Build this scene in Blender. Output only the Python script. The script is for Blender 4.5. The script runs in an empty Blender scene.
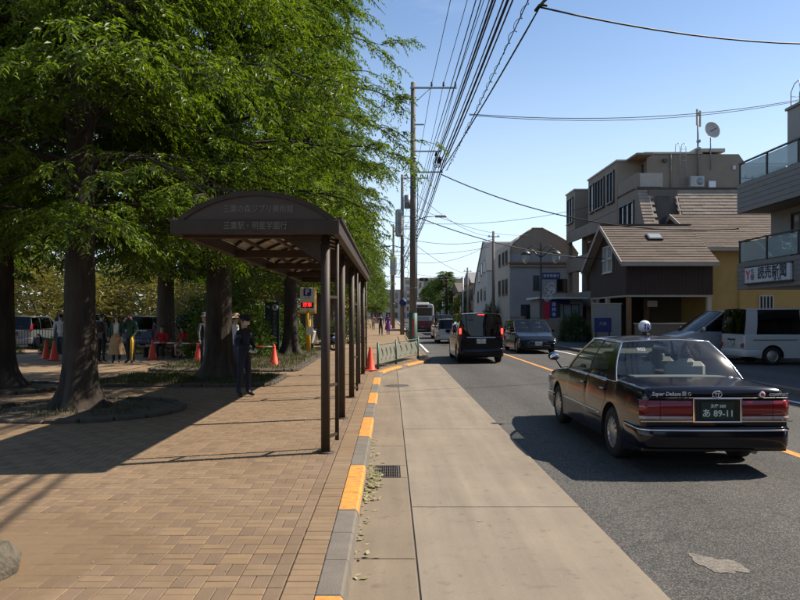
import bpy, bmesh, math, random
import numpy as np
from mathutils import Vector, Matrix, noise as mnoise

R = math.radians
random.seed(7)
rng = np.random.default_rng(7)
SC = bpy.context.scene
COL = SC.collection

# ------------------------------------------------------------------ camera
CAMH, FPX, VX, VY = 1.78, 690.0, 391.0, 315.0     # eye height, focal length and vanishing point (800 x 600 frame)
cam_data = bpy.data.cameras.new('camera')
cam_data.sensor_width = 36.0
cam_data.lens = FPX / 800.0 * 36.0
cam_data.shift_x = (400 - VX) / 800.0
cam_data.shift_y = (VY - 300) / 800.0
cam_data.clip_start = 0.05
cam_data.clip_end = 3000
cam = bpy.data.objects.new('camera', cam_data)
COL.objects.link(cam)
cam.location = (0, 0, CAMH)
cam.rotation_euler = (R(90), 0, 0)
SC.camera = cam

def at(px, py, Y):
    """photo pixel + known distance along the street -> point"""
    return Vector(((px - VX) / FPX * Y, Y, CAMH - (py - VY) / FPX * Y))

# ------------------------------------------------------------------ sky, sun, exposure
SUN_EL = R(46.0)
SUN_AZ = math.atan2(0.958, 0.287)                  # from +Y towards +X
world = bpy.data.worlds.new('World')
SC.world = world
world.use_nodes = True
wn, wl = world.node_tree.nodes, world.node_tree.links
wn.clear()
wo = wn.new('ShaderNodeOutputWorld')
bg = wn.new('ShaderNodeBackground')
sky = wn.new('ShaderNodeTexSky')
sky.sky_type = 'NISHITA'
sky.sun_disc = False
sky.sun_elevation = SUN_EL
sky.sun_rotation = SUN_AZ
sky.altitude = 50
sky.air_density = 1.0
sky.dust_density = 0.3
sky.ozone_density = 2.6
bg.inputs['Strength'].default_value = 0.104
# pale summer haze low in the sky, the same all round, and faint high cloud
tc = wn.new('ShaderNodeTexCoord'); sp_ = wn.new('ShaderNodeSeparateXYZ'); wl.new(tc.outputs['Generated'], sp_.inputs[0])
hz = wn.new('ShaderNodeMapRange'); hz.interpolation_type = 'SMOOTHSTEP'
hz.inputs['From Min'].default_value = -0.02; hz.inputs['From Max'].default_value = 0.42
hz.inputs['To Min'].default_value = 0.72; hz.inputs['To Max'].default_value = 0.0
wl.new(sp_.outputs['Z'], hz.inputs['Value'])
mpc = wn.new('ShaderNodeMapping'); mpc.inputs['Scale'].default_value = (1.2, 1.2, 5.0); mpc.inputs['Rotation'].default_value = (0.2, 0.15, 0.5)
wl.new(tc.outputs['Generated'], mpc.inputs['Vector'])
cn = wn.new('ShaderNodeTexNoise'); cn.inputs['Scale'].default_value = 2.6; cn.inputs['Detail'].default_value = 7; cn.inputs['Roughness'].default_value = 0.6
wl.new(mpc.outputs[0], cn.inputs['Vector'])
cr_ = wn.new('ShaderNodeMapRange'); cr_.inputs['From Min'].default_value = 0.48; cr_.inputs['From Max'].default_value = 0.80
cr_.inputs['To Min'].default_value = 0.0; cr_.inputs['To Max'].default_value = 0.30
wl.new(cn.outputs['Fac'], cr_.inputs['Value'])
mxh = wn.new('ShaderNodeMath'); mxh.operation = 'MAXIMUM'; wl.new(hz.outputs[0], mxh.inputs[0]); wl.new(cr_.outputs[0], mxh.inputs[1])
skm = wn.new('ShaderNodeMix'); skm.data_type = 'RGBA'; skm.inputs['B'].default_value = (5.6, 6.7, 8.0, 1.0)
wl.new(mxh.outputs[0], skm.inputs['Factor']); wl.new(sky.outputs[0], skm.inputs['A'])
wl.new(skm.outputs['Result'], bg.inputs['Color'])
wl.new(bg.outputs[0], wo.inputs['Surface'])

sun_data = bpy.data.lights.new('sun', 'SUN')
sun_data.energy = 5.0
sun_data.angle = R(0.53)
sun_data.color = (1.0, 0.90, 0.76)
sun = bpy.data.objects.new('sun', sun_data)
COL.objects.link(sun)
sdir = Vector((math.sin(SUN_AZ) * math.cos(SUN_EL), math.cos(SUN_AZ) * math.cos(SUN_EL), math.sin(SUN_EL)))
sun.rotation_euler = sdir.to_track_quat('Z', 'Y').to_euler()
sun.location = sdir * 60

SC.view_settings.view_transform = 'Standard'
SC.view_settings.look = 'None'
SC.view_settings.exposure = 0.68
SC.view_settings.gamma = 1.0
SC.view_settings.use_curve_mapping = False
SC.render.engine = 'CYCLES'
SC.cycles.use_denoising = True
SC.cycles.max_bounces = 6
SC.cycles.diffuse_bounces = 3
SC.cycles.glossy_bounces = 3
SC.cycles.transmission_bounces = 4
SC.cycles.transparent_max_bounces = 12
SC.cycles.caustics_reflective = False
SC.cycles.caustics_refractive = False
SC.cycles.sample_clamp_indirect = 6.0

# ------------------------------------------------------------------ materials
M = {}
def newmat(name):
    m = bpy.data.materials.new(name)
    m.use_nodes = True
    nt = m.node_tree
    return m, nt, nt.nodes['Principled BSDF']

def c4(c):
    return (c[0], c[1], c[2], 1.0)

def mat(name, color, rough=0.6, metal=0.0, vary=0.12, vscale=3.0, bump=0.0, bscale=40.0, coat=0.0, spec=0.5,
        emit=0.0, alt=None, altscale=1.5, island=0.0, detail=5.0, stretch=None):
    """principled material: base colour with noise variation, optional second tone, bump and per-piece variation"""
    m, nt, b = newmat(name)
    N, L = nt.nodes, nt.links
    b.inputs['Roughness'].default_value = rough
    b.inputs['Metallic'].default_value = metal
    b.inputs['Specular IOR Level'].default_value = spec
    b.inputs['Coat Weight'].default_value = coat
    b.inputs['Coat Roughness'].default_value = 0.03
    geo = N.new('ShaderNodeNewGeometry')
    pos = geo.outputs['Position']
    if stretch:
        mp = N.new('ShaderNodeMapping'); mp.inputs['Scale'].default_value = stretch
        L.new(pos, mp.inputs['Vector']); pos = mp.outputs[0]
    tex = N.new('ShaderNodeTexNoise'); tex.inputs['Scale'].default_value = vscale; tex.inputs['Detail'].default_value = detail
    tex.inputs['Roughness'].default_value = 0.65
    L.new(pos, tex.inputs['Vector'])
    rmp = N.new('ShaderNodeMapRange')
    rmp.inputs['From Min'].default_value = 0.28; rmp.inputs['From Max'].default_value = 0.72
    rmp.inputs['To Min'].default_value = 1 - vary; rmp.inputs['To Max'].default_value = 1 + vary
    L.new(tex.outputs['Fac'], rmp.inputs['Value'])
    val = rmp.outputs[0]
    if island:
        oi = N.new('ShaderNodeObjectInfo')
        ad = N.new('ShaderNodeMath'); ad.operation = 'ADD'
        L.new(oi.outputs['Random'], ad.inputs[0]); L.new(geo.outputs['Random Per Island'], ad.inputs[1])
        fr = N.new('ShaderNodeMath'); fr.operation = 'FRACT'; L.new(ad.outputs[0], fr.inputs[0])
        mr = N.new('ShaderNodeMapRange'); mr.inputs['To Min'].default_value = 1 - island; mr.inputs['To Max'].default_value = 1 + island
        L.new(fr.outputs[0], mr.inputs['Value'])
        mu = N.new('ShaderNodeMath'); mu.operation = 'MULTIPLY'; L.new(val, mu.inputs[0]); L.new(mr.outputs[0], mu.inputs[1])
        val = mu.outputs[0]
    base = N.new('ShaderNodeMix'); base.data_type = 'RGBA'
    base.inputs['A'].default_value = c4(color); base.inputs['B'].default_value = c4(alt or color)
    base.inputs['Factor'].default_value = 0.0
    if alt:
        t2 = N.new('ShaderNodeTexNoise'); t2.inputs['Scale'].default_value = altscale; t2.inputs['Detail'].default_value = 6
        L.new(pos, t2.inputs['Vector'])
        r2 = N.new('ShaderNodeMapRange'); r2.inputs['From Min'].default_value = 0.42; r2.inputs['From Max'].default_value = 0.62
        L.new(t2.outputs['Fac'], r2.inputs['Value']); L.new(r2.outputs[0], base.inputs['Factor'])
    sc = N.new('ShaderNodeVectorMath'); sc.operation = 'SCALE'
    L.new(base.outputs['Result'], sc.inputs[0]); L.new(val, sc.inputs['Scale'])
    L.new(sc.outputs[0], b.inputs['Base Color'])
    if bump:
        bt = N.new('ShaderNodeTexNoise'); bt.inputs['Scale'].default_value = bscale; bt.inputs['Detail'].default_value = 4
        L.new(pos, bt.inputs['Vector'])
        bn = N.new('ShaderNodeBump'); bn.inputs['Strength'].default_value = bump; bn.inputs['Distance'].default_value = 0.02
        L.new(bt.outputs['Fac'], bn.inputs['Height']); L.new(bn.outputs[0], b.inputs['Normal'])
    if emit:
        b.inputs['Emission Color'].default_value = c4(color); b.inputs['Emission Strength'].default_value = emit
    M[name] = m
    return m

def glassmat(name, tint=(0.5, 0.55, 0.55), rough=0.01, ior=1.5, body=None):
    m = bpy.data.materials.new(name); m.use_nodes = True
    N, L = m.node_tree.nodes, m.node_tree.links
    N.clear()
    out = N.new('ShaderNodeOutputMaterial')
    tr = N.new('ShaderNodeBsdfTransparent'); tr.inputs['Color'].default_value = c4(tint)
    gl = N.new('ShaderNodeBsdfGlossy'); gl.inputs['Roughness'].default_value = rough
    # Schlick reflectance that does not depend on which side of the pane is seen
    geo = N.new('ShaderNodeNewGeometry'); dt = N.new('ShaderNodeVectorMath'); dt.operation = 'DOT_PRODUCT'
    L.new(geo.outputs['Normal'], dt.inputs[0]); L.new(geo.outputs['Incoming'], dt.inputs[1])
    def mth(op, a, b_=None):
        q = N.new('ShaderNodeMath'); q.operation = op
        for k, v in enumerate((a, b_)):
            if v is None: continue
            if isinstance(v, (int, float)): q.inputs[k].default_value = v
            else: L.new(v, q.inputs[k])
        return q.outputs[0]
    f0 = ((ior - 1) / (ior + 1)) ** 2 * 1.8
    fr_out = mth('ADD', mth('MULTIPLY', mth('POWER', mth('SUBTRACT', 1.0, mth('ABSOLUTE', dt.outputs['Value'])), 5.0), 1 - f0), f0)
    mx = N.new('ShaderNodeMixShader')
    first = tr.outputs[0]
    if body:
        df = N.new('ShaderNodeBsdfDiffuse'); df.inputs['Color'].default_value = c4(body[0])
        m2 = N.new('ShaderNodeMixShader'); m2.inputs[0].default_value = body[1]
        L.new(tr.outputs[0], m2.inputs[1]); L.new(df.outputs[0], m2.inputs[2]); first = m2.outputs[0]
    L.new(fr_out, mx.inputs[0]); L.new(first, mx.inputs[1]); L.new(gl.outputs[0], mx.inputs[2])
    L.new(mx.outputs[0], out.inputs['Surface'])
    M[name] = m
    return m

def leafmat(name, c1, c2, rough=0.45, trans=0.35):
    m = bpy.data.materials.new(name); m.use_nodes = True
    N, L = m.node_tree.nodes, m.node_tree.links
    b = N['Principled BSDF']; out = N['Material Output']
    geo = N.new('ShaderNodeNewGeometry')
    tex = N.new('ShaderNodeTexNoise'); tex.inputs['Scale'].default_value = 0.7; tex.inputs['Detail'].default_value = 3
    L.new(geo.outputs['Position'], tex.inputs['Vector'])
    ad = N.new('ShaderNodeMath'); ad.operation = 'ADD'
    L.new(tex.outputs['Fac'], ad.inputs[0]); L.new(geo.outputs['Random Per Island'], ad.inputs[1])
    mr = N.new('ShaderNodeMapRange'); mr.inputs['From Min'].default_value = 0.35; mr.inputs['From Max'].default_value = 1.6
    L.new(ad.outputs[0], mr.inputs['Value'])
    mx = N.new('ShaderNodeMix'); mx.data_type = 'RGBA'
    mx.inputs['A'].default_value = c4(c1); mx.inputs['B'].default_value = c4(c2)
    L.new(mr.outputs[0], mx.inputs['Factor'])
    L.new(mx.outputs['Result'], b.inputs['Base Color'])
    b.inputs['Roughness'].default_value = rough
    b.inputs['Specular IOR Level'].default_value = 0.35
    tl = N.new('ShaderNodeBsdfTranslucent')
    br = N.new('ShaderNodeVectorMath'); br.operation = 'MULTIPLY'; br.inputs[1].default_value = (1.5, 1.5, 0.45)
    L.new(mx.outputs['Result'], br.inputs[0]); L.new(br.outputs[0], tl.inputs['Color'])
    ms = N.new('ShaderNodeMixShader'); ms.inputs[0].default_value = trans
    L.new(b.outputs[0], ms.inputs[1]); L.new(tl.outputs[0], ms.inputs[2]); L.new(ms.outputs[0], out.inputs['Surface'])
    M[name] = m
    return m

def asphalt(name, base, speck):
    m, nt, b = newmat(name)
    N, L = nt.nodes, nt.links
    geo = N.new('ShaderNodeNewGeometry')
    vo = N.new('ShaderNodeTexVoronoi'); vo.inputs['Scale'].default_value = 95
    L.new(geo.outputs['Position'], vo.inputs['Vector'])
    bw = N.new('ShaderNodeSeparateColor'); L.new(vo.outputs['Color'], bw.inputs[0])
    pw = N.new('ShaderNodeMath'); pw.operation = 'POWER'; pw.inputs[1].default_value = 2.2; L.new(bw.outputs[0], pw.inputs[0])
    big = N.new('ShaderNodeTexNoise'); big.inputs['Scale'].default_value = 0.55; big.inputs['Detail'].default_value = 6
    mp = N.new('ShaderNodeMapping'); mp.inputs['Scale'].default_value = (1.8, 0.25, 1)
    L.new(geo.outputs['Position'], mp.inputs['Vector']); L.new(mp.outputs[0], big.inputs['Vector'])
    mr = N.new('ShaderNodeMapRange'); mr.inputs['From Min'].default_value = 0.3; mr.inputs['From Max'].default_value = 0.7
    mr.inputs['To Min'].default_value = 0.8; mr.inputs['To Max'].default_value = 1.22
    L.new(big.outputs['Fac'], mr.inputs['Value'])
    mx = N.new('ShaderNodeMix'); mx.data_type = 'RGBA'
    mx.inputs['A'].default_value = c4(base); mx.inputs['B'].default_value = c4(speck)
    L.new(pw.outputs[0], mx.inputs['Factor'])
    sc = N.new('ShaderNodeVectorMath'); sc.operation = 'SCALE'
    L.new(mx.outputs['Result'], sc.inputs[0]); L.new(mr.outputs[0], sc.inputs['Scale'])
    sx = N.new('ShaderNodeSeparateXYZ'); L.new(geo.outputs['Position'], sx.inputs[0])
    def mth(op, a, b_=None, c_=None):
        q = N.new('ShaderNodeMath'); q.operation = op
        for k, v_ in enumerate((a, b_, c_)):
            if v_ is None: continue
            if isinstance(v_, (int, float)): q.inputs[k].default_value = v_
            else: L.new(v_, q.inputs[k])
        return q.outputs[0]
    wob = N.new('ShaderNodeTexNoise'); wob.inputs['Scale'].default_value = 1.4; wob.inputs['Detail'].default_value = 5; L.new(geo.outputs['Position'], wob.inputs['Vector'])
    track = mth('SINE', mth('ADD', mth('MULTIPLY', sx.outputs['X'], 3.5), mth('MULTIPLY', wob.outputs['Fac'], 2.2)))
    wear = mth('ADD', mth('MULTIPLY', track, .07), 1.0)
    vc = N.new('ShaderNodeTexVoronoi'); vc.feature = 'DISTANCE_TO_EDGE'; vc.inputs['Scale'].default_value = .42
    dis = N.new('ShaderNodeVectorMath'); dis.operation = 'MULTIPLY_ADD'; dis.inputs[1].default_value = (.55, .55, 0); L.new(wob.outputs['Color'], dis.inputs[0]); L.new(geo.outputs['Position'], dis.inputs[2]); L.new(dis.outputs[0], vc.inputs['Vector'])
    crk = N.new('ShaderNodeMapRange'); crk.inputs['From Min'].default_value = .0015; crk.inputs['From Max'].default_value = .006; crk.inputs['To Min'].default_value = .78; crk.inputs['To Max'].default_value = 1.0; L.new(vc.outputs['Distance'], crk.inputs['Value'])
    sp = N.new('ShaderNodeTexNoise'); sp.inputs['Scale'].default_value = 4.5; sp.inputs['Detail'].default_value = 5; L.new(geo.outputs['Position'], sp.inputs['Vector'])
    spr = N.new('ShaderNodeMapRange'); spr.inputs['From Min'].default_value = .60; spr.inputs['From Max'].default_value = .72; spr.inputs['To Min'].default_value = 1.0; spr.inputs['To Max'].default_value = .72; L.new(sp.outputs['Fac'], spr.inputs['Value'])
    sc2 = N.new('ShaderNodeVectorMath'); sc2.operation = 'SCALE'; L.new(sc.outputs[0], sc2.inputs[0]); L.new(mth('MULTIPLY', mth('MULTIPLY', wear, crk.outputs[0]), spr.outputs[0]), sc2.inputs['Scale'])
    L.new(sc2.outputs[0], b.inputs['Base Color'])
    b.inputs['Roughness'].default_value = 0.85
    b.inputs['Specular IOR Level'].default_value = 0.3
    bn = N.new('ShaderNodeBump'); bn.inputs['Strength'].default_value = 0.55; bn.inputs['Distance'].default_value = 0.008
    L.new(vo.outputs['Distance'], bn.inputs['Height']); L.new(bn.outputs[0], b.inputs['Normal'])
    M[name] = m
    return m

asphalt('asphalt', (0.040, 0.039, 0.037), (0.150, 0.140, 0.126))
asphalt('lot_asphalt', (0.045, 0.045, 0.046), (0.13, 0.13, 0.125))
def concrete_mat(name, base):
    m, nt, b = newmat(name); N, L = nt.nodes, nt.links
    geo = N.new('ShaderNodeNewGeometry')
    def noise(scale, stretch, lo, hi, a, c, detail=6, rough=.6):
        mp = N.new('ShaderNodeMapping'); mp.inputs['Scale'].default_value = stretch; L.new(geo.outputs['Position'], mp.inputs['Vector'])
        t = N.new('ShaderNodeTexNoise'); t.inputs['Scale'].default_value = scale; t.inputs['Detail'].default_value = detail; t.inputs['Roughness'].default_value = rough
        L.new(mp.outputs[0], t.inputs['Vector'])
        r_ = N.new('ShaderNodeMapRange'); r_.inputs['From Min'].default_value = lo; r_.inputs['From Max'].default_value = hi; r_.inputs['To Min'].default_value = a; r_.inputs['To Max'].default_value = c
        L.new(t.outputs['Fac'], r_.inputs['Value']); return r_.outputs[0], t.outputs['Fac']
    layers = [noise(.8, (1, 1, 1), .3, .7, .86, 1.12)[0], noise(2.2, (1.6, .10, 1), .35, .7, 1.08, .82)[0], noise(7, (1, 1, 1), .58, .72, 1.0, .74, 8)[0], noise(120, (1, 1, 1), .3, .7, .90, 1.10, 3)[0], noise(28, (1, 1, 1), .68, .74, 1.0, .72, 4)[0]]
    v = layers[0]
    for l in layers[1:]:
        mu = N.new('ShaderNodeMath'); mu.operation = 'MULTIPLY'; L.new(v, mu.inputs[0]); L.new(l, mu.inputs[1]); v = mu.outputs[0]
    sc = N.new('ShaderNodeVectorMath'); sc.operation = 'SCALE'; sc.inputs[0].default_value = base; L.new(v, sc.inputs['Scale'])
    L.new(sc.outputs[0], b.inputs['Base Color']); b.inputs['Roughness'].default_value = .88
    bn = N.new('ShaderNodeBump'); bn.inputs['Strength'].default_value = .3; bn.inputs['Distance'].default_value = .01
    L.new(layers[3], bn.inputs['Height']); L.new(bn.outputs[0], b.inputs['Normal'])
    M[name] = m
concrete_mat('concrete', (0.222, 0.182, 0.134))
concrete_mat('gutter_concrete', (0.200, 0.156, 0.108))
mat('kerb_concrete', (0.150, 0.130, 0.105), 0.9, vary=0.18, vscale=5, bump=0.3, bscale=70, island=0.08)
mat('joint', (0.12, 0.10, 0.08), 0.95, vary=0.2)
mat('orange_paint', (0.68, 0.27, 0.035), 0.75, vary=0.16, vscale=16, bump=0.2, bscale=80, alt=(0.42, 0.20, 0.06), altscale=13)
mat('white_paint', (0.72, 0.72, 0.68), 0.7, vary=0.12, vscale=12)
mat('brick_tan', (0.200, 0.131, 0.071), 0.85, vary=0.10, vscale=6, alt=(0.216, 0.147, 0.086), altscale=0.9, bump=0.2, bscale=120, island=0.10)
mat('brick_brown', (0.168, 0.111, 0.066), 0.85, vary=0.12, vscale=6, alt=(0.186, 0.126, 0.077), altscale=0.9, bump=0.2, bscale=120, island=0.12)
mat('sand', (0.25, 0.168, 0.095), 0.95, vary=0.16, vscale=2.0, bump=0.3, bscale=50, alt=(0.19, 0.13, 0.076), altscale=0.6)
mat('joint_sand', (0.17, 0.115, 0.065), 0.95, vary=0.2, vscale=3)
mat('soil', (0.065, 0.047, 0.030), 0.95, vary=0.3, vscale=9, bump=0.6, bscale=30, alt=(0.10, 0.077, 0.048), altscale=4)
mat('edging', (0.070, 0.058, 0.045), 0.95, vary=0.25, vscale=10, bump=0.6, bscale=30, island=0.15)
mat('boulder', (0.105, 0.09, 0.066), 0.95, vary=0.3, vscale=14, bump=0.8, bscale=40, alt=(0.07, 0.062, 0.046), altscale=10)
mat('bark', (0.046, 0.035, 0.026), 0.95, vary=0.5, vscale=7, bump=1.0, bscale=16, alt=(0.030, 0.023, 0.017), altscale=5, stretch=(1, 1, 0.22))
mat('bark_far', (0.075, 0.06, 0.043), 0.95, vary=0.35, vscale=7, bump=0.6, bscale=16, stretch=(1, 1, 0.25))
leafmat('leaf', (0.034, 0.078, 0.010), (0.165, 0.235, 0.022), trans=0.42)
leafmat('leaf_far', (0.040, 0.078, 0.012), (0.110, 0.165, 0.022), trans=0.4)
leafmat('leaf_dark', (0.03, 0.055, 0.014), (0.075, 0.115, 0.025))
leafmat('leaf_dry', (0.15, 0.14, 0.05), (0.26, 0.23, 0.085), trans=0.3)
leafmat('grass', (0.03, 0.045, 0.011), (0.075, 0.078, 0.022))
leafmat('litter', (0.22, 0.19, 0.08), (0.40, 0.38, 0.22), trans=0.1)
mat('brown_metal', (0.045, 0.031, 0.022), 0.58, vary=0.25, vscale=6, spec=0.35, bump=0.1, bscale=60)
mat('brown_panel', (0.060, 0.041, 0.029), 0.5, vary=0.10, vscale=4)
mat('shelter_letter', (0.19, 0.165, 0.135), 0.5, vary=0.05)
mat('dark_iron', (0.018, 0.018, 0.018), 0.5, vary=0.2)
mat('steel_grey', (0.22, 0.23, 0.24), 0.45, metal=0.6, vary=0.15)
mat('grate', (0.10, 0.085, 0.07), 0.65, metal=0.4, vary=0.25, vscale=15)
mat('pole_concrete', (0.16, 0.145, 0.125), 0.9, vary=0.18, vscale=2.5, bump=0.2, stretch=(1, 1, 0.3))
mat('rail_green', (0.055, 0.12, 0.085), 0.5, vary=0.2, vscale=12)
mat('wrap_green', (0.03, 0.11, 0.08), 0.55, vary=0.1)
mat('rail_panel', (0.20, 0.20, 0.165), 0.6, vary=0.12, vscale=9)
mat('cable', (0.012, 0.012, 0.013), 0.6, vary=0.05)
mat('insulator', (0.10, 0.09, 0.08), 0.3)
mat('galvanised', (0.30, 0.31, 0.31), 0.5, metal=0.5, vary=0.15)
mat('box_beige', (0.42, 0.42, 0.38), 0.6, vary=0.08)
mat('cone_red', (0.72, 0.06, 0.02), 0.5, vary=0.12, vscale=8)
mat('white_plastic', (0.75, 0.75, 0.74), 0.4, vary=0.05)
mat('red_plastic', (0.62, 0.03, 0.03), 0.45, vary=0.08)
mat('yellow_metal', (0.75, 0.42, 0.02), 0.45, vary=0.08)
mat('sign_cream', (0.78, 0.75, 0.64), 0.5, vary=0.05)
mat('sign_blue', (0.012, 0.025, 0.12), 0.4, vary=0.05)
mat('parking_blue', (0.015, 0.045, 0.30), 0.4, vary=0.03)
mat('sign_dark', (0.010, 0.035, 0.040), 0.4, vary=0.08)
mat('led_red', (0.85, 0.03, 0.02), 0.4, emit=1.2, vary=0.0)
mat('led_back', (0.03, 0.005, 0.005), 0.4)
# cars
mat('paint_black', (0.003, 0.003, 0.008), 0.14, vary=0.0, coat=0.2, spec=0.35)
mat('paint_navy', (0.004, 0.005, 0.009), 0.16, vary=0.0, coat=0.1, spec=0.25)
mat('paint_white', (0.44, 0.45, 0.45), 0.30, vary=0.03, coat=0.6)
mat('paint_pearl', (0.60, 0.60, 0.58), 0.30, vary=0.03, coat=0.6)
mat('paint_silver', (0.40, 0.415, 0.43), 0.32, metal=0.5, vary=0.03, coat=0.7)
mat('paint_blue', (0.03, 0.05, 0.12), 0.3, vary=0.0, coat=0.7)
mat('paint_red', (0.16, 0.012, 0.015), 0.35, vary=0.03, coat=0.6)
mat('paint_grey', (0.12, 0.13, 0.14), 0.32, metal=0.3, vary=0.03, coat=0.7)
mat('tyre', (0.012, 0.012, 0.012), 0.85, vary=0.15, vscale=20)
mat('rim', (0.42, 0.42, 0.42), 0.35, metal=0.8, vary=0.1)
mat('chrome', (0.75, 0.75, 0.75), 0.10, metal=1.0, vary=0.0)
mat('trim_black', (0.012, 0.012, 0.012), 0.5, vary=0.1)
mat('well', (0.006, 0.006, 0.006), 0.95, vary=0.1)
mat('seat', (0.20, 0.20, 0.19), 0.85, vary=0.1)
mat('seat_cover', (0.45, 0.44, 0.42), 0.85, vary=0.1)
mat('tail_red', (0.20, 0.006, 0.008), 0.12, vary=0.05, coat=0.6)
mat('tail_lit', (1.0, 0.05, 0.03), 0.25, emit=2.2, vary=0.0)
mat('lamp_clear', (0.45, 0.46, 0.48), 0.1, metal=0.2, coat=0.6)
mat('tail_amber', (0.42, 0.30, 0.26), 0.12, coat=0.6)
mat('plate_green', (0.012, 0.035, 0.022), 0.45, vary=0.05)
mat('plate_white', (0.62, 0.62, 0.60), 0.45, vary=0.05)
mat('plate_text', (0.66, 0.70, 0.66), 0.5, vary=0.0)
mat('plate_text_green', (0.02, 0.13, 0.06), 0.5, vary=0.0)
mat('lamp_white', (0.80, 0.80, 0.82), 0.25, vary=0.02, coat=0.4)
mat('logo_blue', (0.015, 0.035, 0.42), 0.3, vary=0.0)
glassmat('car_glass', (0.42, 0.46, 0.45), ior=1.38)
glassmat('rear_glass', (0.74, 0.78, 0.76), rough=0.03)
glassmat('taxi_glass', (0.74, 0.78, 0.76), ior=1.4)
mat('roof_front', (0.36, 0.27, 0.20), 0.9, vary=0.15, vscale=3)
mat('badge_silver', (0.55, 0.55, 0.55), 0.4, vary=0.0)
glassmat('dark_glass', (0.10, 0.11, 0.115), ior=1.36)
glassmat('clear_glass', (0.80, 0.84, 0.83))
glassmat('balcony_glass', (0.50, 0.60, 0.60), body=((0.50, 0.62, 0.62), 0.55))
glassmat('lantern_glass', (0.75, 0.76, 0.75), body=((0.7, 0.72, 0.7), 0.45))
mat('pane', (0.045, 0.05, 0.055), 0.06, vary=0.35, vscale=1.3, spec=0.8, island=0.75)
mat('pane_pale', (0.30, 0.33, 0.34), 0.12, vary=0.1, vscale=0.7, spec=0.6)
# buildings
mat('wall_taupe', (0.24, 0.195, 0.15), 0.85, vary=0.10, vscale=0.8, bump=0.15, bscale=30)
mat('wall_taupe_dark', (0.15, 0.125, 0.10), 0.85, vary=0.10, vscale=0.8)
mat('wall_grey_tile', (0.28, 0.262, 0.235), 0.7, vary=0.10, vscale=3)
mat('band_grey', (0.225, 0.21, 0.19), 0.7, vary=0.10, vscale=3)
mat('wall_yellow', (0.52, 0.36, 0.13), 0.9, vary=0.08, vscale=1.2, bump=0.2, bscale=40)
mat('wall_brown', (0.045, 0.026, 0.022), 0.7, vary=0.15, vscale=1.5)
mat('wall_cream', (0.48, 0.44, 0.37), 0.9, vary=0.08, vscale=0.8)
mat('wall_pale', (0.42, 0.42, 0.41), 0.9, vary=0.08, vscale=0.8)
mat('wall_slate', (0.34, 0.338, 0.335), 0.9, vary=0.08, vscale=0.8)
mat('wall_far', (0.30, 0.29, 0.27), 0.9, vary=0.12, vscale=0.3)
mat('wall_far_brown', (0.27, 0.21, 0.16), 0.9, vary=0.12, vscale=0.3)
mat('roof_tan', (0.30, 0.235, 0.18), 0.9, vary=0.14, vscale=2.2, bump=0.2, bscale=30, island=0.10)
mat('roof_brown', (0.098, 0.073, 0.056), 0.9, vary=0.18, vscale=2.2, bump=0.2, bscale=30, island=0.14)
mat('roof_grey', (0.20, 0.20, 0.20), 0.8, vary=0.12, island=0.1)
mat('fascia_pale', (0.42, 0.37, 0.31), 0.7, vary=0.08)
mat('frame_dark', (0.045, 0.040, 0.036), 0.5, vary=0.1)
mat('frame_white', (0.60, 0.60, 0.58), 0.5, vary=0.05)
mat('timber', (0.23, 0.12, 0.055), 0.8, vary=0.2, vscale=6, stretch=(1, 1, 0.2))
mat('sign_white', (0.62, 0.63, 0.66), 0.5, vary=0.04)
mat('ink', (0.012, 0.014, 0.02), 0.6, vary=0.0)
mat('sign_red', (0.70, 0.03, 0.03), 0.5, vary=0.0)
mat('banner_red', (0.36, 0.02, 0.04), 0.8, vary=0.1)
mat('banner_blue', (0.02, 0.025, 0.15), 0.8, vary=0.1)
mat('lamp_iron', (0.025, 0.045, 0.042), 0.5, vary=0.1)
mat('dish', (0.42, 0.40, 0.38), 0.6, vary=0.1)
# people
mat('skin', (0.50, 0.30, 0.21), 0.55, vary=0.06, vscale=20)
mat('hair', (0.012, 0.010, 0.009), 0.5, vary=0.2, vscale=30)
mat('shoe_black', (0.012, 0.012, 0.012), 0.4)
for nm, cc in dict(navy=(0.012, 0.016, 0.032), navy2=(0.016, 0.02, 0.04), red=(0.52, 0.02, 0.035), teal=(0.02, 0.07, 0.06), green=(0.02, 0.06, 0.035),
                   greyc=(0.09, 0.09, 0.10), whitec=(0.62, 0.60, 0.58), tanc=(0.34, 0.23, 0.13), blackc=(0.015, 0.015, 0.017), purple=(0.16, 0.05, 0.22),
                   denim=(0.04, 0.06, 0.11), pink=(0.45, 0.20, 0.22), yellowc=(0.75, 0.45, 0.03), bluec=(0.05, 0.10, 0.26), beige=(0.55, 0.42, 0.27)).items():
    mat('cloth_' + nm, cc, 0.9, vary=0.22, vscale=9, bump=0.9, bscale=11)

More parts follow.
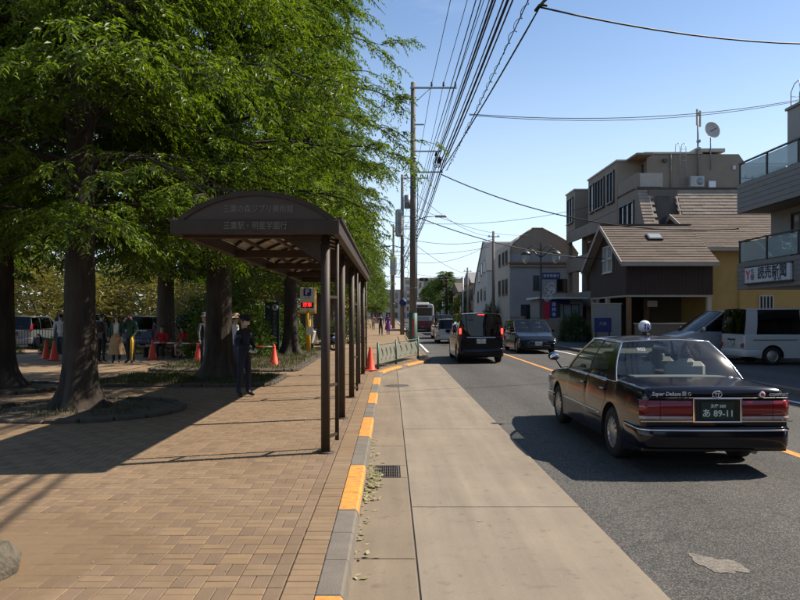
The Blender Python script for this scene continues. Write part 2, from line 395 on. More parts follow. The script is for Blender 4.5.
# ------------------------------------------------------------------ mesh helpers
class MB:
    """collects shapes into one mesh"""
    def __init__(s):
        s.v, s.f, s.m, s.smooth = [], [], [], []
    def add(s, verts, faces, mi=0, smooth=False):
        o = len(s.v)
        s.v.extend([tuple(p) for p in verts])
        for f in faces:
            s.f.append(tuple(i + o for i in f)); s.m.append(mi); s.smooth.append(smooth)
        return s
    def box(s, c, d, rz=0.0, rx=0.0, ry=0.0, mi=0, bev=0.0):
        hx, hy, hz = d[0] / 2, d[1] / 2, d[2] / 2
        if bev > 0:
            b = min(bev, hx * 0.9, hy * 0.9, hz * 0.9)
            pts = []
            for sx in (-1, 1):
                for sy in (-1, 1):
                    for sz in (-1, 1):
                        pts += [(sx * (hx - b), sy * (hy - b), sz * hz), (sx * (hx - b), sy * hy, sz * (hz - b)), (sx * hx, sy * (hy - b), sz * (hz - b))]
            def ix(sx, sy, sz, k): return ((sx > 0) * 4 + (sy > 0) * 2 + (sz > 0)) * 3 + k
            F = []
            for sg in (-1, 1):
                F.append([ix(-1, -1, sg, 0), ix(1, -1, sg, 0), ix(1, 1, sg, 0), ix(-1, 1, sg, 0)][::sg])
                F.append([ix(-1, sg, -1, 1), ix(-1, sg, 1, 1), ix(1, sg, 1, 1), ix(1, sg, -1, 1)][::sg])
                F.append([ix(sg, -1, -1, 2), ix(sg, 1, -1, 2), ix(sg, 1, 1, 2), ix(sg, -1, 1, 2)][::sg])
            for a in (-1, 1):
                for c_ in (-1, 1):
                    F.append([ix(-1, a, c_, 0), ix(1, a, c_, 0), ix(1, a, c_, 1), ix(-1, a, c_, 1)][::(a * c_)])
                    F.append([ix(a, -1, c_, 0), ix(a, 1, c_, 0), ix(a, 1, c_, 2), ix(a, -1, c_, 2)][::-(a * c_)])
                    F.append([ix(a, c_, -1, 1), ix(a, c_, 1, 1), ix(a, c_, 1, 2), ix(a, c_, -1, 2)][::(a * c_)])
            for sx in (-1, 1):
                for sy in (-1, 1):
                    for sz in (-1, 1):
                        F.append([ix(sx, sy, sz, 0), ix(sx, sy, sz, 2), ix(sx, sy, sz, 1)][::-(sx * sy * sz)])
        else:
            pts = [(x, y, z) for x in (-hx, hx) for y in (-hy, hy) for z in (-hz, hz)]
            F = [(0, 1, 3, 2), (4, 6, 7, 5), (0, 4, 5, 1), (2, 3, 7, 6), (0, 2, 6, 4), (1, 5, 7, 3)]
        if rx or ry or rz:
            mt = Matrix.Rotation(rz, 3, 'Z') @ Matrix.Rotation(ry, 3, 'Y') @ Matrix.Rotation(rx, 3, 'X')
            pts = [mt @ Vector(p) for p in pts]
        pts = [(p[0] + c[0], p[1] + c[1], p[2] + c[2]) for p in pts]
        return s.add(pts, F, mi)
    def span(s, a, b, mi=0, bev=0.0):
        """box from corner a to corner b"""
        return s.box([(a[i] + b[i]) / 2 for i in range(3)], [abs(b[i] - a[i]) for i in range(3)], mi=mi, bev=bev)
    def tube(s, pts, rad, n=8, mi=0, cap=True, smooth=True):
        pts = [Vector(p) for p in pts]
        k = len(pts)
        rads = list(rad) if hasattr(rad, '__len__') else [rad] * k
        vs, fs = [], []
        up = None
        for i, p in enumerate(pts):
            t = (pts[min(i + 1, k - 1)] - pts[max(i - 1, 0)]).normalized()
            if up is None:
                up = t.orthogonal().normalized()
            up = (up - t * up.dot(t))
            if up.length < 1e-6: up = t.orthogonal()
            up.normalize()
            w = t.cross(up)
            for j in range(n):
                a = 2 * math.pi * j / n + math.pi / n
                vs.append(p + (up * math.cos(a) + w * math.sin(a)) * rads[i])
        for i in range(k - 1):
            for j in range(n):
                fs.append((i * n + j, i * n + (j + 1) % n, (i + 1) * n + (j + 1) % n, (i + 1) * n + j))
        o = len(s.v)
        s.add(vs, fs, mi, smooth and n > 4)
        if cap:
            s.add([], [], mi)
            s.f.append(tuple(o + j for j in range(n))[::-1]); s.m.append(mi); s.smooth.append(False)
            s.f.append(tuple(o + (k - 1) * n + j for j in range(n))); s.m.append(mi); s.smooth.append(False)
        return s
    def grid(s, rows, mi=0, smooth=True, flip=False, close=False):
        """surface through equal-length rows of points"""
        k, n = len(rows), len(rows[0])
        vs = [p for r in rows for p in r]
        fs = []
        for i in range(k - 1):
            for j in range(n if close else n - 1):
                q = (i * n + j, i * n + (j + 1) % n, (i + 1) * n + (j + 1) % n, (i + 1) * n + j)
                fs.append(q[::-1] if flip else q)
        return s.add(vs, fs, mi, smooth)
    def lathe(s, prof, c=(0, 0, 0), axis='Z', n=24, mi=0, smooth=True):
        """profile of (radius, height) turned about an axis"""
        rows = []
        for r_, h in prof:
            row = []
            for j in range(n):
                a = 2 * math.pi * j / n
                x, y = r_ * math.cos(a), r_ * math.sin(a)
                p = (x, y, h) if axis == 'Z' else ((h, x, y) if axis == 'X' else (y, h, x))
                row.append((p[0] + c[0], p[1] + c[1], p[2] + c[2]))
            rows.append(row)
        return s.grid(rows, mi, smooth, close=True)
    def prism(s, poly, vec, mi=0, flip=False):
        """flat polygon (3D points) pushed along vec"""
        n = len(poly)
        vec = Vector(vec)
        a = [Vector(p) for p in poly]; b = [p + vec for p in a]
        F = [tuple(range(n))[::-1], tuple(range(n, 2 * n))] + [(i, (i + 1) % n, n + (i + 1) % n, n + i) for i in range(n)]
        if flip: F = [f[::-1] for f in F]
        return s.add(a + b, F, mi)
    def mesh(s, name, mats):
        me = bpy.data.meshes.new(name)
        me.from_pydata(s.v, [], s.f)
        for m in (mats if isinstance(mats, (list, tuple)) else [mats]):
            me.materials.append(M[m] if isinstance(m, str) else m)
        if s.f:
            me.polygons.foreach_set('material_index', s.m)
            me.polygons.foreach_set('use_smooth', s.smooth)
        me.update()
        return me
    def build(s, name, mats, parent=None, fix=True, loc=None):
        me = s.mesh(name, mats)
        if fix and len(s.f) < 60000:
            bm = bmesh.new(); bm.from_mesh(me)
            bmesh.ops.recalc_face_normals(bm, faces=bm.faces)
            bm.to_mesh(me); bm.free()
        return link(name, me, parent, loc)

def link(name, me, parent=None, loc=None):
    o = bpy.data.objects.new(name, me)
    COL.objects.link(o)
    if parent is not None: o.parent = parent
    if loc is not None: o.location = loc
    return o

def tag(o, label=None, cat=None, group=None, kind=None):
    if label: o['label'] = label
    if cat: o['category'] = cat
    if group: o['group'] = group
    if kind: o['kind'] = kind
    return o

def thing(name, label, cat, loc=(0, 0, 0), rz=0.0, group=None):
    o = bpy.data.objects.new(name, None)
    COL.objects.link(o)
    o.empty_display_size = 0.2
    o.location = loc; o.rotation_euler = (0, 0, rz)
    return tag(o, label, cat, group)

def dup(o, parent=None, loc=None, rz=None, label=None, group=None):
    c = o.copy(); COL.objects.link(c)
    if parent is not None: c.parent = parent
    if loc is not None: c.location = loc
    if rz is not None: c.rotation_euler = (0, 0, rz)
    if label: c['label'] = label
    if group: c['group'] = group
    for ch in list(KIDS.get(o.name, ())) or [x for x in bpy.data.objects if x.parent == o]:
        dup(ch, c)
    return c
KIDS = {}

def text_mb(s, size, thick=0.002, align='CENTER', sx=1.0, shear=0.0, spacing=1.0, bold=0.0):
    """lettering as a flat mesh in the XZ plane facing -Y, centred on the origin"""
    cu = bpy.data.curves.new('lettering', 'FONT')
    cu.body = s; cu.size = size; cu.align_x = 'CENTER'; cu.align_y = 'CENTER'; cu.extrude = thick; cu.shear = shear
    cu.space_character = spacing; cu.offset = bold; cu.resolution_u = 3
    o = bpy.data.objects.new('lettering', cu)
    COL.objects.link(o)
    me = bpy.data.meshes.new_from_object(o.evaluated_get(bpy.context.evaluated_depsgraph_get()))
    mb = MB()
    mb.add([(v.co.x * sx, -v.co.z, v.co.y) for v in me.vertices], [tuple(p.vertices) for p in me.polygons])
    bpy.data.objects.remove(o); bpy.data.curves.remove(cu); bpy.data.meshes.remove(me)
    return mb

def lettering(name, s, size, m, parent, loc, rz=0.0, rx=0.0, **kw):
    o = text_mb(s, size, **kw).build(name, m, parent, fix=False)
    o.location = loc; o.rotation_euler = (rx, 0, rz)
    return o

def smooth_interp(x, xs, ys):
    return float(np.interp(x, xs, ys))

def fbm(x, y, z, s=1.0):
    return mnoise.noise(Vector((x * s, y * s, z * s))) + 0.5 * mnoise.noise(Vector((x * s * 2.1, y * s * 2.1, z * s * 2.1)))

# ------------------------------------------------------------------ ground, road, bus bay, kerb, pavement
SW = 0.12                                          # pavement level above the road
def kx(Y):
    """outer edge of the left kerb: bus bay up to 19 m, then the pavement widens"""
    if Y < 19.2: return -0.28
    if Y > 27.0: return 1.5
    t = (Y - 19.2) / 7.8
    return -0.28 + 1.78 * (t * t * (3 - 2 * t))

def sheet(name, pts, z, m, label=None):
    mb = MB(); mb.add([(x, y, z) for x, y in pts], [tuple(range(len(pts)))])
    o = mb.build(name, m, fix=False)
    return tag(o, kind='structure')

sheet('ground', [(-1500, -200), (1500, -200), (1500, 2500), (-1500, 2500)], -0.06, 'soil')
road = sheet('road', [(-3, -12), (9.0, -12), (9.0, 900), (-3, 900)], 0.0, 'asphalt')
sheet('car_park', [(9.16, -12), (40, -12), (40, 75), (9.16, 75)], 0.11, 'lot_asphalt')
# centre line
mb = MB(); mb.add([(5.09, -5, 0.004), (5.23, -5, 0.004), (5.23, 300, 0.004), (5.09, 300, 0.004)], [(0, 1, 2, 3)])
cl = mb.build('centre_line', 'orange_paint', road, fix=False)
mb = MB(); mb.add([(8.2, 10, 0.004), (8.31, 10, 0.004), (8.31, 300, 0.004), (8.2, 300, 0.004)], [(0, 1, 2, 3)])
mb.build('edge_line', 'white_paint', road, fix=False)
mb = MB(); mb.add([(1.72, 33, 0.004), (1.83, 33, 0.004), (1.83, 300, 0.004), (1.72, 300, 0.004)], [(0, 1, 2, 3)])
mb.build('edge_line', 'white_paint', road, fix=False)
# worn pale patch on the asphalt
mb = MB()
pp = []
for i in range(54):
    a = 2 * math.pi * i / 54
    r_ = 0.10 * (1 + 0.22 * math.sin(2 * a + 2.2) + 0.14 * math.sin(3 * a + 2) + 0.10 * math.sin(7 * a) + random.uniform(-.06, .06))
    pp.append((2.33 + r_ * 1.25 * math.cos(a) - 0.35 * r_ * math.sin(a), 4.92 + 2.1 * r_ * math.sin(a) + .15 * r_ * math.cos(a), 0.004))
mb.add(pp, [tuple(range(54))])
mat('patch', (0.19, 0.165, 0.135), 0.9, vary=0.45, vscale=60, alt=(0.12, 0.11, 0.095), altscale=26, bump=.4, bscale=90)
mb.build('worn_patch', 'patch', road, fix=False)
# thin crack near the taxi
mb = MB()
cr = [(1.80 + 0.12 * i + random.uniform(-.01, .01), 10.35 + 0.02 * math.sin(i * 2.0), 0.004) for i in range(9)]
mb.add([(x, y - .012, z) for x, y, z in cr] + [(x, y + .012, z) for x, y, z in cr], [(i, i + 1, 10 + i, 9 + i) for i in range(8)])
mb.build('crack', 'joint', road, fix=False)

# bus bay concrete: separate slabs over a dark joint bed
bay = sheet('bus_bay', [(-0.5, -6), (1.745, -6), (1.745, 25.5), (-0.5, 25.5)], 0.003, 'joint')
def slab(x0, x1, y0, y1, m='concrete'):
    m_ = MB(); t = 0.014; e = 0.006
    vs = [(x0, y0, 0.0035), (x1, y0, 0.0035), (x1, y1, 0.0035), (x0, y1, 0.0035),
          (x0 + e, y0 + e, t), (x1 - e, y0 + e, t), (x1 - e, y1 - e, t), (x0 + e, y1 - e, t)]
    m_.add(vs, [(4, 5, 6, 7), (0, 1, 5, 4), (1, 2, 6, 5), (2, 3, 7, 6), (3, 0, 4, 7)])
    return m_.build('slab', m, bay, fix=False)
yy = [-6, 2.05, 6.35, 10.7, 15.0, 19.3, 25.4]
for a, b in zip(yy[:-1], yy[1:]): slab(0.187, 1.742, a + 0.005, b - 0.005)
yy = [-6, 5.0]
slab(-0.33, 0.177, -6, 4.995, 'gutter_concrete'); slab(-0.33, 0.177, 5.005, 7.49, 'gutter_concrete'); slab(0.10, 0.177, 7.5, 8.1, 'gutter_concrete'); slab(-0.33, -0.18, 7.5, 8.1, 'gutter_concrete')
slab(-0.33, 0.177, 8.11, 9.295, 'gutter_concrete'); slab(-0.33, 0.177, 9.305, 13.595, 'gutter_concrete'); slab(-0.33, 0.177, 13.605, 17.9, 'gutter_concrete'); slab(-0.33, 0.177, 17.91, 25.4, 'gutter_concrete')
# drain
dr = thing('drain_grate', 'rusty iron drain grate in the gutter beside the kerb', 'drain', (-0.04, 7.8, 0.0))
mb = MB()
for s_ in (-1, 1):
    mb.box((s_ * 0.125, 0, 0.009), (0.02, 0.58, 0.014)); mb.box((0, s_ * 0.28, 0.009), (0.23, 0.02, 0.014))
mb.build('frame', 'grate', dr)
mb = MB(); mb.box((0, 0, 0.002), (0.24, 0.56, 0.003)); mb.build('pit', 'well', dr)
for i in range(9):
    mb = MB(); mb.box((-0.1 + 0.025 * i, 0, 0.009), (0.009, 0.54, 0.012)); mb.build('bar', 'grate', dr)
for i in range(3):
    mb = MB(); mb.box((0, -0.14 + 0.14 * i, 0.008), (0.228, 0.012, 0.01)); mb.build('cross_bar', 'grate', dr)
# manhole cover further along the bay
mh = thing('manhole_cover', 'round dark iron manhole cover in the concrete bus bay', 'manhole', (0.14, 17.2, 0.014))
mb = MB(); mb.lathe([(0.0, 0.006), (0.27, 0.006), (0.285, 0.0)], n=28); mb.build('lid', 'grate', mh)
mb = MB(); mb.lathe([(0.29, 0.001), (0.29, 0.008), (0.33, 0.008), (0.335, 0.001)], n=28); mb.build('rim_ring', 'kerb_concrete', mh)

# kerb: separate stones
kerb = tag(bpy.data.objects.new('kerb', None), kind='structure'); COL.objects.link(kerb)
def kerb_stone(y0, y1, m, xo=kx, w=0.17, side=1, h=SW + 0.008, parent=None):
    m_ = MB()
    g = 0.004
    rows = []
    for Y in (y0 + g, y1 - g):
        x = xo(Y)
        b = 0.02
        pr = [(x - side * w, -0.03), (x - side * w, h - 0.006), (x - side * (w - 0.008), h), (x - side * b, h), (x - side * 0.004, h - b * 0.8), (x + side * 0.012, 0.004), (x + side * 0.012, -0.03)]
        rows.append([(p[0], Y, p[1]) for p in pr])
    m_.grid(rows, smooth=False)
    n = len(rows[0])
    m_.f.append(tuple(range(n))); m_.m.append(0); m_.smooth.append(False)
    m_.f.append(tuple(range(n, 2 * n))[::-1]); m_.m.append(0); m_.smooth.append(False)
    return m_.build('kerb_stone', m, parent or kerb)
k = -8
Y = 2.30 - 0.59 * 6 * 2
while Y < 60:
    ph = round((Y - 2.30) / 0.59) % 6
    L_ = 0.59
    if Y < 19.2: om = 'orange_paint' if ph < 3 else 'kerb_concrete'
    elif Y < 28: om = 'orange_paint' if round((Y - 2.30) / 0.59) % 5 < 4 else 'kerb_concrete'
    else: om = 'kerb_concrete'
    st = kerb_stone(Y, Y + L_, 'kerb_concrete')
    if om == 'orange_paint':
        # painted top and upper edge, a thin film over the stone
        g = 0.004; rows = []
        first = (Y < 19.2 and ph == 0); last = (Y < 19.2 and ph == 2)
        for Yq in (Y + (g if not first else 0.02), Y + L_ - (g if not last else 0.02)):
            x = kx(Yq); h = SW + 0.008
            pr = [(x - 0.163, h + 0.002), (x - 0.02, h + 0.002), (x - 0.002, h - 0.016), (x + 0.006, h - 0.05)]
            rows.append([(p[0], Yq, p[1]) for p in pr])
        mm = MB(); mm.grid(rows, smooth=False); pt = mm.build('paint_mark', 'orange_paint', st, fix=False)
    Y += L_
far_kerb = tag(bpy.data.objects.new('kerb', None), kind='structure'); COL.objects.link(far_kerb)
Y = 10.0
while Y < 75:
    kerb_stone(Y, Y + 1.0, 'kerb_concrete', xo=lambda q: 9.0, side=-1, parent=far_kerb); Y += 1.0

# pavement
pave = tag(bpy.data.objects.new('sidewalk', None), kind='structure'); COL.objects.link(pave)
ys = [-8, 10, 19.2] + [19.2 + 7.8 * i / 12 for i in range(1, 13)] + [30.02]
mb = MB()
mb.grid([[(-8.02, y, SW - 0.014), (kx(y) - 0.168, y, SW - 0.014)] for y in ys], smooth=False)
mb.build('bedding', 'joint_sand', pave, fix=False)
mb = MB()
mb.grid([[(-60, y, SW), (1.33, y, SW)] for y in (30.0, 60.0, 400.0)], smooth=False)
mb.grid([[(-60, y, SW), (-8.0, y, SW)] for y in (-8.0, 15.0, 30.0)], smooth=False)
mb.build('plaza_surface', 'sand', pave, fix=False)

def brick_mesh(lx, ly, m):
    mb = MB(); g, e, t = 0.0022, 0.0045, 0.016
    hx, hy = lx / 2 - g, ly / 2 - g
    mb.add([(-hx, -hy, -t), (hx, -hy, -t), (hx, hy, -t), (-hx, hy, -t), (-hx, -hy, -.003), (hx, -hy, -.003), (hx, hy, -.003), (-hx, hy, -.003),
            (-hx + e, -hy + e, 0), (hx - e, -hy + e, 0), (hx - e, hy - e, 0), (-hx + e, hy - e, 0)],
           [(8, 9, 10, 11), (4, 5, 9, 8), (5, 6, 10, 9), (6, 7, 11, 10), (7, 4, 8, 11), (0, 1, 5, 4), (1, 2, 6, 5), (2, 3, 7, 6), (3, 0, 4, 7)])
    return mb.mesh('paver', m)
P1 = 0.2
bricks = []                                       # (x, y, kind)   0: long across, tan   1: long along, brown
X0 = -0.757
ny = int((30 - (-2)) / P1); nx = int((X0 + 8.0) / P1)
for j in range(ny):
    yb = -2 + j * P1
    for q in range(2):
        bricks.append((kx(yb + .05 + .1 * q) - 0.171 - 0.1, yb + 0.05 + 0.1 * q, 0))
    bricks.append((X0 + 0.05, yb + 0.1, 1))
    for i in range(nx):
        xc = X0 - (i + 0.5) * P1
        if (i + j) % 2 == 0:
            bricks += [(xc, yb + 0.05, 0), (xc, yb + 0.15, 0)]
        else:
            bricks += [(xc - 0.05, yb + 0.1, 1), (xc + 0.05, yb + 0.1, 1)]
    if yb > 19.0:                                   # fill between the straight field and the curving kerb
        x = X0 + 0.1
        while x + P1 < kx(yb) - 0.171 - 0.2:
            bricks += [(x + 0.1, yb + 0.05, 0), (x + 0.1, yb + 0.15, 0)]; x += P1
rings = [(-5.3, 12.0, 1.62, 1.45), (-8.6, 15.4, 1.3, 1.2)]
def in_bed(x, y):
    for (cx, cy, ra, rb) in rings:
        if ((x - cx) / ra) ** 2 + ((y - cy) / rb) ** 2 < 0.93: return True
    return -7.2 < x < -2.85 and 15.95 < y < 18.95 or -7.2 < x < -2.8 and 20.2 < y < 34
bricks = [b for b in bricks if not in_bed(b[0], b[1])]
def seen(b):
    px = VX + b[0] / max(b[1], .1) * FPX; py = VY + (CAMH - SW) / max(b[1], .1) * FPX
    return b[1] > 3.9 and -6 < px < 806 and py < 606
vis = sorted([b for b in bricks if seen(b)], key=lambda b: b[0] ** 2 + b[1] ** 2)[:300]
vset = set(vis)
tan_b, brn_b = brick_mesh(0.2, 0.1, 'brick_tan'), brick_mesh(0.1, 0.2, 'brick_brown')
for x, y, kd in vis:
    o = link('paver', brn_b if kd else tan_b, pave, (x, y, SW + random.uniform(-.0015, .001)))
    o.rotation_euler = (random.uniform(-.006, .006), random.uniform(-.006, .006), random.uniform(-.008, .008))
def joined(name, items, me0, m, parent):
    """all remaining pavers of one kind as a single mesh"""
    nv = len(me0.vertices); vb = np.empty(nv * 3); me0.vertices.foreach_get('co', vb); vb = vb.reshape(-1, 3)
    fb = np.array([tuple(p.vertices) for p in me0.polygons])
    it = np.array([(x, y, SW) for x, y, _ in items]); it[:, 2] += rng.uniform(-.0015, .001, len(it))
    V = (vb[None] + it[:, None]).reshape(-1, 3)
    F = (fb[None] + (np.arange(len(it)) * nv)[:, None, None]).reshape(-1, 4)
    return fast_mesh(name, V, F, m, parent)
def fast_mesh(name, V, F, m, parent=None, smooth=False):
    me = bpy.data.meshes.new(name)
    me.vertices.add(len(V)); me.vertices.foreach_set('co', np.ascontiguousarray(V, dtype=np.float32).ravel())
    k_ = F.shape[1]
    me.loops.add(F.size); me.loops.foreach_set('vertex_index', np.ascontiguousarray(F, dtype=np.int32).ravel())
    me.polygons.add(len(F)); me.polygons.foreach_set('loop_start', np.arange(0, F.size, k_, dtype=np.int32))
    me.polygons.foreach_set('use_smooth', np.full(len(F), smooth))
    me.materials.append(M[m] if isinstance(m, str) else m)
    me.update(calc_edges=True); me.validate()
    return link(name, me, parent)
rest = [b for b in bricks if b not in vset]
tag(joined('paver_field', [b for b in rest if b[2] == 0], tan_b, 'brick_tan', pave), kind='stuff')
tag(joined('paver_field', [b for b in rest if b[2] == 1], brn_b, 'brick_brown', pave), kind='stuff')

# beds round the trees: soil and rough stone edging
def bed(name, outline, m_soil='soil', h=0.065, parent=None):
    n = len(outline)
    cx = sum(p[0] for p in outline) / n; cy = sum(p[1] for p in outline) / n
    mb = MB(); rows = []
    for f_ in (1.0, 0.85, 0.6, 0.3, 0.02):
        rows.append([(cx + (p[0] - cx) * f_, cy + (p[1] - cy) * f_, SW - 0.01 + h * 0.6 * (1 - f_ ** 3) + 0.03 + 0.02 * fbm(p[0] * f_, p[1] * f_, 0, 1.3)) for p in outline])
    mb.grid(rows, close=True)
    so = tag(mb.build(name, m_soil), kind='structure')
    for i in range(n):
        a, b = Vector(outline[i] + (0,)), Vector(outline[(i + 1) % n] + (0,))
        d = b - a; ln = d.length
        k_ = max(1, round(ln / 0.42))
        for q in range(k_):
            c_ = a + d * ((q + .5) / k_)
            m_ = MB(); hh = h + random.uniform(-.015, .025)
            m_.box((c_.x, c_.y, SW + hh / 2 - 0.01), (ln / k_ - 0.008, 0.14 + random.uniform(-.02, .02), hh + 0.02), rz=math.atan2(d.y, d.x) + random.uniform(-.03, .03), bev=0.025)
            m_.build('edging_stone', 'edging', so)
    return so
def ellipse(cx, cy, ra, rb, n=20):
    return [(cx + ra * math.cos(2 * math.pi * i / n) * (1 + random.uniform(-.02, .02)), cy + rb * math.sin(2 * math.pi * i / n)) for i in range(n)]
def rrect(x0, x1, y0, y1, r_=0.6, n=5):
    out = []
    for cx, cy, a0 in ((x1 - r_, y0 + r_, -90), (x1 - r_, y1 - r_, 0), (x0 + r_, y1 - r_, 90), (x0 + r_, y0 + r_, 180)):
        for i in range(n): out.append((cx + r_ * math.cos(R(a0 + 90 * i / (n - 1))), cy + r_ * math.sin(R(a0 + 90 * i / (n - 1)))))
    return out
for q, (cx, cy, ra, rb) in enumerate(rings): bed('tree_bed', ellipse(cx, cy, ra, rb))
bed('tree_bed', rrect(-7.2, -2.85, 15.95, 18.95))
bed('tree_bed', rrect(-7.2, -2.8, 20.2, 34))
# boulder at the left edge
mb = MB()
rows = []
for i in range(11):
    ph = math.pi * i / 10; row = []
    for j in range(18):
        a = 2 * math.pi * j / 18
        v = Vector((math.sin(ph) * math.cos(a), math.sin(ph) * math.sin(a), math.cos(ph)))
        d = 1 + 0.16 * fbm(v.x, v.y, v.z, 1.7) + 0.05 * fbm(v.x, v.y, v.z, 6)
        row.append((v.x * .24 * d, v.y * .22 * d, .05 + v.z * .19 * d))
    rows.append(row)
mb.grid(rows, close=True, smooth=True)
tag(mb.build('boulder', 'boulder', loc=(-2.62, 4.42, SW - 0.02)), 'rough grey boulder at the left edge of the brick pavement', 'boulder')

# sand washed over the pavers round the boulder
m, nt, b_ = newmat('sand_drift'); N, L = nt.nodes, nt.links
b_.inputs['Base Color'].default_value = (.25, .168, .095, 1); b_.inputs['Roughness'].default_value = .95
geo = N.new('ShaderNodeNewGeometry'); ds = N.new('ShaderNodeVectorMath'); ds.operation = 'DISTANCE'; ds.inputs[1].default_value = (-2.75, 4.75, SW + .003); L.new(geo.outputs['Position'], ds.inputs[0])
tn = N.new('ShaderNodeTexNoise'); tn.inputs['Scale'].default_value = 5; tn.inputs['Detail'].default_value = 8; L.new(geo.outputs['Position'], tn.inputs['Vector'])
m1 = N.new('ShaderNodeMath'); m1.operation = 'MULTIPLY_ADD'; m1.inputs[1].default_value = -.85; L.new(ds.outputs['Value'], m1.inputs[0]); L.new(tn.outputs['Fac'], m1.inputs[2])
m2 = N.new('ShaderNodeMapRange'); m2.inputs['From Min'].default_value = -.45; m2.inputs['From Max'].default_value = .15; m2.inputs['To Max'].default_value = .6; L.new(m1.outputs[0], m2.inputs['Value'])
L.new(m2.outputs[0], b_.inputs['Alpha']); M['sand_drift'] = m
mb = MB(); mb.add([(-2.75 + 1.25 * math.cos(a), 4.75 + 1.25 * math.sin(a), SW + .003) for a in np.linspace(0, 2 * math.pi, 25)[:-1]], [tuple(range(24))]); mb.build('sand_drift', 'sand_drift', pave, fix=False)['kind'] = 'stuff'

# ------------------------------------------------------------------ leaves, trees, shrubs, grass
def leaves_np(O, D, K, Ls, leaf_len, leaf_w, droop, spread=0.85, hang=0.28):
    """O, D: spray origins and directions; K leaves on each. Returns quads (verts, faces)"""
    S = len(O)
    t = (np.arange(K) + 0.5) / K
    t = t[None] + rng.uniform(-.04, .04, (S, K))
    L = Ls * rng.uniform(.7, 1.3, (S, 1))
    side = np.stack([-D[:, 1], D[:, 0], np.zeros(S)], 1)
    side /= np.linalg.norm(side, axis=1, keepdims=True) + 1e-6
    P = O[:, None] + D[:, None] * (t * L)[..., None]
    P[..., 2] -= droop * (t ** 2) * L
    sg = np.where(np.arange(K) % 2 == 0, 1.0, -1.0)[None, :, None]
    A = D[:, None] * 0.55 + side[:, None] * sg * spread * rng.uniform(.5, 1.2, (S, K, 1)) + rng.normal(0, .28, (S, K, 3))
    A[..., 2] -= hang + droop * t * 0.45
    A /= np.linalg.norm(A, axis=2, keepdims=True)
    ln = leaf_len * rng.uniform(.7, 1.25, (S, K, 1)); wd = leaf_w * rng.uniform(.75, 1.25, (S, K, 1))
    U = np.zeros((S, K, 3)); U[..., 2] = 1; U += rng.normal(0, .38, (S, K, 3))
    Wv = np.cross(A, U); Wv /= np.linalg.norm(Wv, axis=2, keepdims=True) + 1e-6
    N = np.cross(Wv, A)
    b = P; mid = P + A * ln * .45; tip = P + A * ln - N * ln * .12
    q = np.stack([b, mid + Wv * wd * .5 + N * wd * .18, tip, mid - Wv * wd * .5 + N * wd * .18], 2)
    V = q.reshape(-1, 3)
    return V

def quad_faces(nv):
    return np.arange(nv).reshape(-1, 4)

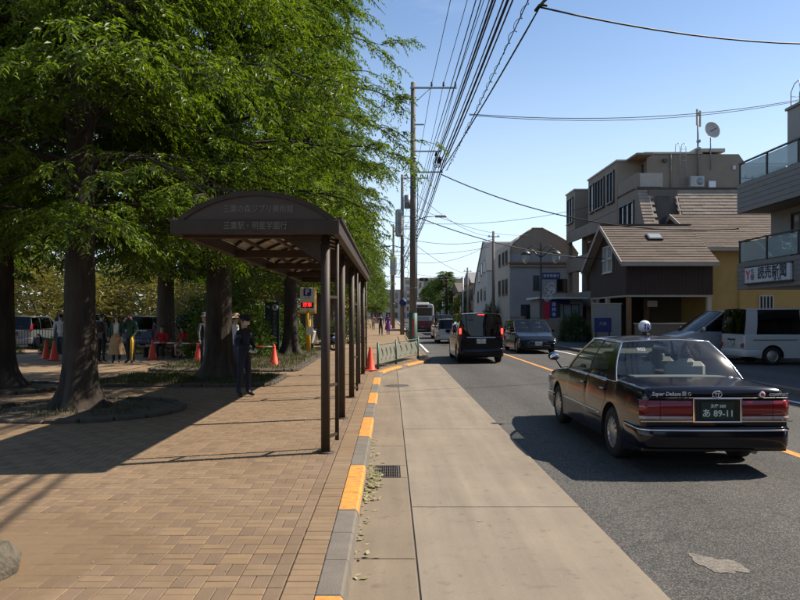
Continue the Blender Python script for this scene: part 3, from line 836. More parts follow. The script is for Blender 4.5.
def make_tree_meshes(seed, Ht=14.0, r_trunk=0.36, z0=3.5, Rmax=4.6, n_limb=58, sub=8, sprays=11, K=13, leaf_len=0.115, leaf_w=0.034, spray_len=0.5,
                     leafm='leaf', barkm='bark', lift=0.25, droop=0.55, taper=0.75, lean=(0, 0), clear=None):
    """trunk (with limbs) and crown meshes of one tree, base at the origin"""
    rs = np.random.default_rng(seed); rd = random.Random(seed)
    tb = MB()
    zk = [-0.1, 0.04, 0.12, 0.25, 0.45, 0.8, 1.3, 2.0, 3.0, 4.5, 6.5, 9, 11.5, Ht * 0.97]
    fk = [2.3, 2.1, 1.85, 1.55, 1.3, 1.14, 1.05, 1.0, .95, .88, .76, .52, .3, .05]
    zs = [-.1, .0, .04, .08, .12, .18, .25, .35, .45, .6] + [.8 + .2 * k_ for k_ in range(28)] + [6.8, 8, 9, 10.2, 11.5, Ht * .97]
    flare = [float(np.interp(z, zk, fk)) for z in zs]
    rows = []
    for z, f_ in zip(zs, flare):
        row = []
        for j in range(52):
            a = 2 * math.pi * j / 52
            lob = 1 + (0.26 * max(0, 1 - z / 0.9)) * math.sin(5 * a + seed) * (0.7 + .3 * math.sin(2 * a)) + 0.05 * fbm(math.cos(a) * 2, math.sin(a) * 2, z * .8 + seed, 1.0) + 0.045 * fbm(math.cos(a) * 9, math.sin(a) * 9, z * 1.1 + seed, 1.0)
            rr = r_trunk * f_ * lob
            row.append((rr * math.cos(a) + lean[0] * z, rr * math.sin(a) + lean[1] * z, z))
        rows.append(row)
    tb.grid(rows, close=True)
    OO, DD = [], []
    for i in range(n_limb):
        u = (i + rd.random()) / n_limb
        z = z0 + (Ht - z0 - 0.6) * u ** 0.92
        az = i * 2.39996 + rd.uniform(-.5, .5)
        ln = Rmax * (1 - taper * u ** 1.5) * rd.uniform(.78, 1.12) * (.62 if i < 9 else 1)
        up = lift + 0.55 * u + rd.uniform(-.12, .15)
        d = np.array([math.cos(az), math.sin(az), 0.0])
        pts = []
        for k_ in range(6):
            s_ = k_ / 5
            p = np.array([lean[0] * z, lean[1] * z, z]) + d * ln * s_
            p[2] += ln * (up * s_ - (droop * 0.75) * s_ ** 2.2)
            p[:2] += np.array([-d[1], d[0]]) * 0.18 * math.sin(s_ * 3 + i)
            pts.append(p)
        tb.tube([tuple(p) for p in pts], [0.045 * (1 - .9 * s_ / 5) * (0.6 + ln / 8) for s_ in range(6)], n=5, cap=False)
        P = np.array(pts)
        for q in range(sub):
            s_ = 0.16 + 0.84 * (q + rd.random()) / sub
            k_ = min(4, int(s_ * 5)); fr_ = s_ * 5 - k_
            b0 = P[k_] * (1 - fr_) + P[k_ + 1] * fr_
            sg = 1 if q % 2 else -1
            dd = d * rd.uniform(.35, .9) + np.array([-d[1], d[0], 0]) * sg * rd.uniform(.5, 1.1) + np.array([0, 0, rd.uniform(-.25, .22)])
            dd /= np.linalg.norm(dd)
            sl = rd.uniform(.8, 1.5) * (0.55 + ln / Rmax * 0.5)
            tt = (np.arange(sprays) + rs.random(sprays)) / sprays
            o_ = b0[None] + dd[None] * (tt * sl)[:, None]; o_[:, 2] -= 0.30 * sl * tt ** 2
            o_ += rs.normal(0, .05, o_.shape)
            sgn = np.where(np.arange(sprays) % 2 == 0, 1, -1)[:, None]
            e_ = dd[None] * 0.7 + np.array([-dd[1], dd[0], 0])[None] * sgn * rs.uniform(.2, .9, (sprays, 1)) + rs.normal(0, .16, (sprays, 3))
            e_[:, 2] -= 0.12
            e_ /= np.linalg.norm(e_, axis=1, keepdims=True)
            OO.append(o_); DD.append(e_)
            tb.tube([tuple(b0), tuple(b0 + dd * sl * .5 - np.array([0, 0, .075 * sl])), tuple(b0 + dd * sl - np.array([0, 0, .3 * sl]))], [.016, .011, .004], n=3, cap=False)
    O = np.concatenate(OO); D = np.concatenate(DD)
    # foliage gathers in clumps: thin out the hollows between them
    den = np.array([fbm(p[0], p[1], p[2] * 1.5 + seed, .62) for p in O])
    keep_ = den + rs.uniform(-.15, .15, len(O)) > -.20
    O, D = O[keep_], D[keep_]
    V = leaves_np(O, D, K, spray_len, leaf_len, leaf_w, droop)
    # keep the lowest leaves clear of heads and of the shelter roof
    ok = V.reshape(-1, 4, 3)[:, :, 2].min(1) > z0 - .30 - rs.uniform(0, .75, len(V) // 4) * rs.uniform(.3, 1, len(V) // 4)
    if clear:                                        # twigs cut back round the shelter roof
        (tx, ty), ra = clear; Q = V.reshape(-1, 4, 3)[:, 2]
        wx = Q[:, 0] * math.cos(ra) - Q[:, 1] * math.sin(ra) + tx; wy = Q[:, 0] * math.sin(ra) + Q[:, 1] * math.cos(ra) + ty
        ok &= ~((wx > -2.9) & (wx < -.3) & (wy > 7.0) & (wy < 20) & (Q[:, 2] < 3.5))
    V = V.reshape(-1, 4, 3)[ok].reshape(-1, 3)
    tm = tb.mesh('trunk', barkm)
    cm = fast_mesh('crown', V, quad_faces(len(V)), leafm)
    me = cm.data; bpy.data.objects.remove(cm)
    return tm, me

def place_tree(meshes, loc, rz, label, group, scale=1.0, name='street_tree', cat='tree'):
    t = thing(name, label, cat, loc, rz, group)
    t.scale = (scale,) * 3
    link('trunk', meshes[0], t); link('crown', meshes[1], t)
    return t

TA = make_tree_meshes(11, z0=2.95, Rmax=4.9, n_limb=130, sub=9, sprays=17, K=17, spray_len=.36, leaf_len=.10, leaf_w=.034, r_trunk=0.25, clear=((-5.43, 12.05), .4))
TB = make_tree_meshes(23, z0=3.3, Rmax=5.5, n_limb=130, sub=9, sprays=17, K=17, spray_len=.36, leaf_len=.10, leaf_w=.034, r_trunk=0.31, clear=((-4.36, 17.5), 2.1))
TF = make_tree_meshes(41, Ht=13, z0=3.4, Rmax=4.2, n_limb=70, sub=8, sprays=11, K=8, leaf_len=0.21, leaf_w=0.085, spray_len=0.5, leafm='leaf_far', barkm='bark_far', r_trunk=0.34)
ROW = 'tall street trees along the pavement'
place_tree(TA, (-5.43, 12.05, SW), 0.4, 'thick dark trunk in a round stone-edged bed, left of the shelter', ROW)
place_tree(TB, (-4.36, 17.5, SW), 2.1, 'broad trunk right behind the uniformed guard', ROW)
place_tree(TB, (-8.75, 15.4, SW), 4.0, 'dark trunk cut by the left edge of the photo', ROW, 0.98)
place_tree(TB, (-4.10, 28.2, SW), 1.2, 'lighter trunk beside the yellow parking sign', ROW, .85).scale.z = 1.1
place_tree(TF, (-9.3, 28.5, SW), 0.0, 'trunk behind the seated pair in red', ROW, 1.0)
place_tree(TF, (-4.6, 37.5, SW), 2.5, 'dark trunk just behind the yellow parking sign', ROW, 1.0)
place_tree(TF, (-13.6, 23.0, SW), 5.5, 'shaded tree far left behind the traffic cones', ROW, 0.95)
for i, (x, y, s_, lb) in enumerate([
        (-4.9, 47, 1.0, 'first street tree past the far end of the shelter'), (-4.9, 57, 1.0, 'second street tree past the far end of the shelter'),
        (-4.9, 68, 1.0, 'third street tree past the far end of the shelter'), (-4.9, 80, 1.0, 'fourth street tree past the far end of the shelter'),
        (-4.8, 94, 1.0, 'fifth street tree past the far end of the shelter'), (-4.8, 112, 1.05, 'most distant street tree over the pavement'),
        (-9.5, 42, 1.0, 'park tree behind the dark parking board'), (-9.0, 56, 1.1, 'park tree deep behind the shelter'),
        (-30.0, 46, 1.0, 'park tree behind parked cars at far left')]):
    place_tree(TF, (x, y, SW), i * 1.9 + 0.7, lb, ROW if i < 6 else 'park trees behind the plaza', s_, 'street_tree' if i < 6 else 'park_tree')

def shrub_mesh(seed, rx, ry, h, n, leaf_len, leaf_w, leafm, K=6, upright=0.3):
    rs = np.random.default_rng(seed)
    u = rs.normal(0, 1, (n, 3)); u /= np.linalg.norm(u, axis=1, keepdims=True); u[:, 2] = np.abs(u[:, 2])
    r_ = rs.uniform(.55, 1.0, (n, 1)) ** .5
    lump = np.array([1 + .22 * fbm(p[0], p[1], p[2] + seed, 2.2) for p in u])[:, None]
    O = u * r_ * lump * np.array([rx, ry, h])
    D = u + rs.normal(0, .4, u.shape); D[:, 2] += upright; D /= np.linalg.norm(D, axis=1, keepdims=True)
    V = leaves_np(O, D, K, leaf_len * 3, leaf_len, leaf_w, 0.25)
    V = V.reshape(-1, 4, 3); V[..., 2] = np.maximum(V[..., 2], 0.0); V = V.reshape(-1, 3)
    o = fast_mesh('foliage', V, quad_faces(len(V)), leafm); me = o.data; bpy.data.objects.remove(o)
    return me
def stem_mesh(h, n=5, spread=.5, m='bark_far', seed=1):
    rd = random.Random(seed); mb = MB()
    for i in range(n):
        a = i * 2.4; mb.tube([(0.05 * math.cos(a), .05 * math.sin(a), -.05), (spread * .5 * math.cos(a), spread * .5 * math.sin(a), h * .5), (spread * math.cos(a), spread * math.sin(a), h * rd.uniform(.8, 1))], [.035, .022, .008], n=5)
    return mb.mesh('stem', m)
SH = [shrub_mesh(3, 1.0, 1.0, 1.0, 900, .09, .045, 'leaf_far'), shrub_mesh(5, 1.0, 1.0, 1.0, 900, .10, .05, 'leaf_dark'), shrub_mesh(8, 1.0, 1.0, 1.0, 1000, .13, .03, 'leaf_dry', upright=.9)]
STM = stem_mesh(0.8)
def shrub(kind, loc, scale, label, group, name='shrub', rz=0.0):
    t = thing(name, label, 'shrub', loc, rz, group); t.scale = scale
    link('foliage', SH[kind], t); link('stem', STM, t)
    return t
G2 = 'shrubs behind the plaza'
shrub(0, (-6.3, 27.0, SW), (1.5, 1.5, 2.6), 'bright green shrub between guard and dark parking board', G2)
shrub(0, (-5.6, 33.0, SW), (1.5, 1.4, 2.0), 'green shrub just right of the dark parking board', G2)
shrub(1, (-8.2, 33.5, SW), (2.0, 1.6, 2.4), 'dark shrub left of the dark parking board', G2)
shrub(1, (-2.9, 41.0, SW), (1.1, 1.6, 1.3), 'low dark shrub right of the yellow parking sign', G2)
for i, (x, y, sx, sz, kd, lb) in enumerate([(-31, 62, 7, 6.0, 2, 'leftmost'), (-22, 64, 6, 5.2, 2, 'second from left'), (-14, 60, 5.5, 5.5, 2, 'third from left'), (-7.5, 66, 4.5, 4.6, 2, 'rightmost')]):
    shrub(kd, (x, y, SW), (sx, 3.0, sz), 'tall olive bush bank beyond the parked cars, ' + lb, 'olive bushes beyond the car park', 'bush')
for i, (x, y, sx, sz) in enumerate([(-44, 75, 9, 9), (-30, 80, 8, 8), (-18, 78, 7, 8), (-52, 60, 8, 7)]):
    shrub(0, (x, y, SW), (sx, 4, sz), ['green thicket at the far left behind the olive bushes', 'green thicket behind the second olive bush', 'green thicket behind the third olive bush', 'green thicket left of all olive bushes'][i], 'far thickets', 'thicket')
# low plants at the fence
for i in range(9):
    shrub([0, 1][i % 2], (-19.5 + 1.7 * i, 29.4 + .2 * math.sin(i * 3), SW), (.55, .4, .55 + .2 * math.sin(i * 2.2)), ['leftmost', 'second', 'third', 'fourth', 'fifth', 'sixth', 'seventh', 'eighth', 'rightmost'][i] + ' knee-high plant from the left along the black fence', 'low plants along the fence', 'low_plant', i)

def grass(name, pts, blade_h, n_each, m='grass', parent=None, kind='stuff', label=None, cat=None, rr=.12):
    P = np.repeat(np.array(pts), n_each, axis=0); n = len(P)
    P[:, :2] += rng.normal(0, rr, (n, 2))
    a = rng.uniform(0, 2 * math.pi, n); w = 0.006
    h = blade_h * rng.uniform(.5, 1.3, n)
    side = np.stack([np.cos(a), np.sin(a), np.zeros(n)], 1) * w
    ben = np.stack([-np.sin(a), np.cos(a), np.zeros(n)], 1) * (h * rng.uniform(.1, .7, n))[:, None]
    top = P + ben; top[:, 2] += h
    mid = P + ben * .35; mid[:, 2] += h * .6
    V = np.stack([P - side, P + side, mid + side * .8, mid - side * .8, top], 1).reshape(-1, 3)
    F = np.concatenate([np.arange(n)[:, None] * 5 + np.array([0, 1, 2]), np.arange(n)[:, None] * 5 + np.array([0, 2, 3]), np.arange(n)[:, None] * 5 + np.array([3, 2, 4])])
    o = fast_mesh(name, V, F, m, parent)
    return tag(o, label, cat, kind=kind)
pts = [(rng.uniform(-7.0, -3.0), rng.uniform(16.1, 18.8), SW + 0.06) for _ in range(420)]
pts = [p for p in pts if (p[0] + 4.55) ** 2 + (p[1] - 17.5) ** 2 > .25]
grass('bed_grass', pts, 0.09, 14, label='short rough grass in the bed round the guard’s tree', cat='grass')
pts = [(rng.uniform(-7.0, -3.0), rng.uniform(20.4, 33.5), SW + 0.06) for _ in range(800)]
grass('bed_grass', pts, 0.12, 12, label='rough grass in the long bed by the parking signs', cat='grass')
pts = [(-5.3 + 1.4 * math.sqrt(rng.random()) * math.cos(a), 12 + 1.25 * math.sqrt(rng.random()) * math.sin(a), SW + 0.07) for a in rng.uniform(0, 6.28, 60)]
grass('bed_grass', pts, 0.07, 8, label='sparse grass in the round bed of the near trunk', cat='grass')
# fallen leaves in the gutter
n = 420
yy_ = np.where(rng.random(n) < .82, rng.normal(7.3, .36, n), rng.uniform(4.6, 10, n))
xx_ = -0.262 + np.abs(rng.normal(0, .055, n)) + np.where((yy_ > 7.0) & (yy_ < 7.9), rng.uniform(0, .06, n), 0)
a = rng.uniform(0, 6.28, n); ln = rng.uniform(.018, .04, n); wd = ln * rng.uniform(.3, .55, n)
C0 = np.stack([xx_, yy_, 0.016 + rng.uniform(0.001, .02, n)], 1)
A_ = np.stack([np.cos(a), np.sin(a), rng.uniform(-.3, .4, n)], 1) * ln[:, None]; B_ = np.stack([-np.sin(a), np.cos(a), rng.uniform(-.3, .3, n)], 1) * wd[:, None]
V = np.stack([C0 - A_, C0 + B_, C0 + A_, C0 - B_], 1).reshape(-1, 3)
# a few leaves and twigs blown over pavement and bay
n2 = 240
C1 = np.stack([np.where(rng.random(n2) < .75, rng.uniform(-6.5, -.5, n2), rng.uniform(-.2, 1.7, n2)), rng.uniform(3.8, 15, n2), np.zeros(n2)], 1)
C1[:, 2] = np.where(C1[:, 0] < -.3, SW + .004, .018)
a2 = rng.uniform(0, 6.28, n2); l2 = rng.uniform(.008, .022, n2)
A2 = np.stack([np.cos(a2), np.sin(a2), rng.uniform(0, .25, n2)], 1) * l2[:, None]; B2 = np.stack([-np.sin(a2), np.cos(a2), np.zeros(n2)], 1) * (l2 * rng.uniform(.12, .45, n2))[:, None]
V2 = np.stack([C1 - A2 * [1, 1, 0], C1 + B2, C1 + A2, C1 - B2], 1).reshape(-1, 3)
tag(fast_mesh('fallen_leaves', V2, quad_faces(len(V2)), 'litter'), 'few dry leaves blown over the brick pavement', 'leaves', kind='stuff')
tag(fast_mesh('fallen_leaves', V, quad_faces(len(V)), 'litter'), 'dry yellowish fallen leaves along the gutter', 'leaves', kind='stuff')

# ------------------------------------------------------------------ vehicles
def rbox(mb, c, d, bev=0.04, **k):
    return mb.box(c, d, bev=bev, **k)

def wheel(parent, x, y, r, w, side, spokes=7, cap=False, rim_m='rim'):
    """side: +1 outer face towards +x"""
    t = MB()
    t.lathe([(r * .62, -w / 2), (r * .90, -w / 2), (r * .985, -w * .38), (r, -w * .2), (r, w * .2), (r * .985, w * .38), (r * .90, w / 2), (r * .66, w / 2), (r * .62, w * .42)], axis='X', n=32)
    ty = t.build('wheel', 'tyre', parent, loc=(x, y, r))
    m_ = MB()
    o = side * w * .44
    m_.lathe([(r * .64, o), (r * .60, o + side * .006), (r * .56, o - side * .02), (r * .54, o - side * .05)], axis='X', n=28)
    if cap:
        m_.lathe([(r * .56, o - side * .012), (r * .42, o + side * .004), (r * .22, o + side * .012), (0.0, o + side * .016)], axis='X', n=28)
        for i in range(12):
            a = 2 * math.pi * i / 12
            m_.box((o + side * .008, math.cos(a) * r * .45, math.sin(a) * r * .45), (.012, .018, r * .16), rx=a - math.pi / 2)
    else:
        for i in range(spokes):
            a = 2 * math.pi * i / spokes
            m_.box((o - side * .012, math.cos(a) * r * .32, math.sin(a) * r * .32), (.03, r * .58, .05), rx=a, bev=.008)
        m_.lathe([(r * .14, o), (r * .12, o + side * .012), (0, o + side * .014)], axis='X', n=14)
        m_.lathe([(r * .54, o - side * .06), (0, o - side * .06)], axis='X', n=20, mi=1)
    m_.build('rim', [rim_m, 'well'], ty)
    return ty

class Car:
    def __init__(s, **k):
        s.__dict__.update(dict(drop=0.07, bulge=0.05, endr=0.10, plan=0.10, sill=0.20, tumble=0.16, crown=0.03, bow_r=0.05, bow_f=0.10, zr=None))
        s.__dict__.update(k)
        s.ty = np.array([p[0] for p in s.top]); s.tz = np.array([p[1] for p in s.top])
    def ztop(s, y): return float(np.interp(y, s.ty, s.tz))
    def zbot(s, y):
        z = s.sill + (0.06 if abs(y) > s.L / 2 - .5 else 0) * (abs(y) - s.L / 2 + .5) / .5
        for ya, ra in s.arch:
            d = abs(y - ya)
            if d < ra: z = max(z, s.wr + math.sqrt(ra * ra - d * d) - 0.0)
        return z
    def half(s, y):
        u = abs(y) / (s.L / 2)
        w = s.W / 2 * (1 - s.plan * max(0, (u - .45) / .55) ** 2.6 * (1.0 if y > 0 else 0.55))
        e = s.L / 2 - abs(y)
        if e < s.endr: w -= s.endr * (1 - math.sqrt(max(0, 1 - ((s.endr - e) / s.endr) ** 2)))
        return w
    def sx(s, y, z):
        zs = s.ztop(y) - s.drop; zm = 0.55
        w = s.half(y)
        if z < zm: return w * (1 - 0.035 * ((zm - z) / zm) ** 2)
        return w * (1 - s.bulge * ((z - zm) / max(.1, zs - zm)) ** 2)
    def warp(s, p):
        x, y, z = p
        u = x / (s.W / 2)
        if y < -s.L / 2 + .7: y += s.bow_r * u * u * (1 - (y + s.L / 2) / .7)
        if y > s.L / 2 - .9: y -= s.bow_f * u * u * (1 - (s.L / 2 - y) / .9)
        return (x, y, z)
    def section(s, y, ez=0.0):
        zt = s.ztop(y) - ez; zs = zt - s.drop; zb = min(s.zbot(y), zs - .05)
        pts = []
        for i in range(9):
            z = zb + (zs - zb) * i / 8
            pts.append((s.sx(y, z), y, z))
        x0 = pts[-1][0]
        for i in range(1, 9):
            a = math.pi / 2 * i / 8
            pts.append((x0 * (math.cos(a) ** .45 if i < 8 else 0), y, zs + (zt - zs) * math.sin(a) ** .8))
        return pts
    def body(s, parent, m):
        ys = set(np.linspace(-s.L / 2, s.L / 2, 56))
        for ya, ra in s.arch:
            ys |= set(ya + ra * np.cos(np.linspace(0, math.pi, 19)))
            ys |= {ya - ra - .004, ya + ra + .004}
        for e in (0, .006, .02, .045, .08): ys |= {-s.L / 2 + e, s.L / 2 - e}
        ys |= set(s.ty)
        ys = sorted(y for y in ys if -s.L / 2 <= y <= s.L / 2)
        ys2 = [ys[0]]
        for y in ys[1:]:
            if y - ys2[-1] > .0025: ys2.append(y)
        rows = []
        for y in ys2:
            e = s.L / 2 - abs(y)
            ez = 0.05 * (1 - math.sqrt(max(0, 1 - ((.08 - e) / .08) ** 2))) if e < .08 else 0
            h = s.section(y, ez)
            full = h + [(-p[0], p[1], p[2]) for p in h[-2::-1]]
            rows.append([s.warp(p) for p in full])
        mb = MB(); n = len(rows[0])
        mb.grid(rows)
        mb.grid([[r_[0], r_[-1]] for r_ in rows], mi=1, smooth=False)
        o = len(mb.v)
        mb.add(rows[0], [tuple(range(n))]); mb.add(rows[-1], [tuple(range(n))])
        # cabin floor of the top shell is trim coloured
        me_faces = len(rows) - 1
        g0, g1 = s.cab
        nf = n - 1
        for i in range(me_faces):
            ym = (rows[i][8][1] + rows[i + 1][8][1]) / 2
            if g0 + .06 < ym < g1 - .06:
                for j in range(10, nf - 10): mb.m[i * nf + j] = 1
        ob = mb.build('body', [m, 'well'], parent, fix=False)
        return ob
    def door(s, parent, y0, y1, m, zt=None, name='door', off=.004, zlow=None, slope=0.0):
        mb = MB(); rows = []
        for i in range(15):
            y = y0 + (y1 - y0) * i / 14
            zb = max(s.zbot(y) + .045, zlow or 0); z1 = (zt or s.belt) - 0.005
            row = []
            for k in range(9):
                z = zb + (z1 - zb) * k / 8
                e = 0.0 if (i in (0, 14) or k in (0, 8)) else off
                row.append((s.sx(y, z) + e, y, z))
            rows.append(row)
        for sg in ((1,) if parent is None else (1, -1)):
            m_ = MB(); m_.grid([[(sg * p[0], p[1], p[2]) for p in r_] for r_ in rows])
            ob = m_.build(name, m, parent, fix=False)
            h = MB()
            yh = y0 + .16; zh = s.belt - .10 if not s.__dict__.get('zh') else s.zh
            h.box((sg * (s.sx(yh, zh) + .018), yh, zh), (.022, .17, .026), bev=.008)
            h.build('handle', s.__dict__.get('handle_m', m), ob)
    def cabin(s, parent, m, glass, side_glass=None):
        """lines: list of (y at belt, y at roof) along the side; strips alternate pillar, glass, pillar ..."""
        hb = lambda y: s.sx(y, s.belt) - 0.012
        zr, ov = s.roof, s.roof - 0.05
        rh = s.roof_half
        def low(y): return Vector((hb(y), y, s.ztop(y) - s.drop * .6 if s.__dict__.get('follow') else s.belt))
        def high(y): return Vector((rh, y, ov))
        def pt(l, t):
            a, b = low(l[0]), high(l[1])
            p = a.lerp(b, t)
            p.x += 0.035 * math.sin(math.pi * t)
            return p
        Lns = s.lines
        for sg in (1, -1):
            for i in range(len(Lns) - 1):
                a, b = Lns[i], Lns[i + 1]
                rows = []
                for k in range(7):
                    f = k / 6
                    l = (a[0] + (b[0] - a[0]) * f, a[1] + (b[1] - a[1]) * f)
                    rows.append([(sg * q.x, q.y, q.z) for q in (pt(l, t / 6) for t in range(7))])
                m_ = MB()
                if i % 2 == 0:
                    m_.grid(rows)
                    m_.build('pillar', [s.__dict__.get('pillar_m', m)] if i not in (0, len(Lns) - 2) else [m], parent, fix=False)
                else:
                    rows = [[(x - sg * .008, y, z) for x, y, z in r_] for r_ in rows]
                    m_.grid(rows)
                    m_.build('side_window', side_glass or glass, parent, fix=False)
                    # rubber and bright strip at the belt
                    m2 = MB(); m2.tube([(sg * (low(a[0]).x + .004), a[0], low(a[0]).z + .006), (sg * (low(b[0]).x + .004), b[0], low(b[0]).z + .006)], .009, n=5)
                    m2.build('window_trim', s.__dict__.get('trim_m', 'trim_black'), parent, fix=False)
        def screen(name, l, bow, mt, sgn, edge=0.06):
            """windscreen / rear window between the two outer pillar lines"""
            rows = []
            for k in range(9):
                t = k / 8; q = pt(l, t)
                rows.append([(q.x * u, q.y + sgn * bow * (1 - u * u) * (1 - .35 * t), q.z + .03 * t * (1 - u * u)) for u in np.linspace(-1, 1, 13)])
            m_ = MB(); m_.grid(rows); w = m_.build(name, mt, parent, fix=False)
            f = MB()
            ring = [rows[0][i] for i in range(13)] + [rows[k][12] for k in range(1, 9)] + [rows[8][i] for i in range(11, -1, -1)] + [rows[k][0] for k in range(7, 0, -1)]
            f.tube(ring + [ring[0]], .012, n=5, cap=False)
            f.build('seal', s.__dict__.get('seal_m', 'trim_black'), w, fix=False)
            return rows
        fr_ = screen('windscreen', Lns[0], s.bow_ws, glass if not s.__dict__.get('ws_glass') else s.ws_glass, 1)
        rr_ = screen('rear_window', Lns[-1], s.bow_rw, s.__dict__.get('rear_glass', glass), -1)
        # roof skin between the two screens
        y0, y1 = Lns[-1][1], Lns[0][1]
        rows = []
        for k in range(13):
            f = k / 12; y = y0 + (y1 - y0) * f
            row = []
            for u in np.linspace(-1, 1, 17):
                au = abs(u)
                yy = y + (s.bow_ws * .65 * f - s.bow_rw * .65 * (1 - f)) * (1 - u * u) * (abs(2 * f - 1) ** 2)
                z = ov + 0.03 * (1 - u * u) + (s.roof - ov - .03) * (1 - au ** 2.5) * (1 - (abs(2 * f - 1)) ** 2.6) + s.crown * (1 - (2 * f - 1) ** 2) * (1 - u * u) 
                row.append((rh * (u if au < 1 else u) * 1.012, yy, z + .004))
            rows.append(row)
        m_ = MB(); m_.grid(rows); s.roof_ob = m_.build('roof', m, parent, fix=False)
        # gutter rails along the roof edge
        for sg in (1, -1):
            m_ = MB(); m_.tube([(sg * (rh + .004), y1, ov), (sg * (rh + .012), (y0 + y1) / 2, ov + .012), (sg * (rh + .004), y0, ov)], .016, n=6); m_.build('roof_rail', s.__dict__.get('gutter_m', m), parent, fix=False)
        s.rear_rows, s.front_rows = rr_, fr_
    def wheels(s, parent, **k):
        for ya, ra in s.arch:
            for sg in (1, -1): wheel(parent, sg * (s.W / 2 - s.tw / 2 - .02), ya, s.wr, s.tw, sg, **k)
    def bumper(s, parent, end, z0, z1, m, out=.05, wrap=.55, strip=None):
        """wrap-round bumper. end: -1 rear, +1 front"""
        path = []
        E = s.L / 2
        for i in range(7): path.append((1, -wrap + wrap * i / 6))
        pts = []
        hw = s.half(end * (E - .12)) + out * .45
        for k in range(6):
            yy = E - wrap + (wrap - .13) * k / 5
            pts.append((hw if k > 1 else hw - .01 * (1 - k), yy))
        for k in range(1, 6):
            a = math.pi / 2 * k / 5
            pts.append((hw - .15 + .15 * math.cos(a), E - .13 + (.13 + out) * math.sin(a)))
        bow = s.bow_r if end < 0 else s.bow_f
        half = [(x, y - bow * (min(1, x / (s.W / 2)) ** 2 if y > E - .2 else 1)) for x, y in pts]
        for k in range(1, 5):
            x = (hw - .15) * (1 - k / 5); half.append((x, E + out - bow * (x / (s.W / 2)) ** 2))
        full = half + [(-x, y) for x, y in half[::-1]]
        prof = [(-.05, z0 + .02), (-.012, z0), (0, z0 + .03), (.006, (z0 + z1) / 2), (0, z1 - .02), (-.015, z1), (-.08, z1 + .004)]
        rows = []
        for j, (x, y) in enumerate(full):
            a = full[max(0, j - 1)]; b = full[min(len(full) - 1, j + 1)]
            t = Vector((b[0] - a[0], b[1] - a[1])).normalized(); nrm = Vector((t.y, -t.x))
            if nrm.y < 0 and y > E - .05: nrm = -nrm
            if abs(nrm.y) < .5 and nrm.x * x < 0: nrm = -nrm
            rows.append([(x + nrm.x * o, end * (y + nrm.y * o), z) for o, z in prof])
        m_ = MB(); m_.grid(rows); b = m_.build('bumper', m, parent, fix=False)
        if strip:
            m2 = MB(); m2.tube([(x * 1.004, end * (y + .006), z1 - .035) for x, y in full], .012, n=5); m2.build('bumper_strip', strip, b, fix=False)
        return b

def seats(parent, rows, belt, m='seat', w=1.3, zt=1.12, head=True):
    for y in rows:
        for x in (-w / 4, w / 4):
            mb = MB()
            rbox(mb, (x, y, belt - .1), (w * .40, .16, .62), .06)
            if head: rbox(mb, (x, y - .02, zt), (.26, .10, .2), .05)
            mb.build('seat_back', m, parent)

def plate(parent, loc, facing, m, tm, top, main, back='plate_white', w=.33, h=.165):
    """number plate; facing -1: towards -y, +1: towards +y"""
    o = MB(); rbox(o, (0, 0, 0), (w, .012, h), .004); p = o.build('number_plate', m, parent, loc=loc)
    if facing > 0: p.rotation_euler = (0, 0, math.pi)
    lettering('lettering', top, .045, tm, p, (0, -.0075, h * .26), bold=.0008)
    lettering('lettering', main, .098, tm, p, (0, -.0075, -h * .17), bold=.0012)
    return p

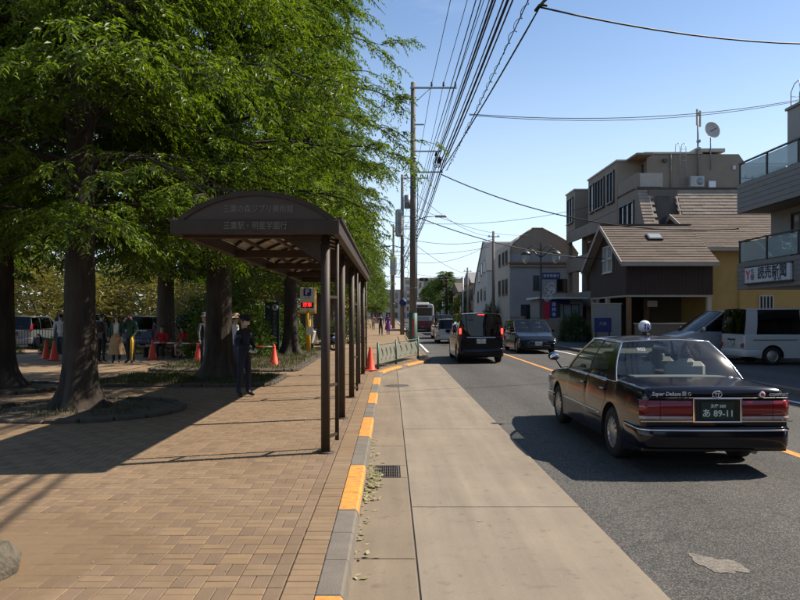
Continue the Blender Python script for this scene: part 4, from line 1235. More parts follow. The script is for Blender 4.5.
# ---- the black taxi
def build_taxi():
    T = thing('taxi', 'black four-door taxi with green number plate and round white roof lamp, nearest on the road', 'taxi', (3.60, 9.98, 0))
    c = Car(L=4.70, W=1.695, wr=0.315, tw=0.185, arch=[(-1.31, .375), (1.46, .375)], belt=0.925, roof=1.475, roof_half=0.565, cab=(-1.42, 0.98),
            top=[(-2.36, .955), (-2.28, .985), (-1.46, 1.015), (-1.40, 1.0), (-1.3, .99), (.95, .985), (1.05, .975), (1.6, .93), (2.2, .84), (2.36, .78)],
            drop=.06, bulge=.045, endr=.05, plan=.07, sill=.21, bow_r=.035, bow_f=.08, bow_ws=.12, bow_rw=.135, crown=.02, rear_glass='rear_glass',
            lines=[(.98, .32), (.84, .25), (-.16, -.16), (-.24, -.22), (-1.02, -.72), (-1.42, -.93)], trim_m='chrome', seal_m='chrome', gutter_m='chrome', pillar_m='trim_black')
    c.handle_m = 'paint_black'
    P = 'paint_black'
    c.body(T, P)
    c.door(T, -.20, .86, P); c.door(T, -1.12, -.22, P, zlow=.42)
    c.cabin(T, P, 'taxi_glass')
    c.wheels(T, cap=True)
    c.bumper(T, -1, .30, .545, P, out=.055, strip='chrome'); c.bumper(T, 1, .28, .50, P, out=.05, strip='chrome')
    seats(T, (-.72,), .95, 'seat_cover', 1.35, 1.10, True); seats(T, (.30,), .95, 'seat', 1.35, 1.14)
    y = -2.355
    def ry(x): return y + c.bow_r * (x / .8475) ** 2
    # rear lamps: each a curved lens in three fields
    for sg in (-1, 1):
        for nm, xa, xb, mt, z0, z1 in (('tail_lamp', .24, .62, 'tail_red', .665, .835), ('tail_lamp', .625, .835, 'tail_red', .665, .835), ('reversing_lamp', .24, .62, 'tail_amber', .615, .662), ('indicator_lamp', .625, .835, 'tail_amber', .615, .662)):
            rows = []
            for k in range(7):
                x = xa + (xb - xa) * k / 6; yo = ry(x) - .012 + (.05 * max(0, (x - .76) / .075) ** 2)
                rows.append([(sg * x, yo + .05, z0), (sg * x, yo, z0 + .004), (sg * x, yo - .004, (z0 + z1) / 2), (sg * x, yo, z1 - .004), (sg * x, yo + .05, z1)])
            mb = MB(); mb.grid(rows); mb.build(nm, mt, T, fix=False)
        mb = MB(); mb.box((sg * .535, ry(.5) - .012, .605), (.60, .012, .014)); mb.build('lamp_trim', 'chrome', T)
        mb = MB(); mb.box((sg * .26, ry(.2) - .022, .725), (.022, .02, .27), bev=.005); mb.build('plate_surround', 'chrome', T)
    for z in (.60, .852):
        mb = MB(); mb.box((0, y - .022, z), (.54, .02, .016), bev=.004); mb.build('plate_surround', 'chrome', T)
    mb = MB(); mb.box((0, y - .006, .725), (.50, .014, .235)); mb.build('plate_recess', 'trim_black', T)
    plate(T, (0, y - .024, .725), -1, 'plate_green', 'plate_text', '多摩 500', 'あ 89-11', w=.36, h=.19)
    # boot lid line and edge
    mb = MB(); mb.tube([(-.80, y + .035, .862), (-.4, y - .006, .862), (.4, y - .006, .862), (.80, y + .035, .862)], .006, n=4); mb.build('boot_seam', 'trim_black', T)
    for sg in (-1, 1):
        mb = MB(); mb.tube([(sg * .735, y + .03, .945), (sg * .735, y + .3, .972), (sg * .70, y + .86, 1.0)], .005, n=4); mb.build('boot_seam', 'trim_black', T)
    # emblem: three interlaced ovals
    def oval(a, b, cx=0, cz=0): return [(cx + a * math.cos(2 * math.pi * i / 20), 0, cz + b * math.sin(2 * math.pi * i / 20)) for i in range(21)]
    mb = MB(); mb.tube(oval(.052, .036), .005, n=5, cap=False); mb.tube(oval(.016, .033), .004, n=5, cap=False); mb.tube(oval(.036, .012, 0, .018), .004, n=5, cap=False)
    mb.build('emblem', 'chrome', T, loc=(0, y - .012, .905))
    lettering('lettering', 'Super Deluxe', .058, 'badge_silver', T, (-.56, y - .002, .905), shear=.25, bold=.001, thick=.003)
    lettering('lettering', '薫 G', .052, 'badge_silver', T, (-.335, y - .004, .905), thick=.003)
    lettering('lettering', 'COMFORT', .045, 'badge_silver', T, (.685, y + .006, .897), rz=.07, shear=.2, bold=.001, thick=.003)
    mb = MB(); mb.lathe([(0, -.006), (.03, -.006), (.034, 0)], axis='Y', n=18); b = mb.build('round_badge', 'white_plastic', T, loc=(.505, y + .004, .90))
    mb = MB(); mb.lathe([(0, -.009), (.018, -.009), (.02, -.006)], axis='Y', n=14); mb.build('badge_centre', 'sign_red', b)
    # rear window sticker
    lettering('lettering', '903', .075, 'white_plastic', T, (-.37, -1.075, 1.335), rx=R(-44), bold=.003)
    mb = MB(); mb.lathe([(0, -.002), (.032, -.002), (.034, 0)], axis='Y', n=14, mi=0); st = mb.build('window_sticker', 'pane_pale', T, loc=(.60, -1.46, 1.0)); st.rotation_euler = (R(-42), 0, 0)
    # roof lamp
    mb = MB(); mb.box((0, 0, 0), (.12, .10, .03), bev=.01); mb.lathe([(.028, .0), (.028, .05)], n=12); l = mb.build('roof_lamp', 'trim_black', T, loc=(.05, -.05, 1.50))
    mb = MB(); mb.lathe([(.088 * math.sin(math.pi * i / 14), -.088 * math.cos(math.pi * i / 14)) for i in range(15)], n=24); g = mb.build('lamp_globe', 'lamp_white', l, loc=(0, 0, .115))
    lettering('lettering', 'N', .10, 'white_plastic', l, (.022, -.0905, .115), bold=.004)
    mb = MB()
    for i in range(9):
        for j in range(7):
            pass
    rows = []
    for i in range(11):
        th = -0.75 + 1.55 * i / 10
        row = []
        for j in range(9):
            ph = -0.62 + 1.25 * j / 8
            rr = .0895
            row.append((rr * math.sin(th) * math.cos(ph), -rr * math.cos(th) * math.cos(ph), rr * math.sin(ph)))
        rows.append(row)
    def keep(i, j):
        u, v = i / 10 * 2 - 1 - .2, j / 8 * 2 - 1
        return u * u + v * v < .62 + .25 * math.cos(5 * math.atan2(v, u))
    vs = [p for r_ in rows for p in r_]
    mb.add(vs, [(i * 9 + j, i * 9 + j + 1, (i + 1) * 9 + j + 1, (i + 1) * 9 + j) for i in range(10) for j in range(8) if keep(i + .5, j + .5)], 0, True)
    mb.build('lamp_mark', 'logo_blue', l, fix=False, loc=(0, 0, .115))
    # fender mirrors
    for sg in (-1, 1):
        mb = MB(); mb.tube([(sg * .74, 1.62, .90), (sg * .80, 1.60, .98), (sg * .84, 1.58, 1.04)], [.016, .012, .012], n=6)
        a = mb.build('mirror_arm', 'trim_black', T)
        mb = MB(); mb.lathe([(0.0, -.07), (.05, -.062), (.074, -.03), (.08, .01), (.07, .05), (.04, .072), (0, .078)], axis='Y', n=16)
        h = mb.build('mirror_housing', P, a, loc=(sg * .87, 1.58, 1.09)); h.scale = (1.25, .8, .85)
        mb = MB(); mb.lathe([(0, -.073), (.062, -.073), (.064, -.06)], axis='Y', n=16); g = mb.build('mirror_glass', 'chrome', a, loc=(sg * .87, 1.572, 1.09)); g.scale = (1.25, .8, .85)
    # side moulding and fuel flap, exhaust, mud flaps
    for sg in (-1, 1):
        pts = [(sg * (c.sx(q, .50) + .008), q, .50) for q in np.linspace(-.9, 1.06, 12)]
        mb = MB(); mb.tube(pts, .014, n=6); mb.build('side_moulding', 'chrome', T)
        mb = MB(); mb.box((sg * .74, -1.72, .26), (.16, .01, .16)); mb.build('mud_flap', 'trim_black', T)
    mb = MB(); mb.tube([(.45, -2.30, .26), (.45, -1.9, .27)], .03, n=10); mb.build('exhaust_pipe', 'steel_grey', T)
    # headlamps and grille
    for sg in (-1, 1):
        mb = MB(); rbox(mb, (sg * .60, 2.30, .66), (.40, .06, .15), .02); mb.build('headlight', 'lamp_clear', T)
    mb = MB(); rbox(mb, (0, 2.345, .67), (.70, .04, .15), .01); mb.build('grille', 'chrome', T)
    # dashboard
    mb = MB(); rbox(mb, (0, .72, .96), (1.3, .3, .12), .04); mb.build('dashboard', 'trim_black', T)
    mb = MB(); rbox(mb, (0, -1.25, 1.0), (1.15, .28, .03), .01); mb.build('parcel_shelf', 'seat', T)
    return T
build_taxi()

def lamp_strip(parent, name, pts, w, m):
    """lens along a line of points, w wide, facing outwards"""
    mb = MB(); mb.tube(pts, w, n=6); return mb.build(name, m, parent)

# ---- minivans and other cars share one builder
def build_minivan(T, P, L=4.6, W=1.70, H=1.85, lit=True, glass='dark_glass', platef=None, plater=None, wr=.33, nose=.95, belt=1.0, rake=.75, slope=.10):
    top = [(-L / 2, belt + .03), (L / 2 - nose - .02, belt + .06), (L / 2 - nose + .1, belt + .04), (L / 2 - .35, belt - .12), (L / 2 - .08, belt - .26), (L / 2, belt - .34)]
    c = Car(L=L, W=W, wr=wr, tw=.2, arch=[(-L / 2 + .80, wr + .07), (L / 2 - .82, wr + .07)], belt=belt, roof=H, roof_half=W / 2 - .145, cab=(-L / 2 + .03, L / 2 - nose + .1), top=top,
            drop=.05, bulge=.03, endr=.06, plan=.09, sill=.20, bow_r=.05, bow_f=.14, bow_ws=.16, bow_rw=.05, crown=.01,
            lines=[(L / 2 - nose + .05, L / 2 - nose - rake), (L / 2 - nose - .12, L / 2 - nose - rake - .12), (.28, .22), (.20, .14), (-.95, -.95), (-1.03, -1.03), (-L / 2 + .22, -L / 2 + .30), (-L / 2 + .045, -L / 2 + slope)],
            pillar_m='trim_black')
    c.handle_m = P
    c.body(T, P)
    y = L / 2 - nose
    c.door(T, .24, y - .12, P); c.door(T, -1.0, .22, P, zlow=.36)
    c.ws_glass = 'car_glass'
    c.cabin(T, P, glass, glass)
    c.wheels(T)
    c.bumper(T, -1, .26, .56, P, out=.05); c.bumper(T, 1, .22, .50, P, out=.03)
    seats(T, (.42, -.75, -1.6), belt + .1, 'seat', W - .35, belt + .42)
    yr = -L / 2
    for sg in (-1, 1):
        mt = 'tail_lit' if lit else 'tail_red'
        mb = MB(); rows = []
        for k in range(7):
            t = k / 6; z = belt - .06 + (H - belt - .32) * t
            x = (W / 2 - .035) + (-.10) * max(0, (z - belt) / (H - belt))
            yy = yr + .06 + slope * .6 * t
            rows.append([(sg * (x + .012), yy + .14, z), (sg * (x + .012), yy + .02, z), (sg * (x - .02), yy - .045, z), (sg * (x - .10), yy - .05, z)])
        mb.grid(rows); mb.build('tail_lamp', 'tail_red', T, fix=False)
        if lit:
            mb = MB(); rbox(mb, (sg * (W / 2 - .085), yr + .012 + slope * .3, belt + .18), (.075, .05, .22), .02); mb.build('brake_light', 'tail_lit', T)
        mb = MB(); rbox(mb, (sg * (W / 2 - .05), yr - .035, .50), (.10, .03, .05), .01); mb.build('reflector', 'tail_red', T)
    mb = MB(); rbox(mb, (0, yr + slope - .015, H - .055), (.26, .05, .035), .012); mb.build('brake_light', 'tail_lit' if lit else 'tail_red', T)
    mb = MB(); rbox(mb, (0, yr - .018, belt - .05), (W * .62, .03, .035), .01); mb.build('tailgate_strip', 'chrome', T)
    mb = MB(); rbox(mb, (0, yr - .012, belt - .18), (.42, .02, .22), .01); mb.build('plate_recess', 'trim_black', T)
    if plater: plate(T, (0, yr - .028, belt - .18), -1, 'plate_white', 'plate_text_green', *plater)
    mb = MB(); mb.tube([(.05, yr + .02, belt + .08), (.42, yr + .03, belt + .15)], .008, n=5); mb.build('rear_wiper', 'trim_black', T)
    # nose
    for sg in (-1, 1):
        mb = MB(); rows = []
        for k in range(6):
            t = k / 5; x = W * .22 + (W * .26) * t; yy = L / 2 - .02 - .14 * (x / (W / 2)) ** 2 - .10 * t
            rows.append([(sg * x, yy + .02, belt - .46 + .03 * t), (sg * x, yy + .015, belt - .38 + .02 * t), (sg * x, yy - .08, belt - .27 + .06 * t)])
        mb.grid(rows); mb.build('headlight', 'lamp_clear', T, fix=False)
        mb = MB(); rbox(mb, (sg * (W / 2 + .10), L / 2 - nose - .25, belt + .12), (.20, .10, .15), .04); mb.build('wing_mirror', P, T)
    mb = MB(); rbox(mb, (0, L / 2 - .005, belt - .40), (W * .42, .05, .10), .015); mb.build('grille', 'trim_black', T)
    mb = MB(); rbox(mb, (0, L / 2 + .022, belt - .35), (W * .42, .02, .018), .004); mb.build('grille_bar', 'chrome', T)
    mb = MB(); rbox(mb, (0, L / 2 + .035, .33), (W * .6, .03, .12), .01); mb.build('air_intake', 'trim_black', T)
    if platef: plate(T, (0, L / 2 + .045, .46), 1, 'plate_white', 'plate_text_green', *platef)
    return c

Tv = thing('minivan', 'black minivan with lit brake lights driving ahead of the taxi', 'minivan', (3.31, 27.6, 0))
build_minivan(Tv, 'paint_navy', plater=('多摩 501', 'さ 52-17'))
To = thing('oncoming_car', 'dark low wagon coming the other way, seen from its front left', 'car', (6.74, 33.9, 0), math.pi)
build_minivan(To, 'paint_navy', L=4.75, W=1.78, H=1.55, lit=False, glass='dark_glass', platef=('多摩 330', 'す 71-04'), belt=.92, nose=1.15, rake=.95, slope=.5)
Ts = thing('silver_minivan', 'silver minivan parked nose towards the road, left of the white van', 'minivan', (10.15 + 2.35, 26.2, .11), math.pi / 2)
build_minivan(Ts, 'paint_silver', L=4.7, W=1.75, H=1.84, lit=False, belt=1.03, nose=1.05, rake=1.0)
Tw = thing('white_hatchback', 'white small car further ahead in the same lane', 'car', (3.72, 44.6, 0))
build_minivan(Tw, 'paint_white', L=4.0, W=1.69, H=1.53, lit=False, belt=.92, nose=.95, rake=.7, slope=.32, plater=('多摩 502', 'ぬ 30-82'))
Td = thing('dark_blue_van', 'dark blue van in front of the small white car', 'van', (4.05, 53.5, 0))
build_minivan(Td, 'paint_blue', L=4.6, W=1.75, H=1.80, lit=False)

# ---- white one-box van at the right
def build_box_van():
    T = thing('white_van', 'white one-box van parked at the right edge with its rear towards the road', 'van', (11.72 + 2.3, 23.75, .11), -math.pi / 2)
    L, W, H, belt = 4.6, 1.62, 1.90, 1.02
    P = 'paint_white'
    c = Car(L=L, W=W, wr=.30, tw=.18, arch=[(-L / 2 + .98, .37), (L / 2 - .62, .37)], belt=belt, roof=H, roof_half=W / 2 - .085, cab=(-L / 2 + .03, L / 2 - .25),
            top=[(-L / 2, belt + .03), (L / 2 - .3, belt + .05), (L / 2 - .1, belt - .05), (L / 2, belt - .15)], drop=.05, bulge=.015, endr=.06, plan=.05, sill=.24, bow_r=.03, bow_f=.08,
            bow_ws=.10, bow_rw=.03, crown=.0, lines=[(L / 2 - .22, L / 2 - .75), (L / 2 - .34, L / 2 - .85), (.95, .95), (.82, .82), (-.28, -.28), (-.40, -.40), (-1.85, -1.80), (-L / 2 + .04, -L / 2 + .12)], pillar_m=P)
    c.handle_m = 'trim_black'; c.body(T, P); c.door(T, .86, 1.95, P, zlow=.4); c.door(T, -.36, .84, P)
    c.cabin(T, P, 'dark_glass'); c.wheels(T, cap=True)
    c.bumper(T, -1, .27, .5, P, out=.05); c.bumper(T, 1, .27, .5, P, out=.04)
    yr = -L / 2
    for sg in (-1, 1):
        mb = MB(); rbox(mb, (sg * (W / 2 - .09), yr - .01, .66), (.15, .05, .17), .02); mb.build('tail_lamp', 'tail_red', T)
        mb = MB(); mb.box((sg * (c.sx(-1.2, .84) + .006), -1.25, .84), (.012, 1.45, .022)); mb.build('door_rail', 'trim_black', T)
        mb = MB(); rbox(mb, (sg * (W / 2 + .1), L / 2 - .5, belt + .15), (.16, .1, .22), .03); mb.build('wing_mirror', 'trim_black', T)
        mb = MB(); rbox(mb, (sg * .58, L / 2 - .01, .72), (.3, .06, .17), .03); mb.build('headlight', 'lamp_clear', T)
    mb = MB(); mb.box((0, yr - .012, .84), (.5, .02, .05), bev=.006); mb.build('tailgate_handle', 'trim_black', T)
    plate(T, (0, yr - .02, .70), -1, 'plate_white', 'plate_text_green', '多摩 400', 'そ 16-63')
    seats(T, (1.1,), belt + .1, 'seat', W - .3, belt + .4)
build_box_van()

# ---- bus ahead
def build_bus():
    T = thing('city_bus', 'white city bus with a red lower band, seen from behind beyond the pole', 'bus', (3.28, 77.0, 0))
    L, W, H = 10.4, 2.35, 2.95
    mb = MB()
    def sec(y, ins):
        w, h = W / 2 - ins, H - ins
        return [(w, y, .32), (w, y, 1.0), (w, y, 2.55), (w - .10, y, h - .06), (w - .3, y, h), (-w + .3, y, h), (-w + .10, y, h - .06), (-w, y, 2.55), (-w, y, 1.0), (-w, y, .32)]
    rows = [sec(y, i_) for y, i_ in ((-L / 2, .05), (-L / 2 + .05, .0), (L / 2 - .05, 0), (L / 2, .05))]
    mb.grid(rows, close=True, smooth=False)
    mb.add(rows[0], [tuple(range(10))]); mb.add(rows[-1], [tuple(range(10))])
    mb.build('body', 'paint_pearl', T)
    y = -L / 2
    mb = MB(); mb.box((0, y - .012, .82), (W - .12, .03, .72), bev=.01); mb.build('lower_band', 'paint_red', T)
    for sg in (-1, 1):
        mb = MB(); mb.box((sg * (W / 2 + .008), .02, .82), (.02, L - .2, .62)); mb.build('lower_band', 'paint_red', T)
        for q in range(6):
            mb = MB(); rbox(mb, (sg * (W / 2 + .006), -L / 2 + 1.2 + 1.55 * q, 1.95), (.02, 1.42, .85), .008); mb.build('side_window', 'pane', T)
        for yy in (-2.6, 3.0): wheel(T, sg * (W / 2 - .14), yy, .46, .26, sg)
        for z in (.62, .82, 1.0):
            mb = MB(); rbox(mb, (sg * 1.0, y - .035, z), (.14, .03, .14), .02); mb.build('tail_lamp', 'tail_red', T)
    mb = MB(); rbox(mb, (0, y - .012, 2.12), (W - .36, .03, .82), .015); mb.build('rear_window', 'pane', T)
    mb = MB(); rbox(mb, (0, y - .016, 2.70), (1.1, .03, .22), .012); mb.build('destination_panel', 'pane', T)
    mb = MB(); rbox(mb, (0, y - .02, .36), (W - .06, .10, .22), .03); mb.build('bumper', 'trim_black', T)
    mb = MB(); rbox(mb, (0, y - .014, 1.36), (1.4, .03, .42), .01); mb.build('engine_cover', 'pane_pale', T)
    plate(T, (0, y - .04, .55), -1, 'plate_green', 'plate_text', '多摩 200', 'か 15-40')
    mb = MB(); rbox(mb, (0, -1.5, H + .08), (1.6, 2.6, .22), .05); mb.build('roof_unit', 'paint_pearl', T)
build_bus()

# ---- cars parked beyond the fence on the left
GP = 'cars parked beyond the black fence'
proto = None
for i, (x, y, rz, p, lb) in enumerate([(-18.3, 35.3, .05, 'paint_grey', 'grey car parked beyond the fence at far left'), (-15.6, 35.6, -.03, 'paint_navy', 'dark car parked beyond the fence, left of the near trunk'),
                                       (-12.4, 35.4, .04, 'paint_blue', 'blue car parked beyond the fence behind the standing people'), (-9.8, 35.8, 0, 'paint_grey', 'grey car parked beyond the fence behind the pair in red')]):
    T = thing('parked_car', lb, 'car', (x, y, SW), rz, GP)
    build_minivan(T, p, L=4.2, W=1.7, H=1.6 + .12 * (i % 2), lit=False, belt=.95, nose=1.0, rake=.75, slope=.3)

# ------------------------------------------------------------------ bus shelter
def build_shelter():
    S = thing('bus_shelter', 'long brown bus shelter with arched roof and pale lettering over the pavement', 'bus shelter', (0, 0, 0))
    xl, xr, y0, y1 = -2.56, -0.60, 8.0, 19.5
    z0, z1 = 2.72, 2.888
    B = 'brown_metal'
    for Y in (8.32, 11.08, 13.85, 16.62, 19.35):
        mb = MB(); mb.tube([(-.79, Y, SW - .02), (-.79, Y, z0 + .02)], .055, n=16); p = mb.build('post', B, S)
        mb = MB(); mb.lathe([(.10, 0), (.10, .012), (.07, .016), (.06, .02)], c=(-.79, Y, SW), n=16); mb.build('foot_plate', B, p)
        mb = MB(); mb.box((-1.62, Y, z0 + .04), (1.80, .07, .12), bev=.008); mb.build('cross_beam', B, S)
        mb = MB(); mb.prism([(-.85, Y - .02, z0 - .02), (-.85, Y - .02, z0 - .30), (-1.30, Y - .02, z0 - .02)], (0, .04, 0)); mb.build('bracket_plate', B, S)
    for (x, Y, Yp) in ((-.675, 8.62, 8.32), (-.70, 14.2, 13.85), (-.71, 19.7, 19.35)):
        mb = MB(); mb.tube([(x, Y, SW + .10), (x, Y, z0 + .06)], .026, n=10); d = mb.build('downpipe', B, S)
        for z in (.30, .92, 2.0):
            mb = MB(); mb.box(((x - .79) / 2, (Y + Yp) / 2, z), (.03, math.hypot(x + .79, Y - Yp), .035), rz=-math.atan2(x + .79, Y - Yp)); mb.build('pipe_clip', B, d)
    # frame beams
    mb = MB(); mb.span((xl, y0, z0), (xr, y0 + .07, z1), bev=.006); fr = mb.build('front_fascia', B, S)
    mb = MB(); mb.span((xl, y1 - .07, z0), (xr, y1, z1), bev=.006); mb.build('rear_fascia', B, S)
    for x in (xl, xr - .08):
        mb = MB(); mb.span((x, y0 + .072, z0), (x + .08, y1 - .072, z1), bev=.006); mb.build('side_beam', B, S)
        mb = MB(); mb.span((x - .03 if x < -1 else x + .05, y0 + .02, z1 + .002), (x + .03 if x < -1 else x + .11, y1 - .02, z1 + .03)); mb.build('gutter', B, S)
    # arched roof
    xa, xb = -2.47, -.66
    cx, hw, rise = (xa + xb) / 2, (xb - xa) / 2, .315
    Rr = (hw * hw + rise * rise) / (2 * rise); th = math.asin(hw / Rr)
    def arc(rr, n=22, base=z1):
        return [(cx + rr * math.sin(-th + 2 * th * i / n), base + rise - Rr + rr * math.cos(-th + 2 * th * i / n)) for i in range(n + 1)]
    ar = arc(Rr)
    # roof sheets between ribs, each its own panel
    ny = 12; step = (y1 - y0 - .1) / ny
    m, nt, b = newmat('roof_sheet')
    b.inputs['Base Color'].default_value = (.13, .095, .066, 1); b.inputs['Roughness'].default_value = .4
    tl = nt.nodes.new('ShaderNodeBsdfTranslucent'); tl.inputs['Color'].default_value = (.20, .14, .09, 1)
    mx = nt.nodes.new('ShaderNodeMixShader'); mx.inputs[0].default_value = .25
    nt.links.new(b.outputs[0], mx.inputs[1]); nt.links.new(tl.outputs[0], mx.inputs[2]); nt.links.new(mx.outputs[0], nt.nodes['Material Output'].inputs['Surface'])
    M['roof_sheet'] = m
    for i in range(ny):
        a, c_ = y0 + .05 + i * step + .02, y0 + .05 + (i + 1) * step - .02
        mb = MB(); mb.grid([[(x, a, z + .016) for x, z in ar], [(x, c_, z + .016) for x, z in ar]]); mb.build('roof_sheet', 'roof_sheet', S, fix=False)
    for i in range(ny + 1):
        Y = y0 + .05 + i * step
        mb = MB(); o_, i_ = arc(Rr + .02), arc(Rr - .035)
        w = .022 if 0 < i < ny else .045
        rows = [[(x, Y - w, z) for x, z in o_], [(x, Y + w, z) for x, z in o_], [(x, Y + w, z) for x, z in i_], [(x, Y - w, z) for x, z in i_], [(x, Y - w, z) for x, z in o_]]
        mb.grid(rows, smooth=False); mb.build('roof_rib', B, S)
    # end panel with the lettering
    for Y, nm in ((y0 + .03, 'end_panel'), (y1 - .04, 'end_panel')):
        mb = MB(); pts = arc(Rr - .03); mb.prism([(x, Y, z) for x, z in pts], (0, .012, 0)); mb.build(nm, 'brown_panel', S)
    lettering('lettering', '三鷹の森ジブリ美術館', .098, 'shelter_letter', S, (-1.545, y0 + .026, 3.01), sx=.84)
    lettering('lettering', '三鷹駅・明星学園行', .098, 'shelter_letter', S, (-1.575, y0 - .004, 2.812), sx=.84)
    for i in range(3):
        x = xl + .48 * (i + 1)
        mb = MB(); mb.span((x - .02, y0 + .08, z1 - .06), (x + .02, y1 - .08, z1 - .02)); mb.build('purlin', B, S)
build_shelter()

# ------------------------------------------------------------------ guard rail, cones, barrier bars
def rail_run(name, label, pts, panel=True, m='rail_green', h=.80, group=None):
    T = thing(name, label, 'guard rail', (pts[0][0], pts[0][1], SW), 0, group)
    o = Vector((pts[0][0], pts[0][1], 0))
    P = [Vector((p[0], p[1], 0)) - o for p in pts]
    for p in P:
        mb = MB(); mb.tube([(p.x, p.y, -.02), (p.x, p.y, h)], .036, n=10); mb.lathe([(.036, h), (.03, h + .015), (0, h + .02)], c=(p.x, p.y, 0), n=10); mb.build('post', m, T)
    for a, b in zip(P[:-1], P[1:]):
        d = b - a; n = d.normalized()
        for z in (.15, h - .06):
            mb = MB(); mb.tube([tuple(a + Vector((0, 0, z))), tuple(b + Vector((0, 0, z)))], .02, n=8); mb.build('rail', m, T)
        if panel:
            s_, e_ = a + n * .12, b - n * .12
            mb = MB(); q = Vector((-n.y, n.x, 0)) * .004
            mb.prism([tuple(s_ + Vector((0, 0, .22)) - q), tuple(e_ + Vector((0, 0, .22)) - q), tuple(e_ + Vector((0, 0, h - .14)) - q), tuple(s_ + Vector((0, 0, h - .14)) - q)], tuple(q * 2)); mb.build('panel', 'rail_panel', T)
            for k in range(4):
                c_ = s_ + (e_ - s_) * ((k + .5) / 4); w = (e_ - s_).length / 9
                pts_ = [tuple(c_ + n * (w * math.sin(t * 3.0) * (1 - t * .5)) + Vector((0, 0, .25 + .36 * t)) - q * 3) for t in np.linspace(0, 1, 9)]
                mb = MB(); mb.tube(pts_, .014, n=5); mb.build('ornament', m, T)
    return T
rail_run('guard_rail', 'green pipe guard rail with pale ornamented panels at the end of the bus bay', [(-.40, 21.2), (.17, 23.4), (1.04, 26.6)])
rail_run('guard_rail', 'plain dark guard rail along the kerb beyond the concrete pole', [(1.2, 37.0), (1.2, 40.5), (1.2, 44), (1.2, 47.5), (1.2, 51), (1.2, 54.5)], panel=False, m='dark_iron')

def cone_meshes():
    a = MB(); a.box((0, 0, .02), (.38, .38, .04), bev=.02)
    b = MB(); b.lathe([(.165, .035), (.15, .05), (.032, .68), (.026, .70), (0, .70)], n=20)
    c = MB(); c.lathe([(.1205, .22), (.098, .34)], n=20)
    return a.mesh('base', 'cone_red'), b.mesh('cone_body', 'cone_red'), c.mesh('band', 'cone_red')
CM = cone_meshes()
def cone(x, y, label, rz=0.0, s=1.0):
    T = thing('traffic_cone', label, 'traffic cone', (x, y, SW), rz, 'red traffic cones'); T.scale = (s, s, s)
    link('base', CM[0], T); link('cone_body', CM[1], T)
    return T
cone(-.62, 20.6, 'red traffic cone by the guard rail at the shelter end', .2, 1.02)
cone(-3.83, 22.6, 'red traffic cone on the bed edge right of the guard', .5)
cone(-8.95, 25.9, 'red traffic cone in front of the seated pair in red', .1, 1.05)
cone(-10.95, 25.7, 'red traffic cone half hidden by the thick near trunk', .7)
cone(-12.3, 25.2, 'front cone of the two at far left', .3, 1.05)
cone(-13.1, 26.2, 'rear cone of the two at far left', .9, 1.0)
def bar(p, q, label, n=8):
    T = thing('barrier_bar', label, 'barrier bar', p, 0, 'red and white barrier bars')
    p, q = Vector(p), Vector(q); d = q - p
    for i in range(n):
        mb = MB(); mb.tube([tuple(d * (i / n)), tuple(d * ((i + 1) / n))], .02, n=8); mb.build('segment', 'red_plastic' if i % 2 else 'white_plastic', T)
    for e in (Vector((0, 0, 0)), d):
        mb = MB(); mb.lathe([(.055, -.012), (.055, .012), (.035, .012), (.035, -.012), (.055, -.012)], c=tuple(e), n=14); mb.build('end_ring', 'red_plastic', T)
bar((-8.95, 25.9, SW + .62), (-6.6, 25.4, SW + .60), 'red and white bar running right from the cone by the seated pair')
bar((-3.83, 22.6, SW + .62), (-6.6, 23.6, SW + .60), 'red and white bar running left from the cone by the guard')
# thin prop that carries the bars' far ends
for (x, y, lb) in ((-6.6, 25.4, 'low cone under the far end of the left bar'), (-6.6, 23.6, 'low cone under the far end of the right bar')):
    cone(x, y, lb, .4, .98)

# ------------------------------------------------------------------ signs on the left
def parking_sign():
    T = thing('parking_sign', 'parking sign on a yellow post with blue P panel and red display', 'sign', (-3.72, 31.0, SW))
    mb = MB(); mb.tube([(0, 0, -.02), (0, 0, 1.9)], .11, n=14); mb.build('post', 'yellow_metal', T)
    mb = MB(); mb.box((0, 0, 2.30), (.72, .16, 1.16), bev=.02); p = mb.build('sign_box', 'yellow_metal', T)
    mb = MB(); mb.box((-.02, -.088, 2.34), (.66, .02, 1.06), bev=.006); mb.build('panel', 'sign_cream', p)
    mb = MB(); mb.box((-.03, -.102, 2.68), (.34, .014, .34), bev=.004); mb.build('blue_panel', 'parking_blue', p)
    lettering('lettering', 'P', .34, 'white_plastic', p, (-.03, -.113, 2.68), bold=.012)
    lettering('lettering', '入 口', .11, 'ink', p, (-.03, -.102, 2.435), bold=.002)
    mb = MB(); mb.box((-.03, -.104, 2.10), (.56, .014, .24), bev=.004); mb.build('display', 'led_back', p)
    lettering('lettering', '満車', .21, 'led_red', p, (-.03, -.114, 2.10), bold=.006)
    mb = MB(); mb.box((.06, -.118, .95), (.26, .012, .36)); mb.build('notice', 'white_plastic', T)
parking_sign()
def dark_board():
    T = thing('parking_board', 'tall dark board with round white P mark and vertical lettering', 'sign', (-5.05, 29.3, SW), .12)
    mb = MB(); mb.box((0, 0, 1.12), (.62, .12, 2.2), bev=.02); p = mb.build('panel', 'sign_dark', T)
    mb = MB(); mb.lathe([(0, -.01), (.13, -.01), (.135, 0)], axis='Y', n=24); d = mb.build('disc', 'white_plastic', p, loc=(.13, -.062, 1.98))
    lettering('lettering', 'P', .19, 'sign_dark', p, (.13, -.076, 1.98), bold=.006)
    lettering('lettering', '↰', .16, 'white_plastic', p, (-.17, -.065, 1.99), bold=.002)
    for i, ch in enumerate('井の頭公園駐車場'):
        lettering('lettering', ch, .15, 'pane_pale', p, (.12, -.065, 1.70 - .165 * i), bold=.002)
    for i, ch in enumerate('三鷹の森'):
        lettering('lettering', ch, .075, 'pane_pale', p, (-.14, -.065, 1.62 - .085 * i))
dark_board()
